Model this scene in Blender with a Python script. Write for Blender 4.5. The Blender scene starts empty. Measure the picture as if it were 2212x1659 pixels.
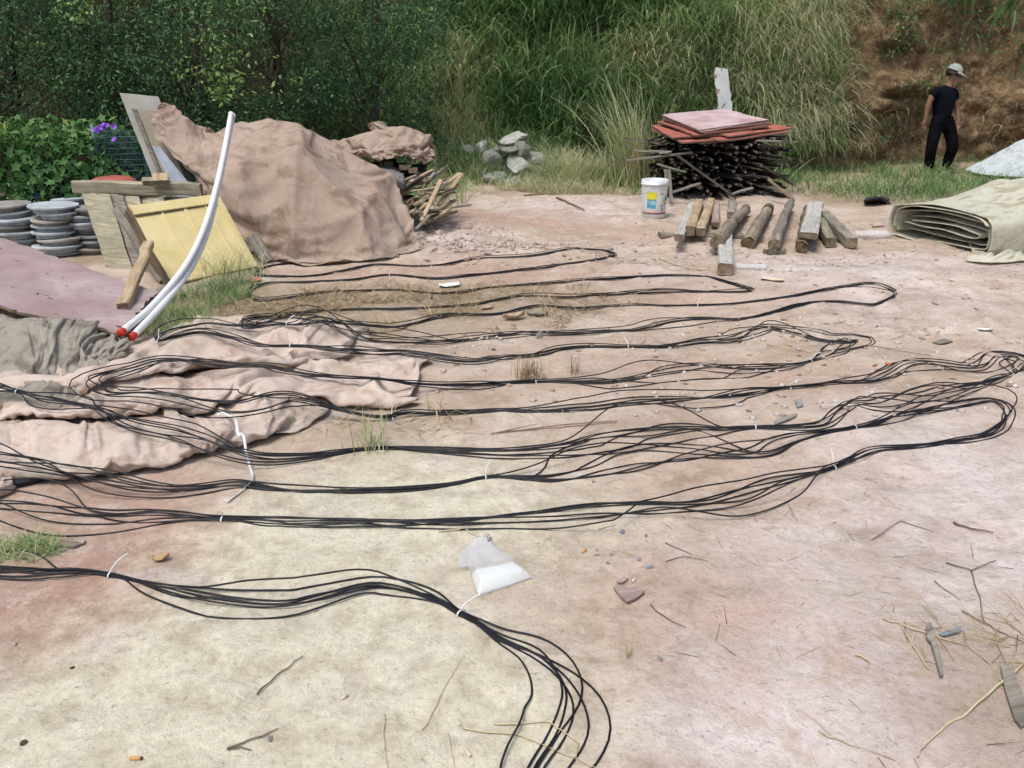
import bpy, bmesh, math, random
import numpy as np
from mathutils import Vector, Matrix

rng = np.random.default_rng(7)
random.seed(7)
SC = bpy.context.scene
COL = SC.collection
R = math.radians

# ------------------------------------------------------------------ camera
CAM_H, PITCH, FPX = 1.42, R(19.6), 870.0
cam_data = bpy.data.cameras.new('camera')
cam_data.sensor_width = 36.0
cam_data.lens = 36.0 * FPX / 1024.0
cam_data.clip_start = 0.05
cam_data.clip_end = 500.0
cam = bpy.data.objects.new('camera', cam_data)
cam.location = (0, 0, CAM_H)
cam.rotation_euler = (math.pi / 2 - PITCH, 0, 0)
COL.objects.link(cam)
SC.camera = cam

# ------------------------------------------------------------------ sky, sun, exposure
SUN_EL, SUN_AZ = R(66), R(215)          # azimuth measured from +Y, clockwise
world = bpy.data.worlds.new('World')
SC.world = world
world.use_nodes = True
wn = world.node_tree
sky = wn.nodes.new('ShaderNodeTexSky')
sky.sky_type = 'NISHITA'
sky.sun_disc = False
sky.sun_elevation = SUN_EL
sky.sun_rotation = SUN_AZ
sky.altitude = 100
sky.air_density = 1.0
sky.dust_density = 4.0
sky.ozone_density = 1.0
bgn = wn.nodes['Background']
bgn.inputs['Strength'].default_value = 0.11
wn.links.new(sky.outputs[0], bgn.inputs['Color'])
sun_d = bpy.data.lights.new('sun', 'SUN')
sun_d.energy = 1.5
sun_d.angle = R(22)
sun_d.color = (1.0, 0.98, 0.95)
sun = bpy.data.objects.new('sun', sun_d)
sd = Vector((math.sin(SUN_AZ) * math.cos(SUN_EL), math.cos(SUN_AZ) * math.cos(SUN_EL), math.sin(SUN_EL)))
sun.rotation_euler = (-sd).to_track_quat('-Z', 'Y').to_euler()
sun.location = sd * 30
COL.objects.link(sun)
SC.view_settings.view_transform = 'Standard'
SC.view_settings.look = 'None'
SC.view_settings.gamma = 1.0
SC.view_settings.exposure = 0.53
SC.view_settings.use_curve_mapping = False
SC.render.engine = 'CYCLES'
SC.cycles.use_denoising = True
SC.cycles.max_bounces = 3
SC.cycles.diffuse_bounces = 2
SC.cycles.glossy_bounces = 2
SC.cycles.use_adaptive_sampling = True
SC.cycles.adaptive_threshold = 0.05
SC.cycles.transparent_max_bounces = 8
SC.cycles.caustics_reflective = False
SC.cycles.caustics_refractive = False

# ------------------------------------------------------------------ noise (numpy)
def _hash(ix, iy, iz, seed):
    with np.errstate(over='ignore'):
        h = (ix.astype(np.int64) * 374761393 + iy.astype(np.int64) * 668265263 + iz.astype(np.int64) * 2147483647 + seed * 1274126177) & 0xFFFFFFFF
        h = ((h ^ (h >> 13)) * 1274126177) & 0xFFFFFFFF
        h = ((h ^ (h >> 16)) * 2246822519) & 0xFFFFFFFF
        h = h ^ (h >> 13)
    return h.astype(np.float64) / 4294967295.0 * 2 - 1

def vnoise(x, y, z=0.0, seed=0):
    x, y, z = np.broadcast_arrays(np.asarray(x, float), np.asarray(y, float), np.asarray(z, float))
    fx, fy, fz = np.floor(x), np.floor(y), np.floor(z)
    ix, iy, iz = fx.astype(np.int64), fy.astype(np.int64), fz.astype(np.int64)
    tx, ty, tz = x - fx, y - fy, z - fz
    sx, sy, sz = [t * t * t * (t * (t * 6 - 15) + 10) for t in (tx, ty, tz)]
    def c(a, b, d): return _hash(ix + a, iy + b, iz + d, seed)
    def lerp(a, b, t): return a + (b - a) * t
    r0 = lerp(lerp(c(0,0,0), c(1,0,0), sx), lerp(c(0,1,0), c(1,1,0), sx), sy)
    r1 = lerp(lerp(c(0,0,1), c(1,0,1), sx), lerp(c(0,1,1), c(1,1,1), sx), sy)
    return lerp(r0, r1, sz)

def fbm(x, y, z=0.0, oct=4, seed=0, gain=0.5, lac=2.03):
    a, f, s, t = 1.0, 1.0, 0.0, 0.0
    for i in range(oct):
        s = s + a * vnoise(np.asarray(x) * f + 17.3 * i, np.asarray(y) * f - 9.1 * i, np.asarray(z) * f + 4.7 * i, seed + i * 31)
        t += a
        a *= gain; f *= lac
    return s / t

def ridged(x, y, z=0.0, oct=3, seed=0):
    a, f, s, t = 1.0, 1.0, 0.0, 0.0
    for i in range(oct):
        n = 1 - np.abs(vnoise(np.asarray(x) * f + 7.3 * i, np.asarray(y) * f - 3.1 * i, np.asarray(z) * f, seed + i * 13)) * 1.6
        s = s + a * n; t += a
        a *= 0.5; f *= 2.1
    return s / t

def smooth(a, b, x):
    t = np.clip((np.asarray(x, float) - a) / (b - a), 0, 1)
    return t * t * (3 - 2 * t)

# ------------------------------------------------------------------ photo -> place (positions measured on a 2212 x 1659 copy)
FD = FPX * 2212 / 1024.0
SP, CP = math.sin(PITCH), math.cos(PITCH)
def ray(u, v):
    a = (u - 1106.0) / FD; b = -(v - 829.5) / FD
    return np.array([a, CP + b * SP, -SP + b * CP])
def at_z(u, v, z):
    d = ray(u, v); t = (z - CAM_H) / d[2]
    return np.array([0, 0, CAM_H]) + d * t
def at_y(u, v, y):
    d = ray(u, v); t = y / d[1]
    return np.array([0, 0, CAM_H]) + d * t

def terrain(x, y):
    x = np.asarray(x, float); y = np.asarray(y, float)
    near = 1 - smooth(14, 22, np.abs(y))
    h = 0.045 * fbm(x * 0.45, y * 0.55, 3.1, 2, 5)
    rough = 0.4 + 0.8 * smooth(-0.3, 0.3, fbm(x * 0.5 + 3, y * 0.5, 1.2, 2, 77)) * smooth(3.2, 5.5, y + 0.8 * x)
    far = smooth(4.0, 6.5, y + .35 * x)
    h = h + 0.022 * rough * fbm(x * 2.1, y * 2.1, 0.3, 3, 11) * (1 + 1.2 * far) + .022 * far * (ridged(x * 2.6, y * 3.4, .4, 3, 51) - .4)
    h = h + 0.0065 * fbm(x * 9, y * 9, 0.7, 3, 21) * (0.45 + 0.55 * rough) + .010 * fbm(x * 3.7, y * 4.6, 2.7, 2, 23) + .004 * np.clip(ridged(x * 5 + y * 1.5, y * 6, 1.7, 2, 27) - .55, 0, 1)
    # low rise of broken earth on the right
    h = h + 0.07 * np.exp(-(((x - 2.9) / 1.5) ** 2 + ((y - 6.2) / 0.35) ** 2))
    h = h + 0.05 * np.exp(-(((x - 3.3) / 1.1) ** 2 + ((y - 5.3) / 0.3) ** 2))
    h = h + 0.06 * np.exp(-(((x + 0.4) / 0.9) ** 2 + ((y - 8.6) / 0.8) ** 2))
    h = h + 0.45 * np.exp(-(((x + .05) / 1.0) ** 2 + ((y - 12.5) / .6) ** 2))       # mound under the rubble
    # scooped hollow lower right
    h = h - 0.05 * np.exp(-(((x - 1.47) / 0.14) ** 2 + ((y - 2.93) / 0.10) ** 2))
    return h * near
def g(u, v, dz=0.0):
    z = 0.0
    for _ in range(6):
        p = at_z(u, v, z + dz)
        z = float(terrain(p[0], p[1]))
    p = at_z(u, v, z + dz)
    return p
def gx(u, v):
    p = g(u, v); return p[0], p[1]

# ------------------------------------------------------------------ object helpers
def setp(o, label=None, cat=None, group=None, kind=None):
    if label: o['label'] = label
    if cat: o['category'] = cat
    if group: o['group'] = group
    if kind: o['kind'] = kind
    return o
def empty(name, loc=(0, 0, 0), label=None, cat=None, group=None):
    o = bpy.data.objects.new(name, None)
    o.empty_display_size = 0.1
    o.location = loc
    COL.objects.link(o)
    return setp(o, label, cat, group)
def link(me, name, mat=None, parent=None, label=None, cat=None, group=None, kind=None, loc=None):
    o = bpy.data.objects.new(name, me)
    if mat is not None and not me.materials:
        me.materials.append(mat)
    COL.objects.link(o)
    if loc is not None: o.location = loc
    if parent is not None:
        o.parent = parent
        if loc is None and parent.type == 'EMPTY':
            o.location = -Vector(parent.location)      # parts are written in world coordinates
    return setp(o, label, cat, group, kind)
def np_mesh(name, V, F, smooth_=False, attrs=None, uv=None):
    """V (n,3); F (m,k) with k 3 or 4"""
    V = np.ascontiguousarray(V, dtype=np.float32); F = np.ascontiguousarray(F, dtype=np.int32)
    me = bpy.data.meshes.new(name)
    k = F.shape[1]
    me.vertices.add(len(V)); me.vertices.foreach_set('co', V.ravel())
    me.loops.add(F.size); me.loops.foreach_set('vertex_index', F.ravel())
    me.polygons.add(len(F))
    me.polygons.foreach_set('loop_start', np.arange(0, F.size, k, dtype=np.int32))
    if smooth_:
        me.polygons.foreach_set('use_smooth', np.ones(len(F), dtype=bool))
    if attrs:
        for n, a in attrs.items():
            at = me.attributes.new(n, 'FLOAT', 'POINT')
            at.data.foreach_set('value', np.ascontiguousarray(a, dtype=np.float32).ravel())
    me.update(calc_edges=True)
    return me
def grid_faces(r, c, wrap_c=False):
    i = np.arange(r - 1)[:, None]; cc = c if wrap_c else c - 1
    j = np.arange(cc)[None, :]
    a = i * c + j; b = i * c + (j + 1) % c; d = (i + 1) * c + j; e = (i + 1) * c + (j + 1) % c
    return np.stack([a, b, e, d], -1).reshape(-1, 4)
def py_mesh(name, V, F, sm=False):
    me = bpy.data.meshes.new(name)
    me.from_pydata([tuple(map(float, v)) for v in V], [], [tuple(f) for f in F])
    if sm:
        for p in me.polygons: p.use_smooth = True
    me.update()
    return me
def catmull(P, n_per=None, step=None):
    P = np.asarray(P, float)
    Q = np.vstack([2 * P[0] - P[1], P, 2 * P[-1] - P[-2]])
    out = []
    for i in range(1, len(Q) - 2):
        p0, p1, p2, p3 = Q[i - 1], Q[i], Q[i + 1], Q[i + 2]
        L = np.linalg.norm((p2 - p1)[:3])
        n = n_per if n_per else max(2, int(math.ceil(L / step)))
        t = np.linspace(0, 1, n, endpoint=False)[:, None]
        out.append(0.5 * ((2 * p1) + (-p0 + p2) * t + (2 * p0 - 5 * p1 + 4 * p2 - p3) * t ** 2 + (-p0 + 3 * p1 - 3 * p2 + p3) * t ** 3))
    out.append(P[-1:])
    return np.vstack(out)
def tube(P, rad, sides=6, cap=True):
    """tube along polyline -> V, F(quads) ; rad scalar or per point"""
    P = np.asarray(P, float); n = len(P)
    T = np.gradient(P, axis=0); T /= np.linalg.norm(T, axis=1)[:, None] + 1e-9
    up = np.array([0, 0, 1.0])
    N = np.cross(np.broadcast_to(up, T.shape), T)
    ln = np.linalg.norm(N, axis=1)
    bad = ln < 0.15
    N[bad] = np.cross(np.broadcast_to(np.array([0.0, 1, 0]), T.shape), T)[bad]
    N /= np.linalg.norm(N, axis=1)[:, None] + 1e-9
    B = np.cross(T, N)
    a = np.arange(sides) / sides * 2 * np.pi
    r = np.broadcast_to(np.asarray(rad, float), (n,))
    V = P[:, None, :] + r[:, None, None] * (np.cos(a)[None, :, None] * N[:, None, :] + np.sin(a)[None, :, None] * B[:, None, :])
    V = V.reshape(-1, 3); F = grid_faces(n, sides, True)
    if cap and sides in (4, 6):
        for base in (0, (n - 1) * sides):
            ids = [base + k for k in range(sides)]
            if base == 0: ids = ids[::-1]
            if sides == 4: F = np.vstack([F, [ids]])
            else: F = np.vstack([F, [ids[:4]], [[ids[0], ids[3], ids[4], ids[5]]]])
    return V, F
def box_between(A, B, w, h, up=(0, 0, 1), chamfer=0.0, seg=1, warp=0.0, seed=0):
    """beam from A to B (centre line), width w across, height h; slightly irregular"""
    A = np.asarray(A, float); B = np.asarray(B, float); up = np.asarray(up, float)
    t = B - A; L = np.linalg.norm(t); t = t / L
    s = np.cross(t, up); s /= np.linalg.norm(s); n = np.cross(s, t)
    c = chamfer
    prof = [(-w/2 + c, -h/2), (w/2 - c, -h/2), (w/2, -h/2 + c), (w/2, h/2 - c), (w/2 - c, h/2), (-w/2 + c, h/2), (-w/2, h/2 - c), (-w/2, -h/2 + c)] if c else [(-w/2, -h/2), (w/2, -h/2), (w/2, h/2), (-w/2, h/2)]
    k = len(prof); rs = np.random.default_rng(seed)
    V = []
    for i in range(seg + 1):
        q = A + (B - A) * i / seg
        off = rs.normal(0, warp, 2) if warp else (0, 0)
        for (a, b) in prof:
            e = rs.normal(0, warp * 0.6, 2) if warp else (0, 0)
            V.append(q + s * (a + off[0] + e[0]) + n * (b + off[1] + e[1]))
    F = []
    for i in range(seg):
        for j in range(k):
            F.append((i*k + j, i*k + (j+1) % k, (i+1)*k + (j+1) % k, (i+1)*k + j))
    F.append(tuple(range(k))[::-1]); F.append(tuple(seg * k + j for j in range(k)))
    return V, F
def join(parts):
    V, F = [], []
    for (v, f) in parts:
        o = len(V); V += [tuple(x) for x in v]
        F += [tuple(int(i) + o for i in q) for q in f]
    return V, F
def add_mod_solid(o, t, off=-1):
    m = o.modifiers.new('solid', 'SOLIDIFY'); m.thickness = t; m.offset = off; return m

# ------------------------------------------------------------------ materials
MATS = {}
def nodes_of(name):
    m = bpy.data.materials.new(name); m.use_nodes = True
    nt = m.node_tree; b = nt.nodes['Principled BSDF']
    return m, nt, b
def N(nt, typ, **kw):
    n = nt.nodes.new(typ)
    for k, v in kw.items(): setattr(n, k, v)
    return n
def noise_node(nt, co, scale, detail=4, rough=0.55, dist=0.0):
    n = N(nt, 'ShaderNodeTexNoise'); n.inputs['Scale'].default_value = scale
    n.inputs['Detail'].default_value = detail; n.inputs['Roughness'].default_value = rough
    n.inputs['Distortion'].default_value = dist
    nt.links.new(co, n.inputs['Vector']); return n
def ramp(nt, fac, stops, interp='LINEAR'):
    r = N(nt, 'ShaderNodeValToRGB'); r.color_ramp.interpolation = interp
    el = r.color_ramp.elements
    while len(el) < len(stops): el.new(0.5)
    for e, (p, c) in zip(el, stops):
        e.position = p; e.color = (*c, 1) if len(c) == 3 else c
    nt.links.new(fac, r.inputs['Fac']); return r
def mixc(nt, fac, a, b, mode='MIX'):
    m = N(nt, 'ShaderNodeMix', data_type='RGBA', blend_type=mode)
    for s, v in ((m.inputs['Factor'], fac), (m.inputs['A'], a), (m.inputs['B'], b)):
        if isinstance(v, (int, float)): s.default_value = v
        elif isinstance(v, tuple): s.default_value = (*v, 1)
        else: nt.links.new(v, s)
    # colour sockets are the RGBA ones
    return m
def mixrgb(nt, fac, a, b, mode='MIX'):
    m = N(nt, 'ShaderNodeMixRGB', blend_type=mode)
    for s, v in zip(m.inputs, (fac, a, b)):
        if isinstance(v, (int, float)): s.default_value = v
        elif isinstance(v, tuple): s.default_value = (*v, 1)
        else: nt.links.new(v, s)
    return m.outputs[0]
def math_node(nt, op, a, b=None, clamp=False):
    m = N(nt, 'ShaderNodeMath', operation=op, use_clamp=clamp)
    for s, v in zip(m.inputs, (a, b)):
        if v is None: continue
        if isinstance(v, (int, float)): s.default_value = v
        else: nt.links.new(v, s)
    return m.outputs[0]
def attr(nt, name):
    a = N(nt, 'ShaderNodeAttribute'); a.attribute_name = name; return a.outputs['Fac']
def bump(nt, b, height, strength=0.3, dist=0.02):
    n = N(nt, 'ShaderNodeBump'); n.inputs['Strength'].default_value = strength; n.inputs['Distance'].default_value = dist
    nt.links.new(height, n.inputs['Height']); nt.links.new(n.outputs[0], b.inputs['Normal']); return n
def objco(nt): return N(nt, 'ShaderNodeTexCoord').outputs['Object']
def scaled(nt, co, s):
    m = N(nt, 'ShaderNodeMapping'); m.inputs['Scale'].default_value = s
    nt.links.new(co, m.inputs['Vector']); return m.outputs[0]
def orand(nt): return N(nt, 'ShaderNodeObjectInfo').outputs['Random']

def mat_basic(name, stops, scale=6, rough=0.85, bmp=0.2, bscale=40, stretch=None, spec=0.3, detail=5, objvar=0.0, dist=0.3, bdist=0.01):
    """mottled matte material; stops for a noise ramp"""
    m, nt, b = nodes_of(name)
    co = objco(nt)
    if objvar:
        ad = N(nt, 'ShaderNodeVectorMath', operation='ADD')
        nt.links.new(co, ad.inputs[0])
        cmb = N(nt, 'ShaderNodeCombineXYZ'); r_ = orand(nt)
        mm = math_node(nt, 'MULTIPLY', r_, 57.0)
        for i in range(3): nt.links.new(mm, cmb.inputs[i])
        nt.links.new(cmb.outputs[0], ad.inputs[1]); co = ad.outputs[0]
    cs = scaled(nt, co, stretch) if stretch else co
    n = noise_node(nt, cs, scale, detail, 0.6, dist)
    r = ramp(nt, n.outputs['Fac'], stops)
    c = r.outputs['Color']
    if objvar:
        v = math_node(nt, 'ADD', math_node(nt, 'MULTIPLY', orand(nt), objvar), 1 - objvar / 2)
        c = mixrgb(nt, 1.0, c, v, 'MULTIPLY')
    nt.links.new(c, b.inputs['Base Color'])
    b.inputs['Roughness'].default_value = rough
    b.inputs['Specular IOR Level'].default_value = spec
    if bmp:
        n2 = noise_node(nt, cs, bscale, 4, 0.6)
        bump(nt, b, n2.outputs['Fac'], bmp, bdist)
    MATS[name] = m
    return m
def mat_leaf(name, stops, trans=0.35, rough=0.5, spec=0.35):
    m, nt, b = nodes_of(name)
    r = ramp(nt, attr(nt, 'tint'), stops)
    nt.links.new(r.outputs['Color'], b.inputs['Base Color'])
    b.inputs['Roughness'].default_value = rough
    b.inputs['Specular IOR Level'].default_value = spec
    tr = N(nt, 'ShaderNodeBsdfTranslucent'); nt.links.new(r.outputs['Color'], tr.inputs['Color'])
    mx = N(nt, 'ShaderNodeMixShader'); mx.inputs[0].default_value = trans
    nt.links.new(b.outputs[0], mx.inputs[1]); nt.links.new(tr.outputs[0], mx.inputs[2])
    nt.links.new(mx.outputs[0], nt.nodes['Material Output'].inputs['Surface'])
    MATS[name] = m
    return m
# ================================================================== SETTING: ground
def axis(parts):
    out = []
    for a, b, st in parts:
        out.append(np.arange(a, b, st))
    return np.concatenate(out)
gxs = np.concatenate([-np.geomspace(60, 2.62, 46), axis([(-2.6, 2.6, 0.022)]), np.geomspace(2.62, 60, 46)])
gxs = np.concatenate([-np.geomspace(60, 5.05, 26), axis([(-5.0, -2.6, 0.05), (-2.6, 2.6, 0.022), (2.6, 5.0, 0.05)]), np.geomspace(5.05, 60, 26)])
gys = np.concatenate([-np.geomspace(40, 1.0, 14), axis([(-0.9, 1.2, 0.15), (1.2, 4.2, 0.02), (4.2, 9.0, 0.04), (9.0, 15.0, 0.1)]), np.geomspace(15.1, 70, 24)])
GX, GY = np.meshgrid(gxs, gys)
GZ = terrain(GX, GY)
def terrain(x, y):
    """height of the ground sheet, read back from its own grid"""
    x = np.asarray(x, float); y = np.asarray(y, float)
    i = np.clip(np.searchsorted(gys, y) - 1, 0, len(gys) - 2); j = np.clip(np.searchsorted(gxs, x) - 1, 0, len(gxs) - 2)
    ty = (y - gys[i]) / (gys[i + 1] - gys[i]); tx = (x - gxs[j]) / (gxs[j + 1] - gxs[j])
    return (GZ[i, j] * (1 - tx) + GZ[i, j + 1] * tx) * (1 - ty) + (GZ[i + 1, j] * (1 - tx) + GZ[i + 1, j + 1] * tx) * ty
def blob(cx, cy, rx, ry, x=None, y=None):
    x = GX if x is None else x; y = GY if y is None else y
    return np.exp(-(((x - cx) / rx) ** 2 + ((y - cy) / ry) ** 2))
def pxblob(u, v, rx, ry):
    p = at_z(u, v, 0); return blob(p[0], p[1], rx, ry)
wob = 0.35 * fbm(GX * 1.3, GY * 1.3, 2.0, 3, 41)
sand = np.clip(1.1 * pxblob(640, 1420, .62, .5) + 1.0 * pxblob(420, 1600, .6, .28) + .9 * pxblob(760, 1130, .55, .4) + .6 * pxblob(900, 1560, .4, .3)
               + .55 * pxblob(1000, 1000, .7, .5) + .3 * pxblob(1250, 1120, .6, .4) + wob * 0.8, 0, 1)
redz = np.clip(.9 * pxblob(200, 1330, .45, .35) + .8 * pxblob(280, 1190, .5, .3) + .7 * pxblob(330, 1060, .6, .25) + .9 * pxblob(330, 1180, .12, .12)
               + .8 * pxblob(190, 1380, .12, .07) + .6 * pxblob(470, 1240, .10, .09) + .5 * pxblob(1500, 1330, .6, .4) + .5 * pxblob(1300, 1030, .9, .4) + .45 * pxblob(1500, 800, 1.2, .5) + .35 * pxblob(1020, 1170, .12, .08)
               + .75 * pxblob(1020, 470, 1.1, .8) + .7 * pxblob(900, 590, 1.6, .45) + .5 * pxblob(1250, 500, 1.2, .5) + .5 * pxblob(1500, 640, 1.0, .5) + wob * 0.9, 0, 1)
pinkz = np.clip(.9 * pxblob(1950, 1250, .75, .5) + .45 * pxblob(1950, 680, 1.0, .9) + .8 * pxblob(2130, 1000, .6, .6) + .8 * pxblob(1800, 580, 1.8, .7)
                + .7 * pxblob(1200, 450, 1.6, 1.0) + .6 * pxblob(1000, 520, .8, .4) + .6 * pxblob(1500, 1580, .2, .12) + .6 * pxblob(1900, 1560, .6, .3) + wob, 0, 1)
darkz = np.clip(.9 * pxblob(800, 680, 1.3, .5) + .6 * pxblob(1050, 640, 1.0, .4) + 1.0 * pxblob(430, 640, .7, .6) + .5 * pxblob(760, 900, .5, .35)
                + 1.0 * smooth(11.2, 12.6, GY + 0.25 * np.sin(GX * 2)) + 1.3 * smooth(9.4, 10.6, GY) * smooth(2.9, 4.2, GX) + smooth(-2.9, -3.6, GX) * smooth(3.5, 4.5, GY)
                + .6 * pxblob(1650, 575, 1.6, .18) + .5 * pxblob(900, 620, .5, .2) + .6 * pxblob(2180, 1480, .35, .35) + .5 * pxblob(50, 1190, .2, .1) + wob, 0, 1)
gm, nt, b = nodes_of('dirt')
co = objco(nt)
n1 = noise_node(nt, co, 2.2, 6, 0.62, 0.4); n2 = noise_node(nt, co, 9.0, 6, 0.65, 0.3); n3 = noise_node(nt, co, 55.0, 5, 0.7)
base = ramp(nt, n1.outputs['Fac'], [(.3, (.40, .30, .215)), (.5, (.52, .41, .31)), (.7, (.62, .52, .42))]).outputs['Color']
def zone(name, noise, gain=1.4, off=-0.2):
    z = math_node(nt, 'ADD', attr(nt, name), math_node(nt, 'MULTIPLY', math_node(nt, 'SUBTRACT', noise.outputs['Fac'], 0.5), gain))
    return math_node(nt, 'MULTIPLY', math_node(nt, 'ADD', z, off), 1.3, clamp=True)
c = mixrgb(nt, zone('pinkz', n2), base, ramp(nt, n1.outputs['Fac'], [(.35, (.58, .475, .43)), (.6, (.72, .64, .60))]).outputs['Color'])
c = mixrgb(nt, zone('redz', n2, 2.0, -.22), c, ramp(nt, n2.outputs['Fac'], [(.3, (.36, .205, .14)), (.65, (.52, .345, .26))]).outputs['Color'])
c = mixrgb(nt, zone('sand', n2, 1.0, -.2), c, ramp(nt, n2.outputs['Fac'], [(.3, (.56, .51, .365)), (.65, (.69, .64, .485))]).outputs['Color'])
c = mixrgb(nt, zone('darkz', n2, 2.0, -.26), c, ramp(nt, n2.outputs['Fac'], [(.35, (.22, .165, .095)), (.65, (.40, .31, .195))]).outputs['Color'])
# wide brownish and greyish smears, chalky patches, dark crumbs
sm1 = noise_node(nt, scaled(nt, co, (.9, 1.1, 1)), 1.3, 7, .7, .5); sm2 = noise_node(nt, scaled(nt, co, (1.0, 1.2, 1)), 3.4, 7, .72, .4)
nosand = math_node(nt, 'SUBTRACT', 1.0, math_node(nt, 'MULTIPLY', attr(nt, 'sand'), .8), clamp=True)
def keep_(r_): return math_node(nt, 'MULTIPLY', r_.outputs['Color'], nosand)
c = mixrgb(nt, keep_(ramp(nt, sm1.outputs['Fac'], [(.50, (0, 0, 0)), (.64, (.55, .55, .55))])), c, (.395, .30, .215))
c = mixrgb(nt, ramp(nt, sm2.outputs['Fac'], [(.30, (.6, .6, .6)), (.44, (0, 0, 0))]).outputs['Color'], c, (.62, .565, .51))
c = mixrgb(nt, keep_(ramp(nt, sm2.outputs['Fac'], [(.57, (0, 0, 0)), (.72, (.5, .5, .5))])), c, (.32, .235, .165))
gq = noise_node(nt, scaled(nt, co, (1.0, 1.4, 1)), 1.9, 6, .72, .5)
c = mixrgb(nt, ramp(nt, gq.outputs['Fac'], [(.64, (0, 0, 0)), (.71, (.55, .55, .55))]).outputs['Color'], c, (.50, .515, .51))
pn = noise_node(nt, co, 4.3, 6, 0.7, 0.8)
c = mixrgb(nt, ramp(nt, pn.outputs['Fac'], [(.58, (0, 0, 0)), (.72, (.6, .6, .6))]).outputs['Color'], c, (.70, .655, .61))
c = mixrgb(nt, ramp(nt, n3.outputs['Fac'], [(.31, (.6, .6, .6)), (.42, (0, 0, 0))]).outputs['Color'], c, (.27, .19, .13))
vo = N(nt, 'ShaderNodeTexVoronoi'); vo.inputs['Scale'].default_value = 30; nt.links.new(co, vo.inputs['Vector'])
spk = ramp(nt, vo.outputs['Distance'], [(.06, (1, 1, 1)), (.12, (0, 0, 0))]).outputs['Color']
vsel = ramp(nt, vo.outputs['Color'], [(.91, (0, 0, 0)), (.93, (.8, .8, .8))]).outputs['Color']
c = mixrgb(nt, mixrgb(nt, 1.0, spk, vsel, 'MULTIPLY'), c, (.72, .69, .66))
vo2 = N(nt, 'ShaderNodeTexVoronoi'); vo2.inputs['Scale'].default_value = 19; nt.links.new(co, vo2.inputs['Vector'])
spk2 = ramp(nt, vo2.outputs['Distance'], [(.07, (1, 1, 1)), (.15, (0, 0, 0))]).outputs['Color']
vsel2 = ramp(nt, vo2.outputs['Color'], [(.88, (0, 0, 0)), (.90, (.75, .75, .75))]).outputs['Color']
crumb = mixrgb(nt, 1.0, spk2, vsel2, 'MULTIPLY')
c = mixrgb(nt, crumb, c, (.20, .145, .105))
cont = ramp(nt, n2.outputs['Fac'], [(.30, (.86, .845, .825)), (.52, (1, 1, 1)), (.72, (1.08, 1.08, 1.08))]).outputs['Color']
c = mixrgb(nt, 1.0, c, cont, 'MULTIPLY')
n6 = noise_node(nt, co, 38.0, 5, .75, .3)
c = mixrgb(nt, 1.0, c, ramp(nt, n6.outputs['Fac'], [(.30, (.82, .80, .775)), (.52, (1, 1, 1)), (.72, (1.07, 1.07, 1.07))]).outputs['Color'], 'MULTIPLY')
hs = N(nt, 'ShaderNodeHueSaturation'); hs.inputs['Saturation'].default_value = 0.92; hs.inputs['Value'].default_value = 1.0
nt.links.new(c, hs.inputs['Color']); nt.links.new(hs.outputs[0], b.inputs['Base Color'])
b.inputs['Roughness'].default_value = 0.95; b.inputs['Specular IOR Level'].default_value = 0.15
# relief: grain, drag streaks, crumbs
stn = noise_node(nt, scaled(nt, co, (9, 3.2, 1)), 1.6, 5, 0.6, 1.8)
hgt = math_node(nt, 'ADD', math_node(nt, 'MULTIPLY', n2.outputs['Fac'], .9), math_node(nt, 'MULTIPLY', n3.outputs['Fac'], .16))
hgt = math_node(nt, 'ADD', hgt, math_node(nt, 'MULTIPLY', stn.outputs['Fac'], math_node(nt, 'MULTIPLY', attr(nt, 'sand'), .35)))
hgt = math_node(nt, 'ADD', hgt, math_node(nt, 'MULTIPLY', crumb, .25))
n4 = noise_node(nt, co, 34.0, 6, 0.75, .3)
hgt = math_node(nt, 'ADD', hgt, math_node(nt, 'MULTIPLY', n4.outputs['Fac'], .5))
bump(nt, b, hgt, 0.85, 0.02)
me = np_mesh('ground', np.stack([GX, GY, GZ], -1).reshape(-1, 3), grid_faces(len(gys), len(gxs)), True,
             {'sand': sand, 'redz': redz, 'pinkz': pinkz, 'darkz': darkz})
link(me, 'ground', gm, kind='structure')

# ================================================================== SETTING: hillside
HXB = np.array([-40, -12, -8, -4.5, -2, 0, 2, 3.5, 5, 6.2, 8, 12, 40.])
HYB = np.array([9.5, 11.2, 11.8, 12.2, 12.6, 12.9, 13.0, 13.4, 14.0, 14.7, 15.3, 15.5, 14.0])
HK = np.array([.7, .75, .8, .8, .8, .75, .62, .5, .38, .24, .10, .12, .5])
def hill(x, t):
    x = np.asarray(x, float); t = np.asarray(t, float)
    yb = np.interp(x, HXB, HYB); k = np.interp(x, HXB, HK)
    cl = smooth(4.3, 5.8, x)
    y = yb + k * t
    d = 0.45 * fbm(x * .6, t * .6, 1.0, 3, 61) * smooth(0, .6, t)
    d = d + cl * (0.42 * (ridged(x * .85, t * .95, 2.2, 4, 88) - .45) + .16 * fbm(x * 3.2, t * 2.6, 0, 4, 91)) * smooth(0.0, .35, t)
    # rock shelf that sticks out left of the standing man
    for (rx, rt, sx, st, a) in ((6.35, 1.35, .5, .16, .42), (6.05, 1.0, .45, .10, .25), (7.1, 1.28, .3, .14, .25), (6.2, 2.2, .5, .35, .3), (8.6, .9, .5, .3, .2)):
        d = d - a * np.exp(-((x - rx) / sx) ** 4 - ((t - rt) / st) ** 4)
    y = y + d
    return np.stack([x, y, t - 0.05], -1)
hx = np.concatenate([np.linspace(-40, -12, 20), np.linspace(-11.7, 3.9, 110), np.linspace(4, 11, 150), np.linspace(11.4, 40, 22)])
ht = np.concatenate([np.linspace(-.15, 3.2, 90), np.linspace(3.3, 9, 30)])
HXg, HTg = np.meshgrid(hx, ht)
hm, nt, b = nodes_of('hill_earth')
co = objco(nt)
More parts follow.
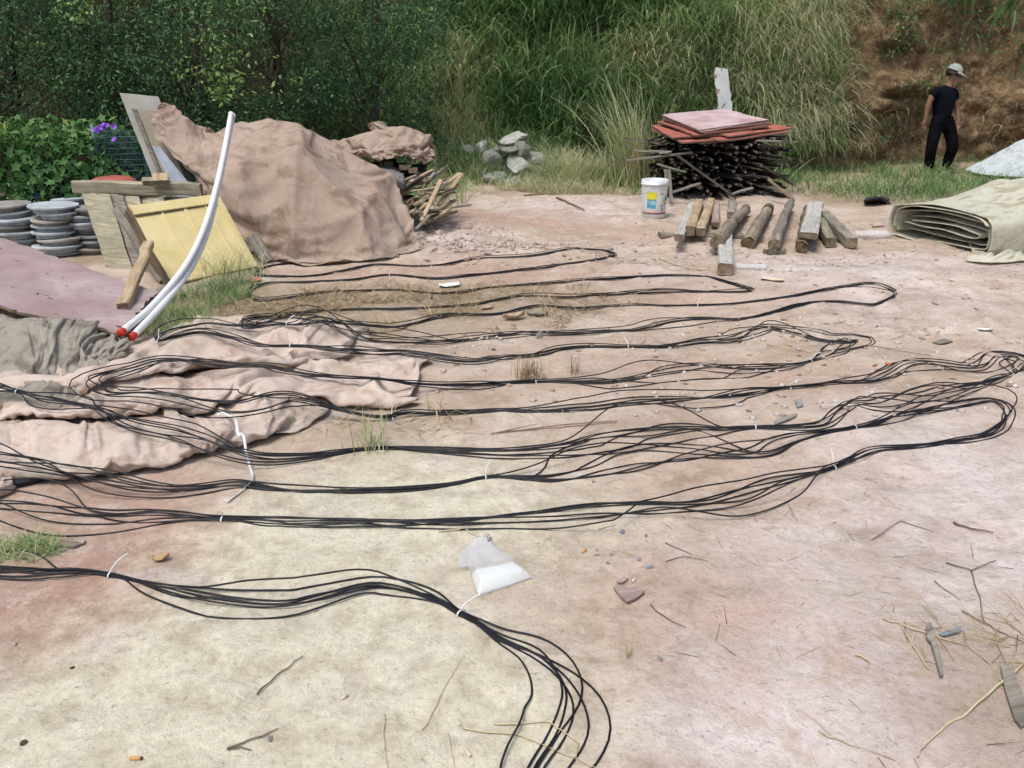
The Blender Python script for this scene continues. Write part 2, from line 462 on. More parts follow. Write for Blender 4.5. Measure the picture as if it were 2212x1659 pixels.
n1 = noise_node(nt, co, 1.4, 6, .6, .5); n2 = noise_node(nt, co, 7, 6, .68, .4); n3 = noise_node(nt, scaled(nt, co, (3, 3, 1)), 5, 5, .6, .3)
soil = ramp(nt, n2.outputs['Fac'], [(.3, (.030, .026, .016)), (.6, (.075, .058, .034)), (.75, (.11, .085, .05))]).outputs['Color']
clay = ramp(nt, n2.outputs['Fac'], [(.3, (.075, .050, .028)), (.5, (.21, .14, .075)), (.7, (.40, .29, .17))]).outputs['Color']
clay = mixrgb(nt, ramp(nt, n1.outputs['Fac'], [(.52, (0, 0, 0)), (.62, (.7, .7, .7))]).outputs['Color'], clay, (.10, .082, .05))
clay = mixrgb(nt, ramp(nt, n3.outputs['Fac'], [(.60, (0, 0, 0)), (.70, (.6, .6, .6))]).outputs['Color'], clay, (.055, .062, .028))
c = mixrgb(nt, attr(nt, 'cliff'), soil, clay)
nt.links.new(c, b.inputs['Base Color']); b.inputs['Roughness'].default_value = .95; b.inputs['Specular IOR Level'].default_value = .1
bump(nt, b, math_node(nt, 'ADD', n2.outputs['Fac'], math_node(nt, 'MULTIPLY', n1.outputs['Fac'], .6)), .9, .12)
me = np_mesh('hillside', hill(HXg, HTg).reshape(-1, 3), grid_faces(len(ht), len(hx)), True, {'cliff': smooth(3.9, 4.9, HXg + .5 * fbm(HXg, HTg, 0, 2, 4)) })
link(me, 'hillside', hm, kind='structure')

# ================================================================== vegetation builders
def blades(base, L, ang, phi0, phi1, w, segs=4, tint=None, jit=0.0):
    n = len(base)
    L, ang, phi0, phi1, w = [np.broadcast_to(np.asarray(a, float), (n,)) for a in (L, ang, phi0, phi1, w)]
    d = np.stack([np.cos(ang), np.sin(ang), np.zeros(n)], -1)
    tw = ang + np.pi / 2 + rng.uniform(-.7, .7, n)
    s = np.stack([np.cos(tw), np.sin(tw), np.zeros(n)], -1)
    pts = [base]
    for k in range(segs):
        ph = phi0 + (phi1 - phi0) * (k + .5) / segs
        step = (L / segs)[:, None] * (np.sin(ph)[:, None] * d + np.cos(ph)[:, None] * np.array([0, 0, 1.0]))
        pts.append(pts[-1] + step)
    V = np.zeros((n, segs + 1, 2, 3))
    for k in range(segs + 1):
        wk = w * (1 - (k / segs)) ** .75 * (0.55 + 0.45 * min(1, k * 1.5)) * .5 + 0.0004
        V[:, k, 0] = pts[k] - s * wk[:, None]; V[:, k, 1] = pts[k] + s * wk[:, None]
    idx = np.arange(n)[:, None] * ((segs + 1) * 2)
    F = []
    for k in range(segs):
        F.append(np.stack([idx[:, 0] + 2 * k, idx[:, 0] + 2 * k + 1, idx[:, 0] + 2 * k + 3, idx[:, 0] + 2 * k + 2], -1))
    F = np.concatenate(F)
    T = np.repeat(np.clip(tint if tint is not None else rng.random(n), 0, 1), (segs + 1) * 2)
    return V.reshape(-1, 3), F, T
def merge(list_):
    V, F, T, o = [], [], [], 0
    for v, f, t in list_:
        V.append(v); F.append(f + o); T.append(t); o += len(v)
    return np.concatenate(V), np.concatenate(F), np.concatenate(T)
LEAF_RHOMB = np.array([(0, 0, 0), (.35, .5, .12), (.72, .36, .10), (1, 0, -.05), (.72, -.36, .10), (.35, -.5, .12)])
LEAF_RHOMB_F = np.array([(0, 1, 2, 3), (0, 3, 4, 5)])
LEAF_IVY = np.array([(0, 0, 0), (-.12, .34, .05), (.25, .30, .06), (.42, .58, .0), (.58, .22, .06), (1, 0, -.08), (.58, -.22, .06), (.42, -.58, .0), (.25, -.30, .06), (-.12, -.34, .05)])
LEAF_IVY_F = np.array([(0, 1, 2, 3), (0, 3, 4, 5), (0, 5, 6, 7), (0, 7, 8, 9)])
LEAF_LONG = np.array([(0, 0, 0), (.25, .5, .03), (.65, .34, .0), (1, 0, -.16), (.65, -.34, .0), (.25, -.5, .03)])
def leaves(cen, d, nrm, L, W, tint, shape=LEAF_RHOMB, faces=LEAF_RHOMB_F):
    n = len(cen)
    d = d / (np.linalg.norm(d, axis=1)[:, None] + 1e-9)
    s = np.cross(nrm, d); s /= np.linalg.norm(s, axis=1)[:, None] + 1e-9
    nn = np.cross(d, s)
    L = np.broadcast_to(np.asarray(L, float), (n,)); W = np.broadcast_to(np.asarray(W, float), (n,))
    k = len(shape)
    V = cen[:, None, :] + shape[None, :, 0:1] * L[:, None, None] * d[:, None, :] + shape[None, :, 1:2] * W[:, None, None] * s[:, None, :] + shape[None, :, 2:3] * L[:, None, None] * nn[:, None, :]
    F = (np.arange(n)[:, None, None] * k + faces[None]).reshape(-1, 4)
    return V.reshape(-1, 3), F, np.repeat(np.clip(tint, 0, 1), k)
def rdir(n, up=0.0):
    v = rng.normal(size=(n, 3)); v[:, 2] += up
    return v / (np.linalg.norm(v, axis=1)[:, None] + 1e-9)
def veg(name, pack, mat, parent=None, **kw):
    V, F, T = pack
    me = np_mesh(name, V, F, False, {'tint': T})
    return link(me, name, mat, parent, **kw)

M_GRASS = mat_leaf('grass_blade', [(0, (.052, .118, .042)), (.3, (.145, .275, .095)), (.55, (.290, .42, .165)), (.75, (.52, .55, .29)), (1, (.70, .64, .44))], .35, .55, .2)
M_TREE = mat_leaf('evergreen_leaf', [(0, (.038, .088, .044)), (.5, (.082, .180, .072)), (.8, (.17, .30, .10)), (1, (.42, .56, .17))], .25, .45, .35)
M_VINE = mat_leaf('vine_leaf', [(0, (.036, .095, .034)), (.5, (.095, .22, .068)), (.85, (.19, .34, .10)), (1, (.36, .42, .13))], .3, .6, .2)
M_STRAW = mat_leaf('dry_straw', [(0, (.10, .07, .035)), (.5, (.30, .22, .11)), (1, (.56, .46, .27))], .15, .7, .2)
M_BAMBOO = mat_leaf('bamboo_leaf', [(0, (.035, .085, .03)), (.5, (.07, .16, .05)), (1, (.15, .26, .07))], .35, .45, .3)
M_FLOWER = mat_leaf('yellow_petal', [(0, (.55, .28, .02)), (1, (.75, .50, .05))], .3, .6, .2)
M_BARK = mat_basic('bark', [(.3, (.035, .028, .02)), (.7, (.10, .085, .065))], 14, .9, .5, 30, (1, 1, .25))

# ------------------------------------------------------------------ grass on the slope (uncountable)
def hill_pts(n, x0, x1, t0, t1, seed):
    r_ = np.random.default_rng(seed)
    x = r_.uniform(x0, x1, n); t = t0 + (t1 - t0) * r_.random(n) ** 1.15
    return hill(x, t), x, t
packs = []
def hill_grass(n, x0, x1, t0, t1, L0, L1, tint_c, tint_s, seed, droop=(1.2, 2.3), w=.013, dryright=True, thin=None):
    P, x, t = hill_pts(n, x0, x1, t0, t1, seed)
    # tussocks: pull blades towards clump centres
    cl = fbm(x * 1.6, t * 1.6, seed * .1, 2, seed)
    keep = cl > -.28
    if thin is not None: keep &= thin(x, t)
    P, x, t, cl = P[keep], x[keep], t[keep], cl[keep]
    m = len(P)
    L = rng.uniform(L0, L1, m) * (.8 + .5 * np.clip(cl, -.3, .6))
    ang = rng.normal(-np.pi / 2, .95, m)
    tint = tint_c + tint_s * rng.normal(size=m) * .6 + .40 * fbm(x * 1.1, t * 1.3, 5, 2, 7)
    P = P + np.stack([np.zeros(m), -rng.uniform(0, .12, m), np.zeros(m)], -1)
    packs.append(blades(P, L, ang, rng.uniform(.05, .7, m), rng.uniform(droop[0], droop[1], m), w * rng.uniform(.6, 1.4, m), 5, tint))
hill_grass(9000, -3.2, 4.4, 0.05, 3.4, .5, 1.15, .36, .28, 1)
hill_grass(6000, -1.5, 5.0, 0.7, 3.6, .5, 1.2, .55, .35, 2)
hill_grass(3800, -2.5, 4.0, 0.0, .9, .35, .9, .55, .5, 3)
hill_grass(3000, -12, -3.0, 0.2, 3.6, .5, 1.0, .22, .2, 4)
hill_grass(700, 5.4, 11.5, 2.4, 3.6, .4, .9, .35, .3, 5, (1.8, 2.9))
hill_grass(3600, 3.3, 5.2, 0.25, 3.2, .5, 1.3, .66, .35, 6, (2.3, 3.1), .011)          # dry grass hanging down the face
hill_grass(4200, -1.6, 3.2, .2, 3.2, .6, 1.25, .46, .22, 9, (1.4, 2.6), .034)      # broad reed blades
hill_grass(1500, -1.0, 4.5, .0, 1.6, .5, 1.1, .85, .25, 10, (.1, .9), .010)           # dead upright stalks
hill_grass(2200, 1.6, 5.2, 1.0, 3.4, .6, 1.2, .82, .2, 17, (1.9, 2.9), .014)
hill_grass(600, 5.2, 11, 0.2, 2.6, .25, .7, .75, .4, 8, (2.5, 3.1), .008)
veg('slope_grass', merge(packs), M_GRASS, label='long green and straw-coloured grass covering the hillside behind the yard', cat='grass', kind='stuff')
# low leafy creepers between the grass
packs = []
def hill_leaves(n, x0, x1, t0, t1, L, tint_c, tint_s, seed, thr=-.05, out=.28):
    P, x, t = hill_pts(n, x0, x1, t0, t1, seed)
    k = fbm(x * 1.3, t * 1.6, 2, 3, seed) > thr
    P, x, t = P[k], x[k], t[k]; m = len(P)
    P = P + np.stack([rng.normal(0, .05, m), -rng.uniform(0.02, out, m), rng.normal(0, .05, m)], -1)
    nrm = rdir(m) * .7 + np.array([0, -.6, .75])
    packs.append(leaves(P, rdir(m, -.5), nrm, L * rng.uniform(.6, 1.4, m), L * .55 * rng.uniform(.7, 1.3, m), tint_c + tint_s * rng.normal(size=m) + .25 * fbm(x * 2, t * 2, 0, 2, 3)))
hill_leaves(9000, -3.0, 3.5, 0.0, 2.4, .065, .42, .22, 11)
hill_leaves(5000, 1.5, 5.2, 0.3, 3.2, .06, .40, .25, 12, .05)
hill_leaves(1500, 5.4, 11.0, 1.8, 3.4, .06, .35, .25, 13, .15)
hill_leaves(4500, -12, -2.5, 0.0, 3.4, .07, .30, .2, 14)
hill_leaves(1500, 4.5, 7.4, 0.3, 2.8, .06, .3, .25, 15, .2)
veg('slope_creeper', merge(packs), M_VINE, label='small-leaved creepers tangled through the hillside grass', cat='creeper', kind='stuff')
P, x, t = hill_pts(60, 1.8, 4.8, .9, 2.6, 21); m = len(P)
P[:, 1] -= .32
veg('yellow_leaves', leaves(P, rdir(m), rdir(m) + np.array([0, -.8, .4]), rng.uniform(.05, .09, m), rng.uniform(.03, .05, m), rng.random(m)), M_FLOWER,
    label='scattered yellowing leaves among the hillside creepers', cat='leaves', kind='stuff')

# ------------------------------------------------------------------ trees on the left
def limb(p0, p1, r0, r1, bend=.15, n=7, sd=0):
    r_ = np.random.default_rng(sd)
    t = np.linspace(0, 1, n)[:, None]
    mid = r_.normal(0, bend, 3)
    P = np.asarray(p0) * (1 - t) + np.asarray(p1) * t + mid * (4 * t * (1 - t)) * np.linalg.norm(np.asarray(p1) - np.asarray(p0)) * .5
    return tube(P, r0 + (r1 - r0) * t[:, 0], 6, True)
def tree(x, y, h, rad, n, label, seed, tint=.35, leaf=.055, bright=()):
    global rng
    keep = rng; rng = np.random.default_rng(seed)
    z0 = float(terrain(x, y)) - .05
    root = empty('evergreen_tree', (x, y, z0), label, 'tree', 'evergreen trees behind the hedge')
    parts = [limb((x, y, z0), (x + rng.normal(0, .2), y + rng.normal(0, .1), h * .8), .075, .02, .08, 10, seed)]
    cen = []
    for k in range(26):
        a = rng.uniform(0, 2 * np.pi); zz = (rng.uniform(.06, .5) if k % 2 else rng.uniform(.25, 1.0)) * h
        rr = rad * (1.0 - .35 * abs(zz / h - .45)) * rng.uniform(.45, 1.0)
        cpt = np.array([x + rr * np.cos(a), y + rr * np.sin(a) * .8, zz]); cen.append(cpt)
        if k < 14:
            parts.append(limb((x, y, max(.2, zz * .6)), cpt, .022, .005, .12, 7, seed * 50 + k))
    v, f = join(parts)
    link(py_mesh('trunk', v, f, True), 'trunk', M_BARK, root)
    pk = []
    for cpt in cen:
        m = n // len(cen); r = rng.uniform(.34, .62)
        dd = rdir(m); q = cpt + dd * (r * rng.uniform(.35, 1.05, m) ** .6)[:, None] * np.array([1.15, 1, .75])
        q += .08 * np.stack([fbm(q[:, 0] * 3, q[:, 1] * 3, q[:, 2] * 3, 2, s_) for s_ in (1, 2, 3)], -1)
        k = q[:, 2] > .02; q = q[k]; dd = dd[k]; m = len(q)
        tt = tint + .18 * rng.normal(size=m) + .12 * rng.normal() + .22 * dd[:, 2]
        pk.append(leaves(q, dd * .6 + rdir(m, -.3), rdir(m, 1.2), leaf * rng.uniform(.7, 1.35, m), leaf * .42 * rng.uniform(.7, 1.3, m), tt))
    for (bu, bv, by, br, bn) in bright:        # sprays of young pale leaves
        cpt = at_y(bu, bv, by)
        q = cpt + rng.normal(size=(bn, 3)) * np.array([br, br * .5, br * .6]); m = bn
        pk.append(leaves(q, rdir(m), rdir(m, 1.2), .055 * rng.uniform(.7, 1.3, m), .03 * rng.uniform(.7, 1.3, m), rng.uniform(.8, 1.0, m)))
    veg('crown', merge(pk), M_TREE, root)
    rng = keep
tree(-7.6, 11.2, 4.6, 1.5, 9000, 'leftmost dark evergreen tree rising behind the vine hedge', 101, .33)
tree(-6.2, 10.9, 4.4, 1.3, 10000, 'dark evergreen tree directly behind the left half of the vine hedge', 102, .30)
tree(-5.0, 11.3, 4.8, 1.3, 10000, 'dark evergreen tree behind the purple flowers', 103, .28)
tree(-3.9, 11.0, 4.2, 1.25, 10000, 'dark evergreen tree behind the tall leaning grey board', 104, .27, bright=((160, 20, 10.2, .14, 60), (470, 100, 10.0, .16, 70)))
tree(-2.9, 11.3, 4.6, 1.25, 9000, 'evergreen tree with pale young shoots behind the top of the white pipes', 105, .33, bright=((480, 165, 9.9, .14, 110), (480, 205, 9.9, .07, 60), (590, 160, 10.0, .25, 40), (390, 150, 10, .1, 30)))
tree(-1.95, 11.9, 4.0, 1.1, 8000, 'rightmost evergreen tree where the wood meets the tall grass', 106, .38)

# ------------------------------------------------------------------ vine hedge with purple flowers
hroot = empty('vine_hedge', (-5.0, 8.8, 0), 'broad bright green vine hedge with lobed leaves and purple flowers', 'hedge')
n = 15000
q = np.stack([rng.uniform(-7.4, -3.62, n), rng.uniform(8.0, 9.5, n), rng.uniform(0, 1.12, n)], -1)
top = 1.0 + .07 * fbm(q[:, 0] * 1.6, q[:, 1] * 1.6, 0, 3, 9) - .55 * smooth(-4.15, -3.62, q[:, 0]) ** 2 - .05 * smooth(-5.2, -4.4, q[:, 0])
front = 8.15 + .10 * fbm(q[:, 0] * 2.2, q[:, 2] * 3, 0, 3, 19)
# keep the shell
dz = top - q[:, 2]; dy = q[:, 1] - front
keepm = (dz > 0) & (dy > 0) & ((dz < .16) | (dy < .16))
q = q[keepm]; dz = dz[keepm]; dy = dy[keepm]; m = len(q)
nr = np.where((dz < .16)[:, None], np.array([0, -.25, 1.0]), np.array([0, -1.0, .45])) + rng.normal(size=(m, 3)) * .45
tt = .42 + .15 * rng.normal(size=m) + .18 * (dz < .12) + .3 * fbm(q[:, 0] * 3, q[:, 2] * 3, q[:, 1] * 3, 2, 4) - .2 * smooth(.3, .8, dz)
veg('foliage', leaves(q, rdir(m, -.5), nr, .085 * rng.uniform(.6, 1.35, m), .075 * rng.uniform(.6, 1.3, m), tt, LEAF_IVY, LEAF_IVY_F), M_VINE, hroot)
# dark inside
core = []
for k in range(40):
    xx = rng.uniform(-7.2, -3.8); core.append(limb((xx, rng.uniform(8.4, 9.2), 0), (xx + rng.normal(0, .3), rng.uniform(8.4, 9.2), .85), .012, .004, .3, 6, k))
v, f = join(core); link(py_mesh('stem', v, f, True), 'stem', M_BARK, hroot)
m_pur, nt, b = nodes_of('purple_petal'); b.inputs['Base Color'].default_value = (.30, .10, .62, 1); b.inputs['Roughness'].default_value = .6
def flower_mesh():
    V = [(0, 0, 0)]; k = 10
    for i in range(k):
        a = 2 * np.pi * i / k; V.append((.016 * np.cos(a), .016 * np.sin(a), .02))
    for i in range(k):
        a = 2 * np.pi * i / k; r = .040 * (1 + .08 * (-1) ** i); V.append((r * np.cos(a), r * np.sin(a), .034))
    F = [(0, 1 + i, 1 + (i + 1) % k) for i in range(k)] + [(1 + i, 1 + k + i, 1 + k + (i + 1) % k, 1 + (i + 1) % k) for i in range(k)]
    return py_mesh('flower', V, F, True)
fm = flower_mesh()
for i, (fu, fv) in enumerate(((205, 282), (216, 278), (222, 276), (228, 279), (232, 274), (226, 272), (246, 275), (249, 304), (212, 283))):
    p = at_y(fu, fv, 8.05)
    o = link(fm, 'flower', m_pur, hroot); o.location = Vector(p) - hroot.location
    o.rotation_euler = (R(70) + random.uniform(-.5, .5), 0, random.uniform(-.7, .7))
    o.scale = (.62, .62, .62)
# ================================================================== the black cable bundle
CAB = [(690,571),(626,569),(574,577),(553,588),(562,598),(626,599),(693,594),(753,581),(813,571),(893,574),(952,570),(1032,559),(1151,554),(1231,543),(1300,539),(1327,549),
(1291,564),(1211,574),(1112,583),(1012,595),(944,602),(841,594),(753,604),(654,611),(574,615),(536,628),(548,646),(594,648),(673,637),(753,629),(833,626),(893,630),(952,635),(1012,630),(1072,620),(1151,613),(1271,610),(1371,598),(1446,592),(1517,598),(1580,613),(1622,628),
(1538,630),(1455,627),(1392,630),(1288,636),(1231,640),(1131,641),(1052,652),(972,662),(873,667),(793,668),(693,672),(594,684),(538,690),(525,700),(546,708),(606,712),(650,707),(697,697),(753,700),(833,704),(893,698),(952,684),(992,680),(1072,680),(1151,664),(1231,662),(1371,660),(1434,660),(1517,658),(1622,653),(1705,644),(1789,625),(1872,615),(1914,620),(1935,632),(1914,648),(1885,658),
(1810,653),(1726,661),(1664,677),(1601,689),(1538,689),(1467,695),(1413,705),(1363,714),(1288,716),(1211,720),(1111,726),(1032,731),(932,738),(853,739),(793,734),(753,719),(715,700),(650,695),(540,700),(450,695),(386,713),(343,728),(350,738),(429,722),(515,731),(579,747),(643,754),(729,760),(815,762),(873,762),(972,775),(1032,781),(1072,775),(1151,767),(1211,753),(1271,749),(1371,750),(1455,750),(1517,742),(1580,736),(1630,718),(1664,707),(1726,718),(1789,731),(1856,732),
(1831,746),(1789,767),(1747,782),(1684,794),(1601,799),(1496,797),(1413,807),(1329,820),(1271,824),(1151,826),(1052,831),(952,833),(873,829),(793,821),(713,813),(634,801),(594,791),(514,789),(407,780),(343,781),(290,797),(222,812),(194,829),(223,853),(300,861),(407,867),(515,877),(600,862),(643,863),(708,877),(772,895),(836,902),(873,896),(952,892),(1072,887),(1151,887),(1251,881),(1288,878),(1371,868),(1455,863),(1538,861),(1622,850),(1693,840),(1789,830),(1872,823),(1914,808),(1956,792),(2019,786),(2102,792),(2144,770),(2200,770),(2186,808),(2157,818),
(2081,838),(2019,855),(1956,866),(1893,874),(1840,870),(1812,884),(1781,911),(1739,922),(1643,924),(1538,928),(1475,932),(1392,943),(1288,957),(1200,968),(1100,974),(950,968),(815,970),(729,979),(643,989),(536,986),(450,966),(364,940),(257,914),(193,884),(128,865),(64,850),(0,844),(-170,848),(-330,890),(-330,950),(-170,975),(0,993),(64,1009),(150,1037),(257,1060),(343,1068),(429,1062),(515,1050),(600,1056),(686,1060),(815,1060),(949,1050),(1058,1033),(1200,1029),(1300,1012),(1392,997),(1517,989),(1643,982),(1705,956),(1768,939),(1827,930),(1893,918),(1956,903),(2061,878),(2140,865),(2173,884),(2163,918),
(2123,943),(2061,953),(1973,965),(1893,974),(1852,989),(1799,1010),(1700,1043),(1600,1072),(1491,1088),(1339,1098),(1192,1110),(1082,1118),(935,1129),(825,1131),(678,1132),(581,1129),(482,1121),(348,1120),(232,1126),(155,1124),(77,1112),(0,1100),(-200,1085),(-420,1105),(-460,1160),(-250,1210),(0,1229),(77,1233),(174,1236),(252,1247),(329,1268),(426,1284),(523,1298),(620,1301),(678,1290),(788,1266),(843,1269),(935,1292),(994,1328),(1045,1352),(1095,1376),(1165,1402),(1222,1445),(1254,1500),(1252,1560),(1225,1615),(1190,1665),(1140,1780),(1020,1950)]
TIES = [(252,1247,.35),(482,1121,.3),(994,1328,.35),(1827,930,-.3),(1632,924,0),(1799,1010,-.3),(1693,840,-.3),(1747,782,.3),(2160,817,.1),(1914,648,.3),(1511,657,.1),(1361,750,.1),(128,865,.25),(343,781,.3),(613,751,.1),(613,794,.25),(836,900,.1),(821,970,.2),(1159,825,.3),(841,594,.1),(1058,1033,.1)]
WIDE = [(1235,1500,.45,.045),(2165,890,.3,.035),(2120,780,.45,.045),(1800,745,.4,.07),(215,830,.4,.08),(330,735,.3,.03),(60,1020,.35,.03),(250,1055,.35,.022),(560,985,.35,.028),(1430,990,.45,.05),(1900,870,.4,.05),(640,1290,.35,.035),
        (1500,985,.5,.05),(700,740,.4,.05),(1000,760,.4,.05),(1500,690,.3,.05),(530,870,.4,.035),(1020,880,.3,.03),(1320,862,.4,.03),(1310,1100,.4,.03),(120,1115,.3,.02),(1920,622,.4,.04),(1500,800,.4,.05),(40,1236,.3,.03)]
CR = .0028
PACK = np.array([(0, 0), (1, 0), (-1, 0), (.5, .87), (-.5, .87), (2, 0), (0, 1.74)]) * CR * 2.05
M_CABLE, nt, b = nodes_of('black_cable')
cn = noise_node(nt, objco(nt), 14, 5, .6)
nt.links.new(ramp(nt, cn.outputs['Fac'], [(.35, (.006, .0065, .009)), (.62, (.014, .015, .019)), (.78, (.06, .053, .046))]).outputs['Color'], b.inputs['Base Color'])
b.inputs['Roughness'].default_value = .5; b.inputs['Specular IOR Level'].default_value = .4
M_TIE = mat_basic('white_nylon', [(.3, (.66, .68, .66)), (.7, (.8, .82, .8))], 20, .45, 0)
def build_cables(under):
    """under(x, y): height of whatever the cable lies on"""
    zs = []
    for u, v in CAB:
        z = 0.0
        for _ in range(8):
            p = at_z(u, v, z)
            z = .5 * z + .5 * max(float(under(p[0] + dx_, p[1] + dy_)) for dx_ in (-.03, 0, .03) for dy_ in (-.03, 0, .03))
        zs.append(z)
    zs = np.array(zs)
    for _ in range(2): zs = np.convolve(np.pad(zs, 1, mode='edge'), (.25, .5, .25), mode='valid')
    pts = np.array([at_z(u, v, z) for (u, v), z in zip(CAB, zs)])
    path = catmull(pts[:, :2], step=.028)
    # even out the step
    sl = np.concatenate([[0], np.cumsum(np.linalg.norm(np.diff(path, axis=0), axis=1))])
    ns = int(sl[-1] / .03); s = np.linspace(0, sl[-1], ns)
    path = np.stack([np.interp(s, sl, path[:, 0]), np.interp(s, sl, path[:, 1])], -1)
    tan = np.gradient(path, axis=0); tan /= np.linalg.norm(tan, axis=1)[:, None]
    nor = np.stack([-tan[:, 1], tan[:, 0]], -1)
    spread = .017 + .012 * fbm(s * .8, 0 * s, 0, 2, 3)
    for (u, v, rr, a) in WIDE:
        p = at_z(u, v, 0); d = np.hypot(path[:, 0] - p[0], path[:, 1] - p[1])
        spread += a * np.exp(-(d / rr) ** 2)
    tie_i = []
    for (u, v, tl) in TIES:
        p = at_z(u, v, 0); d = np.hypot(path[:, 0] - p[0], path[:, 1] - p[1])
        i = int(np.argmin(d)); tie_i.append((i, tl))
        spread *= 1 - .93 * np.exp(-((s - s[i]) / .16) ** 2)
    root = empty('cable_bundle', (float(path[0, 0]), float(path[0, 1]), 0), 'long bundle of black cables laid back and forth in rows across the dirt', 'cable')
    off_tight = CR * 2.1
    for k in range(7):
        lat = fbm(s * 1.15, 0 * s + k * 13.7, 0, 3, 200 + k) * 2.2 + .6 * np.clip(.022 / spread, 0, 1) * fbm(s * 4.0, 0 * s + k * 3.7, 0, 2, 250 + k) + np.clip(fbm(s * .9, 0 * s + 8.1 * k, 0, 2, 280 + k) - .33, 0, 1) * 9 * (-1) ** k
        lat = np.clip(lat, -2.4, 2.4)
        tightw = np.clip(1 - spread / .03, 0, 1)
        lx = PACK[k, 0] + lat * spread
        xy = path + nor * lx[:, None]
        along = fbm(s * .5, 0 * s + 5.1 * k, 0, 2, 300 + k)
        base = under(xy[:, 0], xy[:, 1])
        box = lambda a, n: np.convolve(np.pad(a, n, mode='edge'), np.ones(2 * n + 1) / (2 * n + 1), mode='valid')
        sm_ = box(np.maximum(base, box(base, 6)), 6)
        lift = np.clip(fbm(s * 1.4, 0 * s + 3.3 * k, 0, 2, 400 + k) - .28, 0, 1) * np.clip(spread / .05, 0, 1.6) * .13
        z = sm_ + CR + PACK[k, 1] * tightw + box(lift, 3)
        z = box(np.maximum(z, base + CR * .6), 2)
        P = np.column_stack([xy, z])
        V, F = tube(P, CR, 6, True)
        link(np_mesh('cable', V, F, True), 'cable', M_CABLE, root)
    for q, (i, tl) in enumerate(tie_i):
        c = np.array([path[i, 0] + nor[i, 0] * CR * .8, path[i, 1] + nor[i, 1] * CR * .8]); zc = float(under(c[0], c[1])) + CR * 2
        n3 = np.array([nor[i, 0], nor[i, 1], 0]); t3 = np.array([tan[i, 0], tan[i, 1], 0])
        V, F = [], []
        kk = 10
        for j in range(kk):
            a = 2 * np.pi * j / kk
            pc = np.array([c[0], c[1], zc]) + n3 * np.cos(a) * .015 + np.array([0, 0, 1]) * (np.sin(a) * .011)
            for sx in (-.0022, .0022):
                V.append(pc + t3 * sx)
        for j in range(kk):
            j2 = (j + 1) % kk
            F.append((2*j, 2*j2, 2*j2+1, 2*j+1))
        parts = [(V, F)]
        if tl:
            a = np.array([c[0], c[1], zc + .016]); L = .07 + .05 * abs(tl)
            dv = np.array([n3[0] * np.sign(tl) * .5 + .35 * t3[0] * (-1) ** q, n3[1] * np.sign(tl) * .5 + .35 * t3[1] * (-1) ** q, .75]); dv /= np.linalg.norm(dv)
            T = [a + dv * L * w_ + np.array([0, 0, -.03 * w_ * w_]) for w_ in np.linspace(0, 1, 5)]
            tv, tf = tube(T, [.0016, .0016, .0015, .0013, .0008], 4, True)
            parts.append((tv, tf))
        V, F = join(parts)
        o = link(py_mesh('cable_tie', V, F), 'cable_tie', M_TIE, root)
        add_mod_solid(o, .0012, 0)
    return root
# ================================================================== more materials and builders
def mat_wood(name, dark, mid, light, rough=.85, objvar=.35, grain=1.0, bmp=.5, stain=None):
    m, nt, b = nodes_of(name)
    co = objco(nt)
    ad = N(nt, 'ShaderNodeVectorMath', operation='ADD'); cmb = N(nt, 'ShaderNodeCombineXYZ')
    mm = math_node(nt, 'MULTIPLY', orand(nt), 43.0)
    for i in range(3): nt.links.new(mm, cmb.inputs[i])
    nt.links.new(co, ad.inputs[0]); nt.links.new(cmb.outputs[0], ad.inputs[1])
    gr = noise_node(nt, scaled(nt, ad.outputs[0], (1.2 * grain, 22 * grain, 22 * grain)), 2.0, 6, .65, .6)
    mo = noise_node(nt, ad.outputs[0], 3.5, 5, .6, .4)
    c = ramp(nt, gr.outputs['Fac'], [(.32, dark), (.5, mid), (.68, light)]).outputs['Color']
    c = mixrgb(nt, ramp(nt, mo.outputs['Fac'], [(.42, (0, 0, 0)), (.68, (.55, .55, .55))]).outputs['Color'], c, stain or dark)
    v = math_node(nt, 'ADD', math_node(nt, 'MULTIPLY', orand(nt), objvar), 1 - objvar / 2)
    c = mixrgb(nt, 1.0, c, v, 'MULTIPLY')
    nt.links.new(c, b.inputs['Base Color']); b.inputs['Roughness'].default_value = rough; b.inputs['Specular IOR Level'].default_value = .2
    bump(nt, b, gr.outputs['Fac'], bmp, .008)
    MATS[name] = m
    return m
W_GREY = mat_wood('weathered_grey_wood', (.13, .115, .09), (.26, .235, .19), (.38, .35, .29))
W_PALE = mat_wood('pale_old_timber', (.17, .155, .10), (.33, .30, .21), (.47, .43, .32), stain=(.20, .19, .12))
W_FRESH = mat_wood('yellowish_timber', (.27, .19, .11), (.46, .35, .22), (.60, .49, .34))
W_DARK = mat_wood('dark_rotten_timber', (.022, .018, .014), (.065, .055, .045), (.15, .13, .11), objvar=1.2)
W_LATH = mat_wood('brown_lath_wood', (.10, .075, .05), (.23, .175, .115), (.38, .30, .20), objvar=.7)
W_LOG = mat_wood('grey_brown_log', (.12, .095, .065), (.26, .22, .165), (.38, .33, .26), grain=.8)
W_WHITE = mat_wood('whitewashed_timber', (.30, .29, .25), (.50, .49, .44), (.62, .61, .56), objvar=.1)
W_PINK = mat_wood('pinkish_plank', (.24, .18, .15), (.40, .31, .27), (.5, .41, .36))
W_END = mat_basic('sawn_end_grain', [(.3, (.10, .075, .05)), (.7, (.30, .24, .16))], 30, .9, .3, 60, objvar=.4)
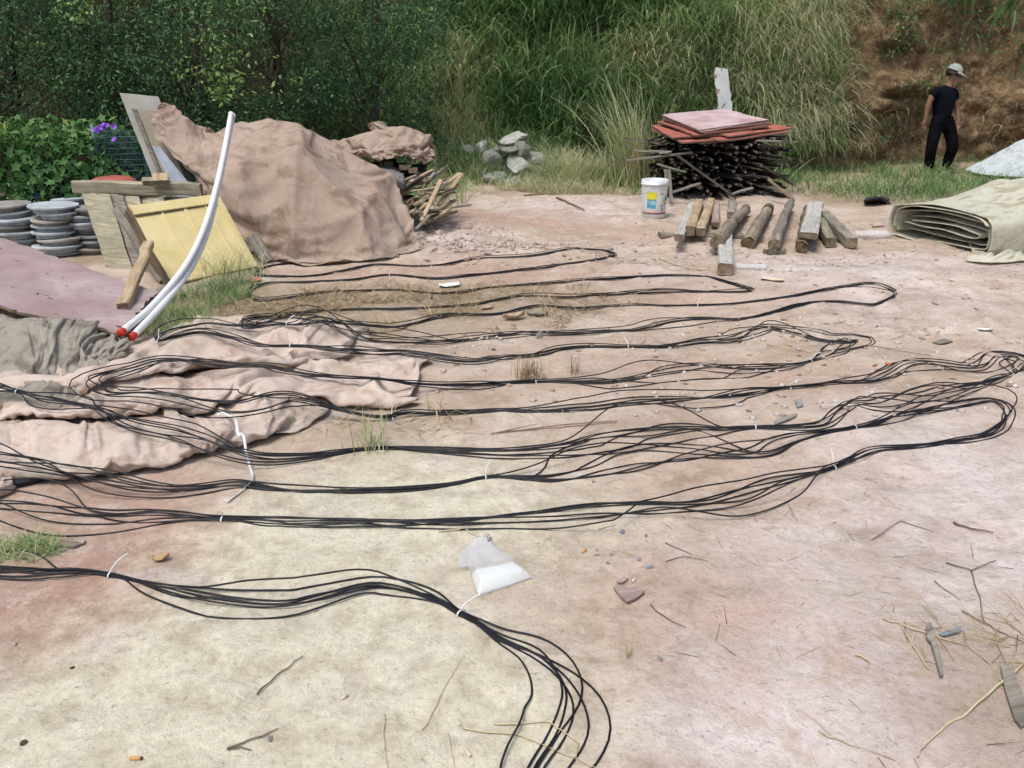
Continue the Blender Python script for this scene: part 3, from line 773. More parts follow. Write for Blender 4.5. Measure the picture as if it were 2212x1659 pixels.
def frame_matrix(A, B, up=(0, 0, 1), roll=0.0):
    A, B, up = Vector(A), Vector(B), Vector(up)
    x = (B - A).normalized(); y = up.cross(x)
    if y.length < 1e-4: y = Vector((0, 1, 0)).cross(x)
    y.normalize(); z = x.cross(y)
    M = Matrix((x, y, z)).transposed().to_4x4()
    if roll: M = M @ Matrix.Rotation(roll, 4, 'X')
    return Matrix.Translation((A + B) / 2) @ M
def beam_mesh(name, L, w, h, c=.006, seg=6, warp=.004, seed=0, endmat=True, round_=False, bow=0.0, taper=0.0, sides=12):
    rs = np.random.default_rng(seed)
    if round_:
        a = np.arange(sides) / sides * 2 * np.pi
        lump = 1 + .05 * rs.normal(size=sides)
        prof = np.stack([np.cos(a) * w / 2 * lump, np.sin(a) * h / 2 * lump], -1)
    else:
        prof = np.array([(-w/2 + c, -h/2), (w/2 - c, -h/2), (w/2, -h/2 + c), (w/2, h/2 - c), (w/2 - c, h/2), (-w/2 + c, h/2), (-w/2, h/2 - c), (-w/2, -h/2 + c)])
    k = len(prof); V, F = [], []
    for i in range(seg + 1):
        t = i / seg; x = (t - .5) * L
        off = rs.normal(0, warp, 2); sc_ = 1 + taper * (t - .5)
        for (a_, b_) in prof:
            e = rs.normal(0, warp * .5, 2)
            V.append((x + (rs.normal(0, .006) if i in (0, seg) else 0), a_ * sc_ + off[0] + e[0], b_ * sc_ + off[1] + e[1] + bow * (4 * t * (1 - t))))
    for i in range(seg):
        for j in range(k): F.append((i*k + j, i*k + (j+1) % k, (i+1)*k + (j+1) % k, (i+1)*k + j))
    nside = len(F)
    F.append(tuple(range(k))[::-1]); F.append(tuple(seg * k + j for j in range(k)))
    me = py_mesh(name, V, F, round_)
    return me, nside
def beam(name, A, B, w, h, mat, parent=None, up=(0, 0, 1), roll=0.0, end=W_END, label=None, cat=None, group=None, **kw):
    A = np.asarray(A, float); B = np.asarray(B, float)
    me, ns_ = beam_mesh(name, float(np.linalg.norm(B - A)), w, h, **kw)
    me.materials.append(mat)
    if end is not None:
        me.materials.append(end)
        for p in list(me.polygons)[ns_:]: p.material_index = 1; p.use_smooth = False
    o = bpy.data.objects.new(name, me); COL.objects.link(o)
    M = frame_matrix(A, B, up, roll)
    if parent is not None:
        o.parent = parent; M = Matrix.Translation(-Vector(parent.location)) @ M
    o.matrix_basis = M
    return setp(o, label, cat, group)
def sheet(name, P4, thick, mat, edge=None, nx=14, ny=10, warp=0.0, bow=0.0, seed=0, rag=0.0, parent=None, label=None, cat=None, group=None):
    """board spanned by corners A,B,C,D (A-B one edge, A-D the other), with thickness, warp and ragged edges; local frame so grain follows A-B"""
    A, B, C, D = [np.asarray(p, float) for p in P4]
    rs = np.random.default_rng(seed)
    o_ = (A + B + C + D) / 4
    ex = (B - A) / np.linalg.norm(B - A); ez = np.cross(B - A, D - A); ez /= np.linalg.norm(ez); ey = np.cross(ez, ex)
    Mr = np.stack([ex, ey, ez])             # world -> local rows
    s_, t_ = np.meshgrid(np.linspace(0, 1, nx), np.linspace(0, 1, ny))
    P = (A[None, None] * ((1 - s_) * (1 - t_))[..., None] + B * (s_ * (1 - t_))[..., None] + C * (s_ * t_)[..., None] + D * ((1 - s_) * t_)[..., None])
    Lp = (P - o_) @ Mr.T
    Lp[..., 2] += warp * fbm(s_ * 2.2, t_ * 2.2, seed, 2, seed) + bow * (4 * s_ * (1 - s_) - .5)
    if rag:
        edge_m = (s_ == 0) | (s_ == 1) | (t_ == 0) | (t_ == 1)
        Lp[..., :2] -= np.sign(Lp[..., :2]) * np.abs(rs.normal(0, rag, Lp[..., :2].shape)) * edge_m[..., None]
    top = Lp.copy(); bot = Lp.copy(); bot[..., 2] -= thick
    V = np.concatenate([top.reshape(-1, 3), bot.reshape(-1, 3)])
    F = [tuple(q) for q in grid_faces(ny, nx)]; n0 = nx * ny
    F += [tuple(int(i) + n0 for i in q[::-1]) for q in grid_faces(ny, nx)]
    nf = len(F)
    ring = [i for i in range(nx)] + [nx - 1 + nx * j for j in range(1, ny)] + [nx * (ny - 1) + i for i in range(nx - 2, -1, -1)] + [nx * j for j in range(ny - 2, 0, -1)]
    for a_, b_ in zip(ring, ring[1:] + ring[:1]): F.append((b_, a_, a_ + n0, b_ + n0))
    me = py_mesh(name, V, F)
    me.materials.append(mat); me.materials.append(edge or mat)
    for i, p in enumerate(me.polygons):
        if i >= nf: p.material_index = 1
    o = bpy.data.objects.new(name, me); COL.objects.link(o)
    M = Matrix([[Mr[0][i], Mr[1][i], Mr[2][i], o_[i]] for i in range(3)] + [[0, 0, 0, 1]])
    if parent is not None:
        o.parent = parent; M = Matrix.Translation(-Vector(parent.location)) @ M
    o.matrix_basis = M
    return setp(o, label, cat, group)
def lathe(prof, n=32, closed_bottom=True):
    V, F = [], []
    for (r, z) in prof:
        for j in range(n):
            a = 2 * np.pi * j / n; V.append((r * np.cos(a), r * np.sin(a), z))
    for i in range(len(prof) - 1):
        for j in range(n): F.append((i*n + j, i*n + (j+1) % n, (i+1)*n + (j+1) % n, (i+1)*n + j))
    if closed_bottom: F.append(tuple(range(n))[::-1])
    return V, F

# ------------------------------------------------------------------ cloth: lofted from measured rows, then relaxed with slack so it buckles
def loft(rows, nr, nc):
    rows = [np.asarray(r, float) for r in rows]
    def resample(P, n):
        Q = catmull(P, n_per=24)
        d = np.concatenate([[0], np.cumsum(np.linalg.norm(np.diff(Q, axis=0), axis=1))])
        # keep the columns of neighbouring rows together: sample by control index
        t = np.linspace(0, len(Q) - 1, n)
        return np.stack([np.interp(t, np.arange(len(Q)), Q[:, k]) for k in range(Q.shape[1])], -1)
    A = np.stack([resample(r, nc) for r in rows])          # rows x nc x 3
    return np.stack([resample(A[:, j], nr) for j in range(nc)], 1)
def folds(P0, amp, fs, ft, seed, sharp=1.0, diag=0.0):
    """push a lofted cloth into a few large irregular folds"""
    nr, nc, _ = P0.shape
    du = np.gradient(P0, axis=1); dv = np.gradient(P0, axis=0); nn = np.cross(du, dv); nn /= np.linalg.norm(nn, axis=-1)[..., None] + 1e-9
    nn *= np.sign(nn[..., 2:3] - .4 * nn[..., 1:2] + 1e-6)
    s_, t_ = np.meshgrid(np.linspace(0, 1, nc), np.linspace(0, 1, nr))
    ws = s_ + .10 * fbm(s_ * 3, t_ * 3, 1.5, 2, seed + 1) + diag * t_; wt = t_ + .10 * fbm(s_ * 3, t_ * 3, 7.5, 2, seed + 2)
    h = ridged(ws * fs, wt * ft, seed * .37, 2, seed)
    h = np.sign(h) * np.abs(h) ** sharp - .35
    return P0 + nn * (amp * h)[..., None]
def relax(P0, slack_r=1.05, slack_c=1.05, steps=60, iters=8, goal=.03, grav=.0012, noise=.012, floor=None, seed=0, bend=.25, goalmap=None, nscale=5.0, gap=.006):
    rs = np.random.default_rng(seed)
    nr, nc, _ = P0.shape
    d = lambda a, b: np.linalg.norm(a - b, axis=-1)
    rr = d(P0[1:], P0[:-1]); rc = d(P0[:, 1:], P0[:, :-1])
    rr = np.maximum(rr, rr.mean() * .05) * slack_r; rc = np.maximum(rc, rc.mean() * .05) * slack_c
    r1 = np.sqrt(((rr[:, 1:] + rr[:, :-1]) / 2) ** 2 + ((rc[1:] + rc[:-1]) / 2) ** 2)
    P = P0.copy()
    du = np.gradient(P0, axis=1); dv = np.gradient(P0, axis=0); nn = np.cross(du, dv); nn /= np.linalg.norm(nn, axis=-1)[..., None] + 1e-9
    s_, t_ = np.meshgrid(np.linspace(0, nc / nr, nc), np.linspace(0, 1, nr))
    P += nn * (noise * (fbm(s_ * nscale, t_ * nscale, seed, 4, seed) * 1.6))[..., None]
    P += rs.normal(0, noise * .08, P.shape)
    gm = goal if goalmap is None else (goal * goalmap)[..., None]
    prev = P.copy()
    fz = None if floor is None else floor(P0[..., 0], P0[..., 1]) + gap
    def solve(A, B, rest, k):
        dlt = B - A; L = np.linalg.norm(dlt, axis=-1) + 1e-9
        cor = dlt * ((L - rest) / L * .5 * k)[..., None]
        return cor
    for st in range(steps):
        vel = (P - prev) * .88; prev = P.copy()
        P = P + vel; P[..., 2] -= grav
        P = P + (P0 - P) * gm
        for it in range(iters):
            for off in (0, 1):
                a = slice(off, nr - 1, 2); b_ = slice(off + 1, nr, 2)
                c_ = solve(P[a], P[b_], rr[off::2], 1.0); P[a] += c_; P[b_] -= c_
            for off in (0, 1):
                a = slice(off, nc - 1, 2); b_ = slice(off + 1, nc, 2)
                c_ = solve(P[:, a], P[:, b_], rc[:, off::2], 1.0); P[:, a] += c_; P[:, b_] -= c_
            c_ = solve(P[:-1, :-1], P[1:, 1:], r1, .35); P[:-1, :-1] += c_ * .5; P[1:, 1:] -= c_ * .5
            c_ = solve(P[1:, :-1], P[:-1, 1:], r1, .35); P[1:, :-1] += c_ * .5; P[:-1, 1:] -= c_ * .5
        if bend and st < steps - 2:
            L = P.copy()
            L[1:-1] += bend * .5 * ((P[2:] + P[:-2]) / 2 - P[1:-1]); L[:, 1:-1] += bend * .5 * ((P[:, 2:] + P[:, :-2]) / 2 - P[:, 1:-1])
            P = L
        if floor is not None:
            low = P[..., 2] < fz
            P[..., 2] = np.where(low, fz, P[..., 2])
            P[..., :2] = np.where(low[..., None], prev[..., :2] + (P[..., :2] - prev[..., :2]) * .3, P[..., :2])
    return P
def cloth_obj(name, P, mat, parent=None, thick=.005, sub=1, **kw):
    nr, nc, _ = P.shape
    me = np_mesh(name, P.reshape(-1, 3), grid_faces(nr, nc), True)
    o = link(me, name, mat, parent, **kw)
    if sub:
        m = o.modifiers.new('sub', 'SUBSURF'); m.levels = sub; m.render_levels = sub
    add_mod_solid(o, thick, 0)
    return o
def mat_canvas(name, a, b_, stain, stain2, sc_=1.0):
    m, nt, b = nodes_of(name)
    co = objco(nt)
    n1 = noise_node(nt, co, 2.0 * sc_, 6, .62, .6); n2 = noise_node(nt, co, 5.5 * sc_, 6, .68, .9); n3 = noise_node(nt, co, 16, 5, .7)
    c = ramp(nt, n1.outputs['Fac'], [(.35, a), (.65, b_)]).outputs['Color']
    c = mixrgb(nt, ramp(nt, n2.outputs['Fac'], [(.50, (0, 0, 0)), (.62, (.9, .9, .9))]).outputs['Color'], c, stain)
    c = mixrgb(nt, ramp(nt, n1.outputs['Fac'], [(.57, (0, 0, 0)), (.68, (.85, .85, .85))]).outputs['Color'], c, stain2)
    c = mixrgb(nt, ramp(nt, n3.outputs['Fac'], [(.25, (.5, .5, .5)), (.45, (0, 0, 0))]).outputs['Color'], c, stain)
    nt.links.new(c, b.inputs['Base Color']); b.inputs['Roughness'].default_value = .8; b.inputs['Specular IOR Level'].default_value = .25
    w = N(nt, 'ShaderNodeTexNoise'); w.inputs['Scale'].default_value = 160; w.inputs['Detail'].default_value = 2; nt.links.new(co, w.inputs['Vector'])
    cr0 = noise_node(nt, co, 4.5, 3, .5, .8); cr = N(nt, 'ShaderNodeMath', operation='ABSOLUTE'); nt.links.new(math_node(nt, 'SUBTRACT', cr0.outputs['Fac'], .5), cr.inputs[0])
    bump(nt, b, math_node(nt, 'ADD', math_node(nt, 'MULTIPLY', w.outputs['Fac'], .1), math_node(nt, 'MULTIPLY', cr.outputs[0], -1.2)), .45, .03)
    MATS[name] = m
    return m
C_BROWN = mat_canvas('brown_canvas', (.36, .275, .21), (.43, .34, .27), (.25, .17, .12), (.16, .13, .10), .7)
C_PINK = mat_canvas('pink_beige_canvas', (.54, .44, .36), (.62, .525, .44), (.42, .31, .24), (.44, .37, .29))
C_OLIVE = mat_canvas('olive_grey_canvas', (.27, .245, .20), (.37, .335, .275), (.17, .15, .12), (.24, .22, .18))
C_CREAM = mat_canvas('cream_green_canvas', (.53, .52, .40), (.63, .62, .50), (.38, .33, .22), (.46, .41, .29))
C_WHITE = mat_canvas('white_sheeting', (.46, .52, .53), (.55, .60, .61), (.36, .38, .35), (.36, .36, .30))
def rough_edge(P0, amp, freq, seed):
    """uneven, slightly torn outline: in-plane drift that grows towards the hem"""
    nr, nc, _ = P0.shape; s_, t_ = np.meshgrid(np.linspace(0, 1, nc), np.linspace(0, 1, nr))
    e = np.exp(-np.minimum(np.minimum(s_, 1 - s_), np.minimum(t_, 1 - t_)) / .06)
    Q = P0.copy()
    for k in range(2):
        f_ = vnoise(s_ * freq, t_ * freq, k * 9.1, seed + k); f_ = f_ + .6 * vnoise(s_ * freq * 2.7, t_ * freq * 2.7, k * 3.3, seed + 5 + k)
        Q[..., k] += amp * f_ * (.25 + e)
    return Q
def z_rows(rows): return [[at_z(u, v, z + float(terrain(*at_z(u, v, z)[:2]))) for (u, v, z) in r] for r in rows]
def y_rows(rows): return [[at_y(u, v, y) for (u, v, y) in r] for r in rows]
def simulate(name, P0, collider=None, frames=30, shrink=-.12, bend=1.0, mass=.35, tension=15.0, selfc=True, pin=None, quality=6, gap=.006, ground_z=None, wind=0, friction=12.0, seed=0, noise=.004):
    """let Blender's cloth solver settle a measured sheet; returns the settled grid"""
    nr, nc, _ = P0.shape
    rs = np.random.default_rng(seed)
    P = P0 + rs.normal(0, noise, P0.shape)
    me = np_mesh(name + '_sim', P.reshape(-1, 3), grid_faces(nr, nc), False)
    o = bpy.data.objects.new(name + '_sim', me); COL.objects.link(o)
    m = o.modifiers.new('cloth', 'CLOTH'); s = m.settings
    s.quality = quality; s.mass = mass; s.tension_stiffness = s.compression_stiffness = tension; s.shear_stiffness = tension * .4
    s.bending_stiffness = bend; s.bending_damping = .5; s.air_damping = 2.0; s.shrink_min = shrink
    s.tension_damping = s.compression_damping = 8; s.shear_damping = 5
    if pin is not None:
        vg = o.vertex_groups.new(name='pin')
        w = pin.ravel()
        for i in np.nonzero(w > 0)[0]: vg.add([int(i)], float(w[i]), 'REPLACE')
        s.vertex_group_mass = 'pin'; s.pin_stiffness = 1.0
    c = m.collision_settings; c.use_collision = True; c.distance_min = gap; c.collision_quality = 3
    c.use_self_collision = selfc; c.self_distance_min = gap; c.self_friction = 5; c.friction = friction
    cols = []
    for (V, F) in (collider or []):
        cm = np_mesh('col', V, F, False); co_ = bpy.data.objects.new('col', cm); COL.objects.link(co_)
        mm = co_.modifiers.new('col', 'COLLISION'); co_.collision.thickness_outer = .004; co_.collision.cloth_friction = friction; cols.append(co_)
    m.point_cache.frame_start = 1; m.point_cache.frame_end = frames + 2
    for f in range(1, frames + 1): SC.frame_set(f)
    dg = bpy.context.evaluated_depsgraph_get()
    ev = o.evaluated_get(dg); em = ev.to_mesh()
    out = np.zeros(len(em.vertices) * 3, np.float32); em.vertices.foreach_get('co', out); ev.to_mesh_clear()
    for q in [o] + cols:
        d = q.data; bpy.data.objects.remove(q); bpy.data.meshes.remove(d)
    SC.frame_set(1)
    return out.reshape(nr, nc, 3).astype(float)

def hem_pins(shape, every):
    """a few hem points stay where they were measured, the slack between them buckles"""
    w = np.zeros(shape[:2]); w[0, ::every] = 1; w[-1, ::every] = 1; w[::every, 0] = 1; w[::every, -1] = 1; w[-1, -1] = 1
    return w
def corner_pins(shape):
    w = np.zeros(shape[:2]); w[0, 0] = w[-1, 0] = w[0, -1] = w[-1, -1] = 1; w[shape[0] // 2, -1] = w[shape[0] // 3, -1] = w[2 * shape[0] // 3, -1] = 1; w[0, shape[1] // 2] = 1; w[::12, 0] = 1
    return w
def mounds(x0, x1, y0, y1, st, ms):
    """ground patch with soft lumps for the cloth to settle on"""
    xs = np.arange(x0, x1, st); ys = np.arange(y0, y1, st); CX, CY = np.meshgrid(xs, ys); T = terrain(CX, CY); Z = T.copy()
    for (u, v, rx, ry, h) in ms:
        q = at_z(u, v, 0); Z = np.maximum(Z, T + h * np.exp(-((CX - q[0]) / rx) ** 2 - ((CY - q[1]) / ry) ** 2) - .01)
    return (np.stack([CX, CY, Z], -1).reshape(-1, 3), grid_faces(len(ys), len(xs)))
# ================================================================== LEFT: canvases
def heightmap(P, res=.02):
    q = P.reshape(-1, 3); x0, y0 = q[:, 0].min() - .1, q[:, 1].min() - .1
    nx = int((q[:, 0].max() + .1 - x0) / res) + 2; ny = int((q[:, 1].max() + .1 - y0) / res) + 2
    H = np.full((ny, nx), -9.0)
    # densify the cloth so every cell is hit
    D = [P]
    for t in (.25, .5, .75):
        D.append(P[:-1] * (1 - t) + P[1:] * t)
    D2 = []
    for d in D:
        D2.append(d)
        for t in (.25, .5, .75): D2.append(d[:, :-1] * (1 - t) + d[:, 1:] * t)
    q = np.concatenate([d.reshape(-1, 3) for d in D2])
    np.maximum.at(H, (((q[:, 1] - y0) / res).astype(int), ((q[:, 0] - x0) / res).astype(int)), q[:, 2])
    for _ in range(3):                                   # bridge narrow gaps, then soften: a cable spans the folds
        G = H.copy()
        for a in (-1, 0, 1):
            for c_ in (-1, 0, 1): G = np.maximum(G, np.roll(np.roll(H, a, 0), c_, 1))
        H = G
    H0 = np.where(H < -1, 0, H)
    for _ in range(3):
        G = 0
        for a in (-2, -1, 0, 1, 2):
            for c_ in (-2, -1, 0, 1, 2): G = G + np.roll(np.roll(H0, a, 0), c_, 1)
        H0 = G / 25
    H = np.where(H < -1, -9, H0)
    def f(x, y):
        x = np.asarray(x, float); y = np.asarray(y, float)
        i = ((y - y0) / res).astype(int); j = ((x - x0) / res).astype(int)
        ok = (i >= 0) & (i < ny) & (j >= 0) & (j < nx)
        return np.where(ok, H[np.clip(i, 0, ny - 1), np.clip(j, 0, nx - 1)], -9.0)
    return f
rows = [[(-150,990,0),(0,1000,0),(150,1012,0),(300,985,0),(450,962,0),(580,935,0),(690,875,0)],
 [(-150,950,.09),(0,962,.10),(150,972,.10),(300,950,.10),(450,922,.10),(580,892,.09),(702,842,.05)],
 [(-150,915,.13),(0,915,.14),(150,930,.13),(300,920,.13),(450,888,.13),(580,855,.13),(715,815,.06)],
 [(-150,885,.05),(0,890,.05),(150,908,.02),(300,895,.03),(450,872,.03),(590,838,.06),(770,830,.02)],
 [(-150,868,.08),(0,868,.09),(130,874,.10),(280,870,.12),(450,860,.11),(620,848,.09),(840,880,.01)],
 [(-150,856,.10),(0,856,.12),(150,850,.15),(300,830,.17),(480,815,.16),(650,805,.10),(884,864,.01)],
 [(-150,851,.06),(0,851,.07),(190,830,.08),(320,808,.06),(500,798,.06),(680,790,.06),(896,828,.01)],
 [(-150,847,.05),(0,847,.06),(215,808,.14),(340,780,.17),(520,768,.15),(700,768,.09),(906,792,.01)],
 [(-150,844,.04),(0,844,.04),(235,784,.13),(380,744,.16),(560,730,.18),(700,733,.14),(862,768,.01)],
 [(-150,841,.02),(0,841,.02),(262,766,.04),(420,718,.08),(600,704,.16),(690,706,.20),(785,748,.01)],
 [(-150,838,0),(0,838,0),(275,756,0),(430,710,0),(600,706,.02),(700,714,.02),(775,745,0)]]
P0 = rough_edge(loft(z_rows(rows), 68, 118), .03, 9, 4); P0[..., 2] = P0[..., 2] * 1.2 + .02
PG = simulate('canvas', P0, [mounds(-4.2, 1.2, 2.0, 6.2, .06, [(100,960,.35,.08,.10), (350,940,.4,.07,.09), (560,890,.25,.08,.10), (260,850,.4,.08,.12), (520,830,.3,.07,.10), (650,735,.18,.14,.15), (420,755,.2,.10,.12), (60,850,.3,.10,.10), (700,800,.1,.1,.05)])], 20, -.22, 3.0, noise=.004, gap=.005, pin=corner_pins(P0.shape))
cloth_obj('canvas_sheet', PG, C_PINK, thick=.003, label='crumpled pinkish beige canvas spread on the dirt under the cables', cat='tarp')
rows = [[(-200,870,0),(0,858,.01),(90,856,.01),(170,832,.01),(232,795,0),(278,768,0)],
 [(-200,835,.10),(0,822,.12),(90,822,.12),(160,797,.11),(222,772,.07),(274,757,.02)],
 [(-200,785,.20),(0,770,.22),(90,770,.22),(150,755,.19),(212,744,.11),(266,750,.03)],
 [(-200,742,.24),(0,730,.26),(80,724,.28),(140,718,.23),(202,726,.13),(257,744,.03)],
 [(-200,705,.22),(0,694,.25),(70,680,.28),(112,693,.19),(182,711,.09),(252,740,.02)],
 [(-200,692,.05),(0,680,.10),(70,672,.18),(118,686,.06),(182,706,0),(252,737,0)]]
P0 = rough_edge(loft(z_rows(rows), 60, 84), .03, 8, 2); P0[..., 2] = P0[..., 2] * 1.2 + .02
PO = simulate('canvas', P0, [mounds(-4.4, -1.4, 3.4, 6.0, .06, [(60,760,.35,.25,.18), (150,745,.2,.15,.14), (-120,760,.4,.3,.18), (60,700,.2,.15,.18)])], 19, -.28, 3.0, noise=.004, gap=.005, pin=corner_pins(P0.shape))
cloth_obj('canvas_sheet', PO, C_OLIVE, thick=.003, label='heaped olive grey canvas in front of the pink plywood board', cat='tarp')
rows = [[(350,300,8.6),(385,310,8.6),(425,340,8.6),(470,345,8.7),(540,330,8.8),(640,340,8.8),(730,370,8.7),(800,395,8.6),(850,420,8.4)],
 [(343,232,7.80),(372,244,7.80),(412,290,7.85),(448,300,7.95),(530,274,7.95),(640,286,7.95),(722,330,7.9),(795,368,7.9),(850,405,7.9)],
 [(340,262,7.66),(376,284,7.62),(420,312,7.65),(462,318,7.65),(545,300,7.62),(650,312,7.6),(732,352,7.65),(806,385,7.7),(858,417,7.8)],
 [(342,292,7.60),(385,320,7.55),(428,345,7.50),(475,352,7.45),(552,345,7.38),(655,355,7.35),(738,390,7.45),(814,412,7.55),(866,436,7.7)],
 [(388,350,7.48),(415,372,7.45),(452,396,7.34),(505,408,7.25),(572,412,7.16),(660,420,7.12),(748,445,7.22),(826,460,7.34),(880,474,7.52)],
 [(425,395,7.36),(448,422,7.32),(482,455,7.22),(532,474,7.12),(592,482,7.02),(665,490,6.98),(752,500,7.05),(836,505,7.16),(888,506,7.35)],
 [(440,414,7.32),(466,448,7.28),(500,498,7.16),(548,530,7.06),(606,540,6.96),(668,540,6.90),(757,542,6.95),(845,538,7.06),(896,532,7.22)],
 [(441,417,7.32),(468,452,7.28),(503,506,7.16),(552,538,7.06),(612,566,6.90),(682,571,6.84),(762,573,6.82),(850,562,6.94),(899,546,7.18)]]
P0 = loft(y_rows(rows), 66, 92)
du = np.gradient(P0, axis=1); dv = np.gradient(P0, axis=0); nn = np.cross(du, dv); nn /= np.linalg.norm(nn, axis=-1)[..., None] + 1e-9
nn *= np.sign(-nn[..., 1:2] + .3 * nn[..., 2:3] + 1e-6)
X = P0 - np.array([0, 0, CAM_H]); dep = X[..., 1] * CP - X[..., 2] * SP
U_ = 1106 + FD * X[..., 0] / dep; V_ = 829.5 - FD * (X[..., 1] * SP + X[..., 2] * CP) / dep
hp_ = np.full(U_.shape, -.06)                                     # ridges of the stacked goods under the cover
for (a0, b0, a1, b1, amp, w_) in ((640,350,634,540,.11,20), (650,345,775,470,.10,18), (520,300,640,340,.06,26), (775,470,795,550,.11,14), (480,310,500,450,.07,22), (800,400,870,520,.10,12), (376,262,415,345,.07,12), (450,330,520,440,.06,16), (560,480,600,540,-.07,30)):
    dx_, dy_ = a1 - a0, b1 - b0; tc = np.clip(((U_ - a0) * dx_ + (V_ - b0) * dy_) / (dx_ * dx_ + dy_ * dy_), 0, 1)
    hp_ += amp * np.exp(-np.hypot(U_ - a0 - tc * dx_, V_ - b0 - tc * dy_) / w_)
CL = P0 + nn * hp_[..., None]
pin = np.zeros(P0.shape[:2]); pin[0, :] = 1; pin[::5, 0] = 1; pin[-1, ::9] = 1; pin[::8, -1] = 1; pin[10, 0:14:3] = 1
PT = simulate('cover', rough_edge(P0, .03, 8, 7) + nn * .05, [(CL[:56].reshape(-1, 3), grid_faces(56, 92)[:, ::-1]), mounds(-4.6, .2, 5.8, 9.6, .08, [])], 25, -.06, 1.5, pin=pin, noise=.002, gap=.005)
cloth_obj('canvas_cover', PT, C_BROWN, thick=.004, label='brown canvas draped over the large heap behind the white pipes', cat='tarp')
rows = [[(735,360,9.3),(775,340,9.3),(815,325,9.4),(860,322,9.4),(905,332,9.3),(935,350,9.3)],
 [(724,326,8.85),(768,305,8.9),(812,288,8.95),(862,284,8.95),(906,298,8.95),(934,316,8.95)],
 [(722,334,8.6),(770,322,8.6),(815,306,8.6),(862,304,8.65),(908,314,8.7),(936,330,8.8)],
 [(738,345,8.45),(780,338,8.4),(818,330,8.4),(862,326,8.45),(905,332,8.55),(932,348,8.7)],
 [(760,352,8.4),(795,352,8.35),(825,346,8.35),(862,344,8.4),(898,346,8.5),(926,362,8.65)]]
P0 = loft(y_rows(rows), 44, 62); pin = hem_pins(P0.shape, 6)
CL = P0 - np.array([0, 0, .09]) 
PB = simulate('cover', rough_edge(P0, .03, 7, 3) + np.array([0, 0, .04]), [(CL.reshape(-1, 3), grid_faces(44, 62)[:, ::-1])], 18, -.32, 2.5, pin=pin, noise=.004, gap=.005)
broot = empty('canvas_cover', tuple(at_z(850, 400, 0)), 'crumpled brown canvas bunched on top of the second heap beside the laths', 'tarp')
cloth_obj('sheet', PB, C_BROWN, broot, thick=.006)
rows = [[(794,266,8.95),(806,262,8.82),(822,262,8.80),(834,264,8.98)], [(800,278,8.95),(812,272,8.80),(826,270,8.78),(836,272,8.95)], [(806,292,8.9),(822,284,8.75),(840,282,8.75),(856,286,8.9)], [(812,306,8.8),(834,298,8.7),(860,296,8.7),(884,302,8.85)]]
cloth_obj('flap', relax(loft(y_rows(rows), 22, 20), 1.1, 1.15, 30, 6, .08, .0005, .02, None, 4, .1), C_BROWN, broot, thick=.006)
rows = [[(800,362,8.5),(840,356,8.5),(870,366,8.5)], [(795,378,8.25),(835,372,8.2),(872,384,8.25)], [(815,398,8.15),(845,396,8.1),(870,402,8.2)], [(830,410,8.2),(850,408,8.2),(868,412,8.25)]]
cloth_obj('cloth_scrap', relax(loft(y_rows(rows), 24, 30), 1.12, 1.15, 30, 7, .06, .0008, .03, None, 9, .1), mat_canvas('grey_rag', (.16, .155, .15), (.24, .23, .22), (.1, .09, .08), (.12, .11, .10)),
          label='grey cloth scrap hanging below the second heap canvas', cat='cloth')
# small corner of canvas at the left edge
rows = [[(-120,1090,0),(-20,1075,0),(20,1062,0),(38,1050,0)], [(-120,1060,.06),(-20,1045,.07),(15,1035,.06),(34,1040,.02)], [(-120,1030,.06),(-20,1018,.06),(8,1015,.04),(20,1022,.01)], [(-120,1010,0),(-20,1008,0),(5,1010,0),(14,1014,0)]]
cloth_obj('canvas_sheet', relax(loft(z_rows(rows), 24, 30), 1.1, 1.1, 25, 6, .05, .001, .02, terrain, 6, .1), C_PINK, thick=.005, label='small torn canvas corner at the left edge below the large canvas', cat='tarp')
rows = [[(20,1052,.004),(60,1044,.004),(110,1030,.004),(150,1016,.004)], [(22,1040,.03),(60,1032,.035),(105,1020,.03),(140,1010,.01)], [(10,1022,.02),(55,1016,.03),(95,1010,.02),(125,1006,.004)]]
cloth_obj('dark_sheet', relax(loft(z_rows(rows), 16, 26), 1.05, 1.05, 20, 5, .06, .0006, .015, terrain, 2, .1), mat_canvas('navy_sheet', (.018, .024, .034), (.035, .042, .055), (.02, .02, .02), (.03, .03, .03)), thick=.003, label='dark navy sheet showing under the front of the beige canvas', cat='sheet')
_hm1, _hm2 = heightmap(PG), heightmap(PO)
def under(x, y):
    return np.maximum(np.maximum(terrain(x, y), _hm1(x, y)), _hm2(x, y))
build_cables(under)

# ================================================================== LEFT: boards, panel, pipes
M_YEL, nt, b = nodes_of('yellow_paint')
co = objco(nt); n1 = noise_node(nt, co, 5, 6, .6, .5); n2 = noise_node(nt, co, 28, 4, .7)
c = ramp(nt, n1.outputs['Fac'], [(.35, (.66, .54, .24)), (.65, (.76, .65, .34))]).outputs['Color']
c = mixrgb(nt, ramp(nt, n2.outputs['Fac'], [(.28, (.6, .6, .6)), (.40, (0, 0, 0))]).outputs['Color'], c, (.45, .33, .12))
n5 = noise_node(nt, scaled(nt, co, (1, 7, 1)), 4.5, 6, .7, .6)
c = mixrgb(nt, ramp(nt, n5.outputs['Fac'], [(.56, (0, 0, 0)), (.72, (.55, .55, .55))]).outputs['Color'], c, (.50, .40, .20))
nt.links.new(c, b.inputs['Base Color']); b.inputs['Roughness'].default_value = .5; bump(nt, b, n1.outputs['Fac'], .15, .01)
A = at_z(371, 615, .01); Bp = at_z(555, 577, .01); D = at_z(279, 449, .50); Cc = at_z(469, 422, .52)
A, Bp, Cc, D = [np.asarray(p) for p in (A, Bp, Cc, D)]
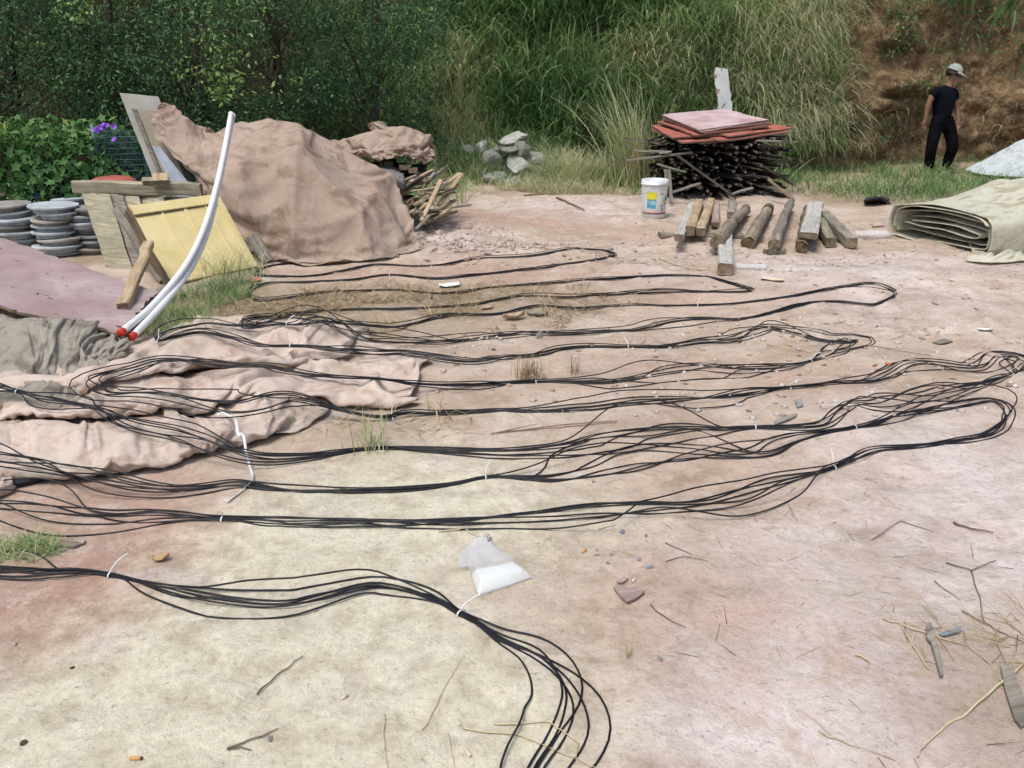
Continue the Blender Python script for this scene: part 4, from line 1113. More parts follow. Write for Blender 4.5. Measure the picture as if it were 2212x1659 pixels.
yroot = empty('panel_door', tuple((A + Bp) / 2), 'yellow painted panelled wooden door leaning below the brown canvas', 'door')
sheet('board', (A, Bp, Cc, D), .018, M_YEL, W_LATH, parent=yroot, warp=.004, seed=2)
ex = (Bp - A); ey = (D - A); nrm = np.cross(ex, ey); nrm /= np.linalg.norm(nrm)
def yp(s_, t_, h=0.0): return A * (1 - s_) * (1 - t_) + Bp * s_ * (1 - t_) + Cc * s_ * t_ + D * (1 - s_) * t_ + nrm * h
def rail(name, s0, t0, s1, t1, w, h, mat=M_YEL, hh=None, sd=0): beam(name, yp(s0, t0, h / 2 + .001), yp(s1, t1, h / 2 + .001), w, h, mat, yroot, up=tuple(nrm), end=mat, c=.003, seg=3, warp=.0008, seed=sd)
rail('rail', 0.0, .945, 1.0, .945, .085, .020, sd=1); rail('rail', 0.0, .03, 1.0, .03, .05, .020, sd=2)
rail('stile', .972, .06, .972, .888, .05, .019, sd=3)
rail('batten', .30, .06, .30, .885, .012, .010, sd=4); rail('batten', .56, .06, .56, .885, .030, .009, sd=5); rail('batten', .80, .06, .80, .885, .012, .010, sd=6)
rail('moulding', .02, .880, .97, .880, .009, .012, W_LATH, sd=7)
beam('side_edge', yp(-.012, 0, -.03), yp(-.012, 1, -.03), .02, .075, W_LATH, yroot, up=tuple(nrm), c=.004)
# pale panel with a thick top beam behind the yellow door
proot = empty('wooden_panel', tuple(at_z(300, 590, 0)), 'pale weathered board panel with thick top beam behind the yellow door', 'panel')
beam('top_beam', at_y(158, 402, 7.05), at_y(436, 410, 7.25), .10, .105, W_PALE, proot, c=.012, seg=8, warp=.005, seed=5)
cols = [(176, 236, 232, 290), (238, 264, 292, 318), (266, 300, 320, 352), (302, 352, 355, 400), (354, 420, 402, 465)]
for i, (t0, t1, b0, b1) in enumerate(cols):
    sheet('plank', (at_z(b0, 585 + 6 * min(i, 2) - 14 * max(0, i - 2), .0), at_z(b1 - 2, 588 + 6 * min(i, 2) - 14 * max(0, i - 2), .0), at_y(t1 - 1, 418 + 2 * i, 7.0 + .05 * i), at_y(t0, 416 + 2 * i, 7.0 + .05 * i)), .022 + .012 * (i % 2), W_PALE if i != 1 else W_GREY, W_GREY, nx=6, ny=10, warp=.008, seed=30 + i, rag=.004, parent=proot)
beam('plank', at_y(252, 452, 6.6), at_z(352, 608, .02), .075, .03, W_GREY, label='grey plank standing between the pale panel and yellow door', cat='plank', up=(.5, -.8, .3), seg=8, warp=.004, seed=6)
beam('post', at_z(322, 528, .30), at_z(266, 664, .13), .065, .055, W_FRESH, label='short squared post propped on the pink plywood board', cat='post', seg=8, warp=.004, seed=7, c=.008)
# tall leaning boards
C_BOARD = mat_basic('cement_board', [(.3, (.27, .265, .235)), (.7, (.40, .39, .345))], 4, .9, .25, 40, detail=6)
C_BOARD2 = mat_basic('tan_board', [(.3, (.26, .23, .17)), (.7, (.36, .33, .25))], 4, .9, .25, 40, detail=6)
def tall(nm, tl, tr, y0, bl, br, y1, th, mat, label, cat='board'):
    sheet(nm, (at_y(*bl, y1), at_y(*br, y1), at_y(*tr, y0), at_y(*tl, y0)), th, mat, W_GREY, nx=6, ny=12, warp=.006, seed=len(label), rag=.002, label=label, cat=cat)
tall('cement_board', (257, 200), (341, 208), 7.95, (385, 520), (470, 528), 7.45, .02, C_BOARD, 'tall pale grey board leaning at the left end of the canvas heap')
tall('lath', (283, 233), (293, 234), 7.80, (402, 528), (412, 530), 7.42, .02, W_GREY, 'thin upright lath between the grey and tan leaning boards', 'lath')
tall('tan_board', (296, 234), (342, 240), 7.74, (408, 520), (455, 525), 7.40, .018, C_BOARD2, 'tan board leaning in front of the tall pale grey board')
M_ZINC = mat_basic('zinc_sheet', [(.3, (.28, .32, .38)), (.7, (.42, .46, .52))], 7, .5, .15, 25, spec=.5)
tall('metal_sheet', (327, 314), (345, 318), 7.50, (392, 440), (450, 446), 7.36, .006, M_ZINC, 'bluish grey metal sheet leaning under the canvas edge')
beam('wood_block', at_y(322, 397, 7.12), at_y(322, 388, 7.22), .10, .05, W_PALE, label='small pale wood block on the panel top beam', cat='block', seed=4)
beam('wood_block', at_y(345, 394, 7.10), at_y(347, 382, 7.22), .13, .05, W_FRESH, label='larger tan wood block on the panel top beam by the metal sheet', cat='block', seed=5)
beam('plank', at_y(545, 508, 7.0), at_z(578, 566, .02), .10, .025, W_GREY, label='grey plank end under the hem of the brown canvas', cat='plank', up=(.2, -.9, .3), seed=9)
# heap contents glimpsed under the hem
for i, (a_, b_) in enumerate((((470, 540, 7.6), (720, 548, 7.6)),)):
    beam('stored_plank', at_y(*a_), at_y(*b_), .12, .09, W_DARK, label='dark plank stored beneath the brown canvas heap', cat='plank', seed=60 + i)
# pink plywood board
M_PLY, nt, b = nodes_of('pink_plywood')
co = objco(nt); n1 = noise_node(nt, co, 2.4, 6, .65, .6); n2 = noise_node(nt, scaled(nt, co, (1, 5, 1)), 9, 6, .7, .4); n3 = noise_node(nt, scaled(nt, co, (2.5, 6, 2)), 3.2, 3, .5, .8)
c = ramp(nt, n1.outputs['Fac'], [(.32, (.29, .20, .19)), (.55, (.385, .295, .285)), (.7, (.49, .42, .41))]).outputs['Color']
c = mixrgb(nt, ramp(nt, n2.outputs['Fac'], [(.52, (0, 0, 0)), (.7, (.5, .5, .5))]).outputs['Color'], c, (.27, .175, .155))
c = mixrgb(nt, ramp(nt, n3.outputs['Fac'], [(.665, (0, 0, 0)), (.69, (.9, .9, .9))]).outputs['Color'], c, (.055, .045, .04))
nt.links.new(c, b.inputs['Base Color']); b.inputs['Roughness'].default_value = .7; bump(nt, b, n2.outputs['Fac'], .25, .01)
A = at_z(262, 736, .05); Bc = at_z(347, 640, .08)
dirv = np.array([-.925, .36, .0]); dirv /= np.linalg.norm(dirv)
sheet('plywood_board', (A, A + dirv * 1.95 + np.array([0, 0, .30]), Bc + dirv * 1.95 + np.array([0, 0, .42]), Bc), .018, M_PLY, W_LATH, nx=60, ny=30, warp=.035, bow=.03, seed=5, rag=.016,
      label='large faded pink plywood board lying tilted at the left edge', cat='plywood')
# white pipes with red caps
M_PVC, nt, b = nodes_of('white_pvc'); b.inputs['Base Color'].default_value = (.80, .81, .80, 1); b.inputs['Roughness'].default_value = .35
M_CAP, nt, b = nodes_of('red_plastic'); b.inputs['Base Color'].default_value = (.50, .035, .02, 1); b.inputs['Roughness'].default_value = .45
for k, (pp, lab) in enumerate(((((262,718,.12),(330,660,.20),(400,575,.33),(440,495,.48),(466,410,.66),(484,330,.85),(499,247,1.06)), 'left of the two bent white plastic pipes with red end caps'),
                          (((286,727,.10),(350,660,.19),(410,582,.32),(447,502,.47),(470,411,.66),(487,330,.85),(503,250,1.05)), 'right of the two bent white plastic pipes with red end caps'))):
    yy = np.array([4.52, 4.95, 5.42, 5.90, 6.38, 6.86, 7.32]) + .05 * k
    Q = np.array([at_y(u, v, y_) for (u, v, z_), y_ in zip(pp, yy)])
    Q = catmull(Q, n_per=6)
    rt = empty('plastic_pipe', tuple(Q[0]), lab, 'pipe', 'white plastic pipes')
    V, F = tube(Q, .0235, 6); 
    V, F = tube(Q, .0205, 16, False)
    o = link(np_mesh('pipe', V, F, True), 'pipe', M_PVC, rt); add_mod_solid(o, .002, -1)
    t0 = (Q[0] - Q[1]) / np.linalg.norm(Q[0] - Q[1])
    V, F = tube([Q[0] - t0 * .02, Q[0] + t0 * .012], [.026, .026], 6)
    V, F = lathe([(.0222, -.02), (.0228, .010), (.019, .015), (.0001, .016)], 20, False)
    oc = link(py_mesh('end_cap', V, F, True), 'end_cap', M_CAP, rt)
    oc.matrix_basis = Matrix.Translation(Vector(Q[0]) - rt.location) @ Vector(t0).to_track_quat('Z', 'Y').to_matrix().to_4x4()
    oc2 = link(oc.data, 'end_cap', M_CAP, rt)
    t1 = (Q[-1] - Q[-2]) / np.linalg.norm(Q[-1] - Q[-2])
    oc2.matrix_basis = Matrix.Translation(Vector(Q[-1]) - rt.location) @ Vector(t1).to_track_quat('Z', 'Y').to_matrix().to_4x4() @ Matrix.Scale(.97, 4)
    oc2.data = oc.data.copy(); oc2.data.materials.clear(); oc2.data.materials.append(M_PVC)
# concrete discs in stacks
M_CONC = mat_basic('grey_concrete', [(.3, (.25, .27, .285)), (.55, (.37, .40, .42)), (.75, (.50, .53, .545))], 9, .9, .4, 45, objvar=.55)
M_CONCB = mat_basic('brown_concrete', [(.3, (.22, .20, .175)), (.7, (.41, .385, .345))], 9, .9, .4, 45, objvar=.5)
dv, df = lathe([(.03, 0), (.150, .0), (.152, .006), (.154, .032), (.186, .035), (.190, .037), (.190, .050), (.187, .0535), (.05, .055), (.0001, .055)], 56)
disc_me = py_mesh('concrete_disc', dv, df, False)
for p_ in disc_me.polygons: p_.use_smooth = False
disc_me2 = disc_me.copy(); disc_me.materials.append(M_CONC); disc_me2.materials.append(M_CONCB)
stk = [(22, 441, 7.25, 8, 'the leftmost stack'), (113, 442, 7.2, 8, 'the stack nearest the pale panel front'), (150, 428, 7.75, 8, 'the rear stack behind the others'), (196, 446, 7.35, 8, 'the stack half hidden by the pale panel')]
for si, (u, v, y_, n_, where) in enumerate(stk):
    p = at_y(u, v, y_)
    for k in range(n_):
        o = bpy.data.objects.new('concrete_disc', disc_me if (k + si) % 3 else disc_me2); COL.objects.link(o)
        sc_ = random.uniform(.84, 1.06)
        o.location = (p[0] + random.gauss(0, .022), p[1] + random.gauss(0, .02), p[2] - .053 * (k + 1) - random.uniform(0, .002))
        o.rotation_euler = (random.gauss(0, .03), random.gauss(0, .03), random.uniform(0, 6.2)); o.scale = (sc_, sc_, 1)
        if k == n_ - 1: pass
        setp(o, ('topmost', 'second', 'third', 'fourth', 'fifth', 'sixth', 'seventh', 'lowest')[k] + (' concrete disc of ' if k in (0, 7) else ' concrete disc from the top of ') + where, 'concrete disc', 'stacked concrete discs')
# things behind the panel: red basin, blue plastic, wire fence
M_RED = mat_basic('red_plastic_basin', [(.3, (.33, .085, .06)), (.7, (.45, .13, .09))], 6, .6, .1, 20)
V, F = lathe([(.27, 0), (.285, .012), (.26, .05), (.20, .085), (.12, .10), (.0001, .105)], 32, False)
p = at_y(245, 396, 7.75)
o = link(py_mesh('upturned_basin', V, F, True), 'upturned_basin', M_RED, label='upturned red basin behind the pale panel below the hedge', cat='basin'); o.location = p; o.scale = (.72, .72, .6); add_mod_solid(o, .004)
M_BLUE = mat_basic('blue_plastic', [(.3, (.05, .16, .52)), (.7, (.16, .34, .78))], 8, .45, .1, 20, spec=.5)
rows = [[(60,368,8.14),(130,366,8.12),(200,366,8.1),(250,368,8.1)], [(60,385,8.10),(130,382,8.08),(200,378,8.06),(250,378,8.06)], [(60,405,8.06),(130,402,8.0),(200,396,8.0),(250,390,8.0)], [(60,425,8.0),(130,420,7.96),(200,410,7.95),(250,402,7.95)]]
PBL = relax(loft(y_rows(rows), 24, 50), 1.2, 1.25, 30, 7, .05, .0008, .04, None, 15, .1)
cloth_obj('plastic_sheet', PBL, M_BLUE, thick=.002, label='blue plastic sheet lying at the foot of the vine hedge', cat='plastic sheet')
q = PBL.reshape(-1, 3); q = q[rng.integers(0, len(q), 480)] + rng.normal(0, .06, (480, 3)) + np.array([0, -.09, .02])
veg('foliage', leaves(q, rdir(480, -.5), rdir(480) * .5 + np.array([0, -1, .4]), .085 * rng.uniform(.6, 1.3, 480), .075 * rng.uniform(.6, 1.3, 480), .35 + .2 * rng.normal(size=480), LEAF_IVY, LEAF_IVY_F), M_VINE, hroot)
M_WIRE, nt, b = nodes_of('green_wire'); b.inputs['Base Color'].default_value = (.09, .19, .21, 1); b.inputs['Roughness'].default_value = .5
froot = empty('wire_fence', tuple(at_z(260, 430, 0)), 'bluish green wire mesh fence between the hedge and grey board', 'fence')
a0 = at_y(215, 398, 8.55); a1 = at_y(420, 398, 8.85)
x0, x1, yA, yB = a0[0], a1[0], a0[1], a1[1]
parts = []
for k in range(44):
    t = k / 43; xx, yy_ = x0 + (x1 - x0) * t, yA + (yB - yA) * t
    parts.append(tube([(xx, yy_, 0), (xx, yy_, .92)], .0025, 4))
v, f = join(parts); link(py_mesh('upright_wire', v, f), 'upright_wire', M_WIRE, froot)
for k in range(17):
    z_ = .06 + .053 * k
    v, f = tube([(x0, yA, z_), (x1, yB, z_)], .003, 4); link(np_mesh('wire', v, f), 'wire', M_WIRE, froot)
for t in (0, .5, 1):
    xx, yy_ = x0 + (x1 - x0) * t, yA + (yB - yA) * t + .03
    v, f = tube([(xx, yy_, -.05), (xx, yy_, .98)], .018, 6); link(np_mesh('post', v, f, True), 'post', M_WIRE, froot)
n = 1500; q = np.stack([rng.uniform(x0 - .1, x1, n), rng.uniform(8.65, 8.95, n), rng.uniform(0, .9, n)], -1)
veg('fence_creeper', leaves(q, rdir(n, -.5), rdir(n) * .6 + np.array([0, -1, .3]), .06 * rng.uniform(.6, 1.3, n), .045 * rng.uniform(.6, 1.3, n), .12 + .15 * rng.random(n), LEAF_IVY, LEAF_IVY_F), M_VINE,
    label='dark small-leaved creeper growing through the wire fence', cat='creeper')
# lath heap
def zz2(X, Y): return 305 + X * .3217, 203.3 + Y * .3217
named = [((1880,850),(2015,575),8.0,8.25,'pale yellowish lath standing steepest in front of the lath heap'), ((1995,750),(2155,535),8.2,8.5,'pale lath leaning up at the right end of the lath heap'),
         ((1910,660),(2050,660),8.3,8.35,'short light lath lying level near the top of the lath heap'), ((1795,800),(2212,745),8.0,8.3,'long grey lath reaching right along the base of the lath heap'),
         ((1840,910),(1940,810),7.75,7.95,'short grey lath at the front foot of the lath heap'), ((1840,750),(1930,690),8.1,8.2,'short pale-topped lath above the long grey lath')]
for i, (a_, b_, ya, yb_, lab) in enumerate(named):
    beam('lath', at_y(*zz2(*a_), ya), at_y(*zz2(*b_), yb_), .045 if i < 2 else .035, .016, W_FRESH if i < 3 else W_GREY, label=lab, cat='lath', group='laths in the heap beside the canvas', seed=i, seg=3, warp=.002, c=.003)
for i in range(70):
    X = random.uniform(1690, 2080); Y = random.uniform(550, 840) + (X - 1850) * -.12
    L = random.uniform(70, 190); a_ = random.gauss(-.50, .16)
    y0_ = 8.35 - (Y - 560) / 300 * .45 + random.gauss(0, .06)
    p0 = at_y(*zz2(X - L * .5 * math.cos(a_), Y - L * .5 * math.sin(a_)), y0_); p1 = at_y(*zz2(X + L * .5 * math.cos(a_), Y + L * .5 * math.sin(a_)), y0_ + random.uniform(.05, .4))
    p0[2] = max(p0[2], .02); p1[2] = max(p1[2], .03)
    beam('lath', p0, p1, random.uniform(.025, .05), random.uniform(.012, .022), random.choice((W_LATH, W_LATH, W_GREY, W_FRESH)), label='weathered brown lath jumbled in the heap right of the brown canvas', cat='lath', group='laths in the heap beside the canvas', seed=100 + i, seg=2, warp=.002, c=.003)
for i in range(12):
    X = random.uniform(1500, 1900); Y = random.uniform(470, 620)
    p0 = at_y(*zz2(X, Y), 8.5 + random.gauss(0, .08)); p1 = p0 + np.array([random.gauss(-.05, .12), random.uniform(.3, .6), random.gauss(0, .06)])
    p0[2] = max(p0[2], .05); p1[2] = max(p1[2], .05)
    beam('dark_plank', p0, p1, .09, .05, W_DARK, label='dark rotten timber stub packed under the second heap canvas', cat='plank', group='timbers under the second heap', seed=200 + i, seg=3)
# ================================================================== RIGHT: timber pile under plywood sheets
def z3(X, Y): return 1321.5 + X * .294, 122 + Y * .294
bvar = [beam_mesh('batten', 1.0, .034, .024, c=.003, seg=2, warp=.002, seed=s_)[0] for s_ in range(5)]
W_ENDD = mat_basic('dark_sawn_end', [(.3, (.07, .06, .05)), (.7, (.26, .225, .185))], 30, .9, .3, 60, objvar=1.2)
for m_ in bvar:
    m_.materials.append(W_DARK); m_.materials.append(W_ENDD)
    for p_ in list(m_.polygons)[-2:]: p_.material_index = 1
rb = random.Random(11)
nb = 0
for layer in range(17):
    z_ = .03 + layer * .042
    for k in range(14):
        x_ = 1.62 + (k + rb.uniform(-.35, .35)) * (1.62 / 13)
        if rb.random() < .04: continue
        yaw = (x_ - 2.42) * .42 + rb.gauss(0, .13); L = rb.uniform(1.1, 1.7)
        yf = 10.52 + rb.gauss(0, .10) + .06 * (layer / 17)
        o = bpy.data.objects.new('batten', bvar[rb.randrange(5)]); COL.objects.link(o)
        dx, dy = math.sin(yaw), -math.cos(yaw)             # near end points to the camera, fanned out
        c_ = Vector((x_ - dx * L * .5, yf - dy * L * .5, z_ + rb.gauss(0, .006)))
        o.matrix_basis = Matrix.Translation(c_) @ Matrix.Rotation(math.atan2(dy, dx), 4, 'Z') @ Matrix.Rotation(rb.gauss(0, .035), 4, 'Y') @ Matrix.Rotation(rb.uniform(-.6, .6), 4, 'X') @ Matrix.Diagonal((L, rb.uniform(.7, 1.35), rb.uniform(.7, 1.3), 1))
        setp(o, 'dark weathered batten stacked end-on in the pile below the red sheets', 'batten', 'battens in the dark timber pile'); nb += 1
extra = [((105,765),(590,705),10.2,10.4,.035,'thin batten sticking out far left from the timber pile',W_GREY), ((470,720),(915,1040),10.25,10.05,.03,'long thin batten leaning diagonally across the front of the timber pile',W_DARK),
 ((430,700),(345,712),10.3,10.3,.04,'stubby batten poking out under the left plywood corner',W_GREY), ((85,595),(400,650),10.6,10.6,.03,'upper thin batten sticking out left below the plywood',W_DARK), ((170,692),(440,700),10.5,10.4,.025,'level thin batten at the left side of the timber pile',W_GREY),
 ((1060,615),(1360,628),10.5,10.7,.03,'long batten sticking out right just below the plywood',W_GREY), ((1080,650),(1300,675),10.4,10.6,.03,'second batten sticking out right below the plywood',W_DARK), ((1090,740),(1345,780),10.4,10.5,.03,'lower batten fanned out to the right of the timber pile',W_DARK),
 ((1100,800),(1330,940),10.3,10.5,.035,'batten sloping down to the grass at the right of the pile',W_DARK), ((420,830),(440,1080),10.15,9.95,.04,'short upright batten stub behind the white bucket',W_GREY), ((395,830),(405,940),10.2,10.15,.035,'small upright stub left of the timber pile',W_GREY),
 ((330,790),(545,850),10.3,10.3,.03,'grey batten crossing the lower left of the pile',W_GREY), ((440,1000),(650,930),10.1,10.2,.03,'tilted batten low on the left front of the pile',W_GREY), ((880,1010),(1035,965),10.1,10.15,.035,'loose batten at the front foot of the pile',W_GREY),
 ((1150,900),(1345,1060),10.15,10.0,.04,'batten end reaching the ground right of the pile',W_LATH)]
for i, (a_, b_, ya, yb_, w_, lab, mt) in enumerate(extra):
    beam('batten', at_y(*z3(*a_), ya), at_y(*z3(*b_), yb_), w_, .022, mt, label=lab, cat='batten', group='battens in the dark timber pile', seed=i, seg=3, warp=.002, c=.003)
# plywood sheets
def mat_ply(name, cols, edgewear=.3):
    return mat_basic(name, cols, 3.2, .65, .2, 30, detail=7, dist=.8, objvar=.12)
PLY_TOP = mat_ply('faded_pink_ply', [(.33, (.40, .255, .25)), (.5, (.52, .385, .38)), (.68, (.60, .49, .49))])
PLY_RED = mat_ply('red_ply', [(.33, (.34, .10, .065)), (.55, (.44, .155, .11)), (.7, (.47, .22, .17))])
PLY_EDGE = mat_basic('ply_edge', [(.3, (.14, .085, .065)), (.7, (.32, .22, .17))], 12, .9, .4, 80, stretch=(1, 1, 12), objvar=.5)
F0, R0, B0, L0 = at_y(*z3(640, 540), 10.4), at_y(*z3(1157, 470), 10.9), at_y(*z3(830, 383), 11.75), at_y(*z3(365, 430), 11.25)
ctr = (F0 + R0 + B0 + L0) / 4
plyl = [('topmost faded pink plywood sheet on the dark timber pile', 0, 0, 0, 1.0, PLY_TOP), ('second plywood sheet, just under the topmost pink one', .012, .012, -.008, 1.0, PLY_TOP),
        ('third plywood sheet in the stack, with a pale edge', .02, .05, .01, 1.01, PLY_RED), ('fourth plywood sheet in the stack, shifted left', -.02, -.03, -.02, 1.04, PLY_RED),
        ('red plywood sheet turned out beyond the right side of the stack', .12, .28, .05, 1.05, PLY_RED), ('bright red plywood sheet jutting out at the left of the stack', -.22, -.17, -.12, 1.0, PLY_RED),
        ('plywood sheet low in the stack, turned to the right', .08, .20, -.03, 1.08, PLY_RED), ('orange red plywood sheet with a front corner sticking out left', -.10, -.12, -.16, 1.06, PLY_RED), ('lowest dark red plywood sheet directly on the battens', .02, .03, .0, 1.08, PLY_RED)]
for i, (lab, rot, dx, dy, sc_, mt) in enumerate(plyl):
    q = []
    for c_ in (F0, R0, B0, L0):
        d = c_ - ctr; ca, sa = math.cos(rot), math.sin(rot)
        q.append(ctr + np.array([dx + sc_ * (d[0] * ca - d[1] * sa), dy + sc_ * (d[0] * sa + d[1] * ca), d[2] * (1 - .05 * i) - .0225 * i]))
    sheet('plywood_sheet', q, .017, mt, PLY_EDGE, nx=14, ny=14, warp=.012, seed=70 + i, rag=.003, label=lab, cat='plywood', group='plywood sheets stacked on the timber pile')
# peeled white board standing behind
M_PEEL, nt, b = nodes_of('peeling_white_paint'); co = objco(nt)
n1 = noise_node(nt, scaled(nt, co, (1, 1, 1)), 5.5, 6, .65, .6); n2 = noise_node(nt, co, 20, 4, .6)
wsel = N(nt, 'ShaderNodeSeparateXYZ'); nt.links.new(co, wsel.inputs[0])
msk = math_node(nt, 'ADD', n1.outputs['Fac'], math_node(nt, 'MULTIPLY', wsel.outputs[0], -.9))
c = mixrgb(nt, ramp(nt, msk, [(.60, (0, 0, 0)), (.62, (1, 1, 1))]).outputs['Color'], (.60, .63, .60), ramp(nt, n2.outputs['Fac'], [(.3, (.17, .10, .05)), (.7, (.42, .32, .22))]).outputs['Color'])
nt.links.new(c, b.inputs['Base Color']); b.inputs['Roughness'].default_value = .7; bump(nt, b, n1.outputs['Fac'], .3, .01)
sheet('standing_board', (at_y(1552, 260, 12.3), at_y(1588, 262, 12.3), at_y(1574, 148, 12.35), at_y(1540, 143, 12.35)), .03, M_PEEL, W_LATH, nx=9, ny=16, warp=.012, rag=.012, seed=4,
      label='narrow white board with peeling paint standing behind the plywood stack', cat='board')
beam('stake', at_y(1560, 255, 12.42), at_z(1562, 375, -.1), .06, .05, W_DARK, label='dark stake holding up the peeling white board', cat='stake', seed=3)

# ================================================================== RIGHT: white paint bucket
bp = g(1411, 468)
bk = empty('bucket', tuple(bp), 'white plastic paint bucket with yellow and blue labels beside the timber pile', 'bucket')
M_BKT = mat_basic('white_bucket_plastic', [(.3, (.70, .73, .72)), (.7, (.78, .80, .79))], 3, .38, .03, 20, spec=.5)
V, F = lathe([(.118, 0), (.122, .004), (.128, .18), (.137, .33), (.1375, .333), (.147, .333), (.148, .352), (.140, .354), (.142, .385), (.138, .388), (.135, .386), (.132, .33), (.118, .02), (.0001, .018)], 48)
bk_body = link(py_mesh('body', V, F, True), 'body', M_BKT, bk, loc=(0, 0, 0))
def band(name, z0, z1, a0, a1, col, off=.0012, n=14, parent=bk_body):
    m = MATS.get('print_%s' % (col,)) 
    if m is None:
        m, nt_, b_ = nodes_of('print_ink'); b_.inputs['Base Color'].default_value = (*col, 1); b_.inputs['Roughness'].default_value = .45; MATS['print_%s' % (col,)] = m
    rad = lambda z: .122 + .016 * min(1, z / .33) + (.0 if z > .18 else -.001) + off
    V, F = [], []
    for i in range(n + 1):
        a = R(a0 + (a1 - a0) * i / n)
        for z in (z0, (z0 + z1) / 2, z1): V.append((rad(z) * math.cos(a), rad(z) * math.sin(a), z))
    for i in range(n):
        for j in range(2): F.append((3*i + j, 3*i + 3 + j, 3*i + 4 + j, 3*i + 1 + j))
    return link(py_mesh(name, V, F, True), name, m, parent, loc=(0, 0, 0))
band('yellow_label', .195, .268, 228, 272, (.78, .70, .04))
band('green_strip', .183, .195, 228, 246, (.08, .38, .18)); band('teal_strip', .183, .194, 246, 271, (.12, .36, .42))
band('blue_label', .150, .182, 228, 245, (.16, .48, .66)); band('pale_blue_label', .140, .182, 246, 271, (.35, .60, .62))
band('blue_label', .105, .148, 227, 245, (.10, .34, .50)); band('blue_label', .100, .138, 246, 270, (.08, .40, .58))
for k, (a0, a1) in enumerate(((289, 293), (294.5, 298), (299.5, 303), (304.5, 307))):
    band('red_lettering', .247, .251, a0, a1, (.62, .06, .09), .0016, 3); band('red_lettering', .256, .260, a0, a1, (.62, .06, .09), .0016, 3); band('red_lettering', .247, .260, a0, a0 + 1.1, (.62, .06, .09), .0017, 2)
    if k != 2: band('red_lettering', .251, .253, a0, a1, (.62, .06, .09), .0018, 3)
band('grey_underline', .240, .243, 288, 306, (.35, .28, .38), .0016, 6)
band('green_picture', .175, .225, 316, 340, (.10, .36, .20)); band('yellow_picture', .165, .195, 303, 316, (.68, .56, .10)); band('pink_picture', .135, .165, 312, 330, (.55, .30, .25))
band('grey_picture', .120, .138, 294, 306, (.22, .25, .27)); band('brown_picture', .07, .11, 298, 309, (.40, .36, .31))
band('orange_stripe', .052, .062, 200, 350, (.62, .26, .10), .001, 30); band('purple_stripe', .040, .052, 200, 350, (.12, .05, .16), .001, 30)
# broken lid remnant on the rim and wire handle
V, F = lathe([(.150, .338), (.153, .350), (.150, .392), (.140, .394), (.139, .36)], 48, False)
F = [f_ for f_ in F if all((v_ % 48) in range(37, 44) for v_ in f_)]
o = link(py_mesh('lid_remnant', V, F, True), 'lid_remnant', M_BKT, bk, loc=(0, 0, 0)); add_mod_solid(o, .004)
M_STEEL, nt, b = nodes_of('steel_wire'); b.inputs['Base Color'].default_value = (.25, .25, .26, 1); b.inputs['Metallic'].default_value = .7; b.inputs['Roughness'].default_value = .45
Q = [(.149 * math.cos(R(a)), .149 * math.sin(R(a)), z) for a, z in ((262, .318), (250, .30), (238, .28), (226, .258), (214, .245), (200, .25), (190, .262))]
V, F = tube(catmull(np.array(Q), n_per=4), .0022, 6); link(np_mesh('handle', V, F, True), 'handle', M_STEEL, bk, loc=(0, 0, 0))

# ================================================================== RIGHT: logs and timbers on the ground
W_ROT = mat_basic('rotten_end', [(.3, (.045, .03, .018)), (.7, (.20, .14, .075))], 25, .95, .8, 50)
gz = lambda u, v, h: g(u, v, h)
beam('bearer_plank', g(1424, 508, .025), g(1606, 510, .025), .11, .04, W_GREY, label='flat grey bearer plank lying crosswise under the three pale timbers', cat='timber', group='timbers laid out on the dirt', seed=1)
LG = [((1466,514,.11),(1495,443,.05),.075,.06,W_WHITE,False,'whitewashed squared timber at the left end of the row'),
 ((1491,500,.11),(1511,437,.05),.085,.085,W_FRESH,False,'yellowish squared timber second from the left of the row'),
 ((1513,501,.10),(1536,436,.05),.085,.075,W_FRESH,False,'yellowish squared timber with a rough front end, third in the row'),
 ((1546,485,.04),(1546,436,.04),.075,.05,W_PINK,False,'short pinkish plank behind the yellowish timbers'),
 ((1580,463,.04),(1581,432,.04),.085,.05,W_GREY,False,'short pale grey plank at the back of the row'),
 ((1568,582,.05),(1566,512,.05),.115,.085,W_WHITE,False,'pale squared timber jutting forward under the leftmost log'),
 ((1547,520,.13),(1610,452,.07),.112,.112,W_LOG,True,'round log with a wire loop lying over the jutting timber'),
 ((1616,523,.055),(1661,450,.07),.112,.112,W_LOG,True,'round log with split brown front end and wire at the top'),
 ((1674,528,.09),(1707,441,.07),.095,.095,W_GREY,True,'straight dark grey post resting on a small block'),
 ((1731,533,.05),(1743,452,.06),.095,.10,W_LATH,True,'brown log with rotten front end under the wide plank'),
 ((1746,510,.14),(1762,440,.13),.155,.055,W_WHITE,False,'wide pale plank lying on top of the brown log'),
 ((1795,524,.05),(1772,478,.05),.085,.085,W_PALE,False,'short pale squared post right of the wide plank'),
 ((1840,526,.05),(1782,466,.06),.10,.09,W_GREY,False,'grey squared post with a knot at the right end of the row')]
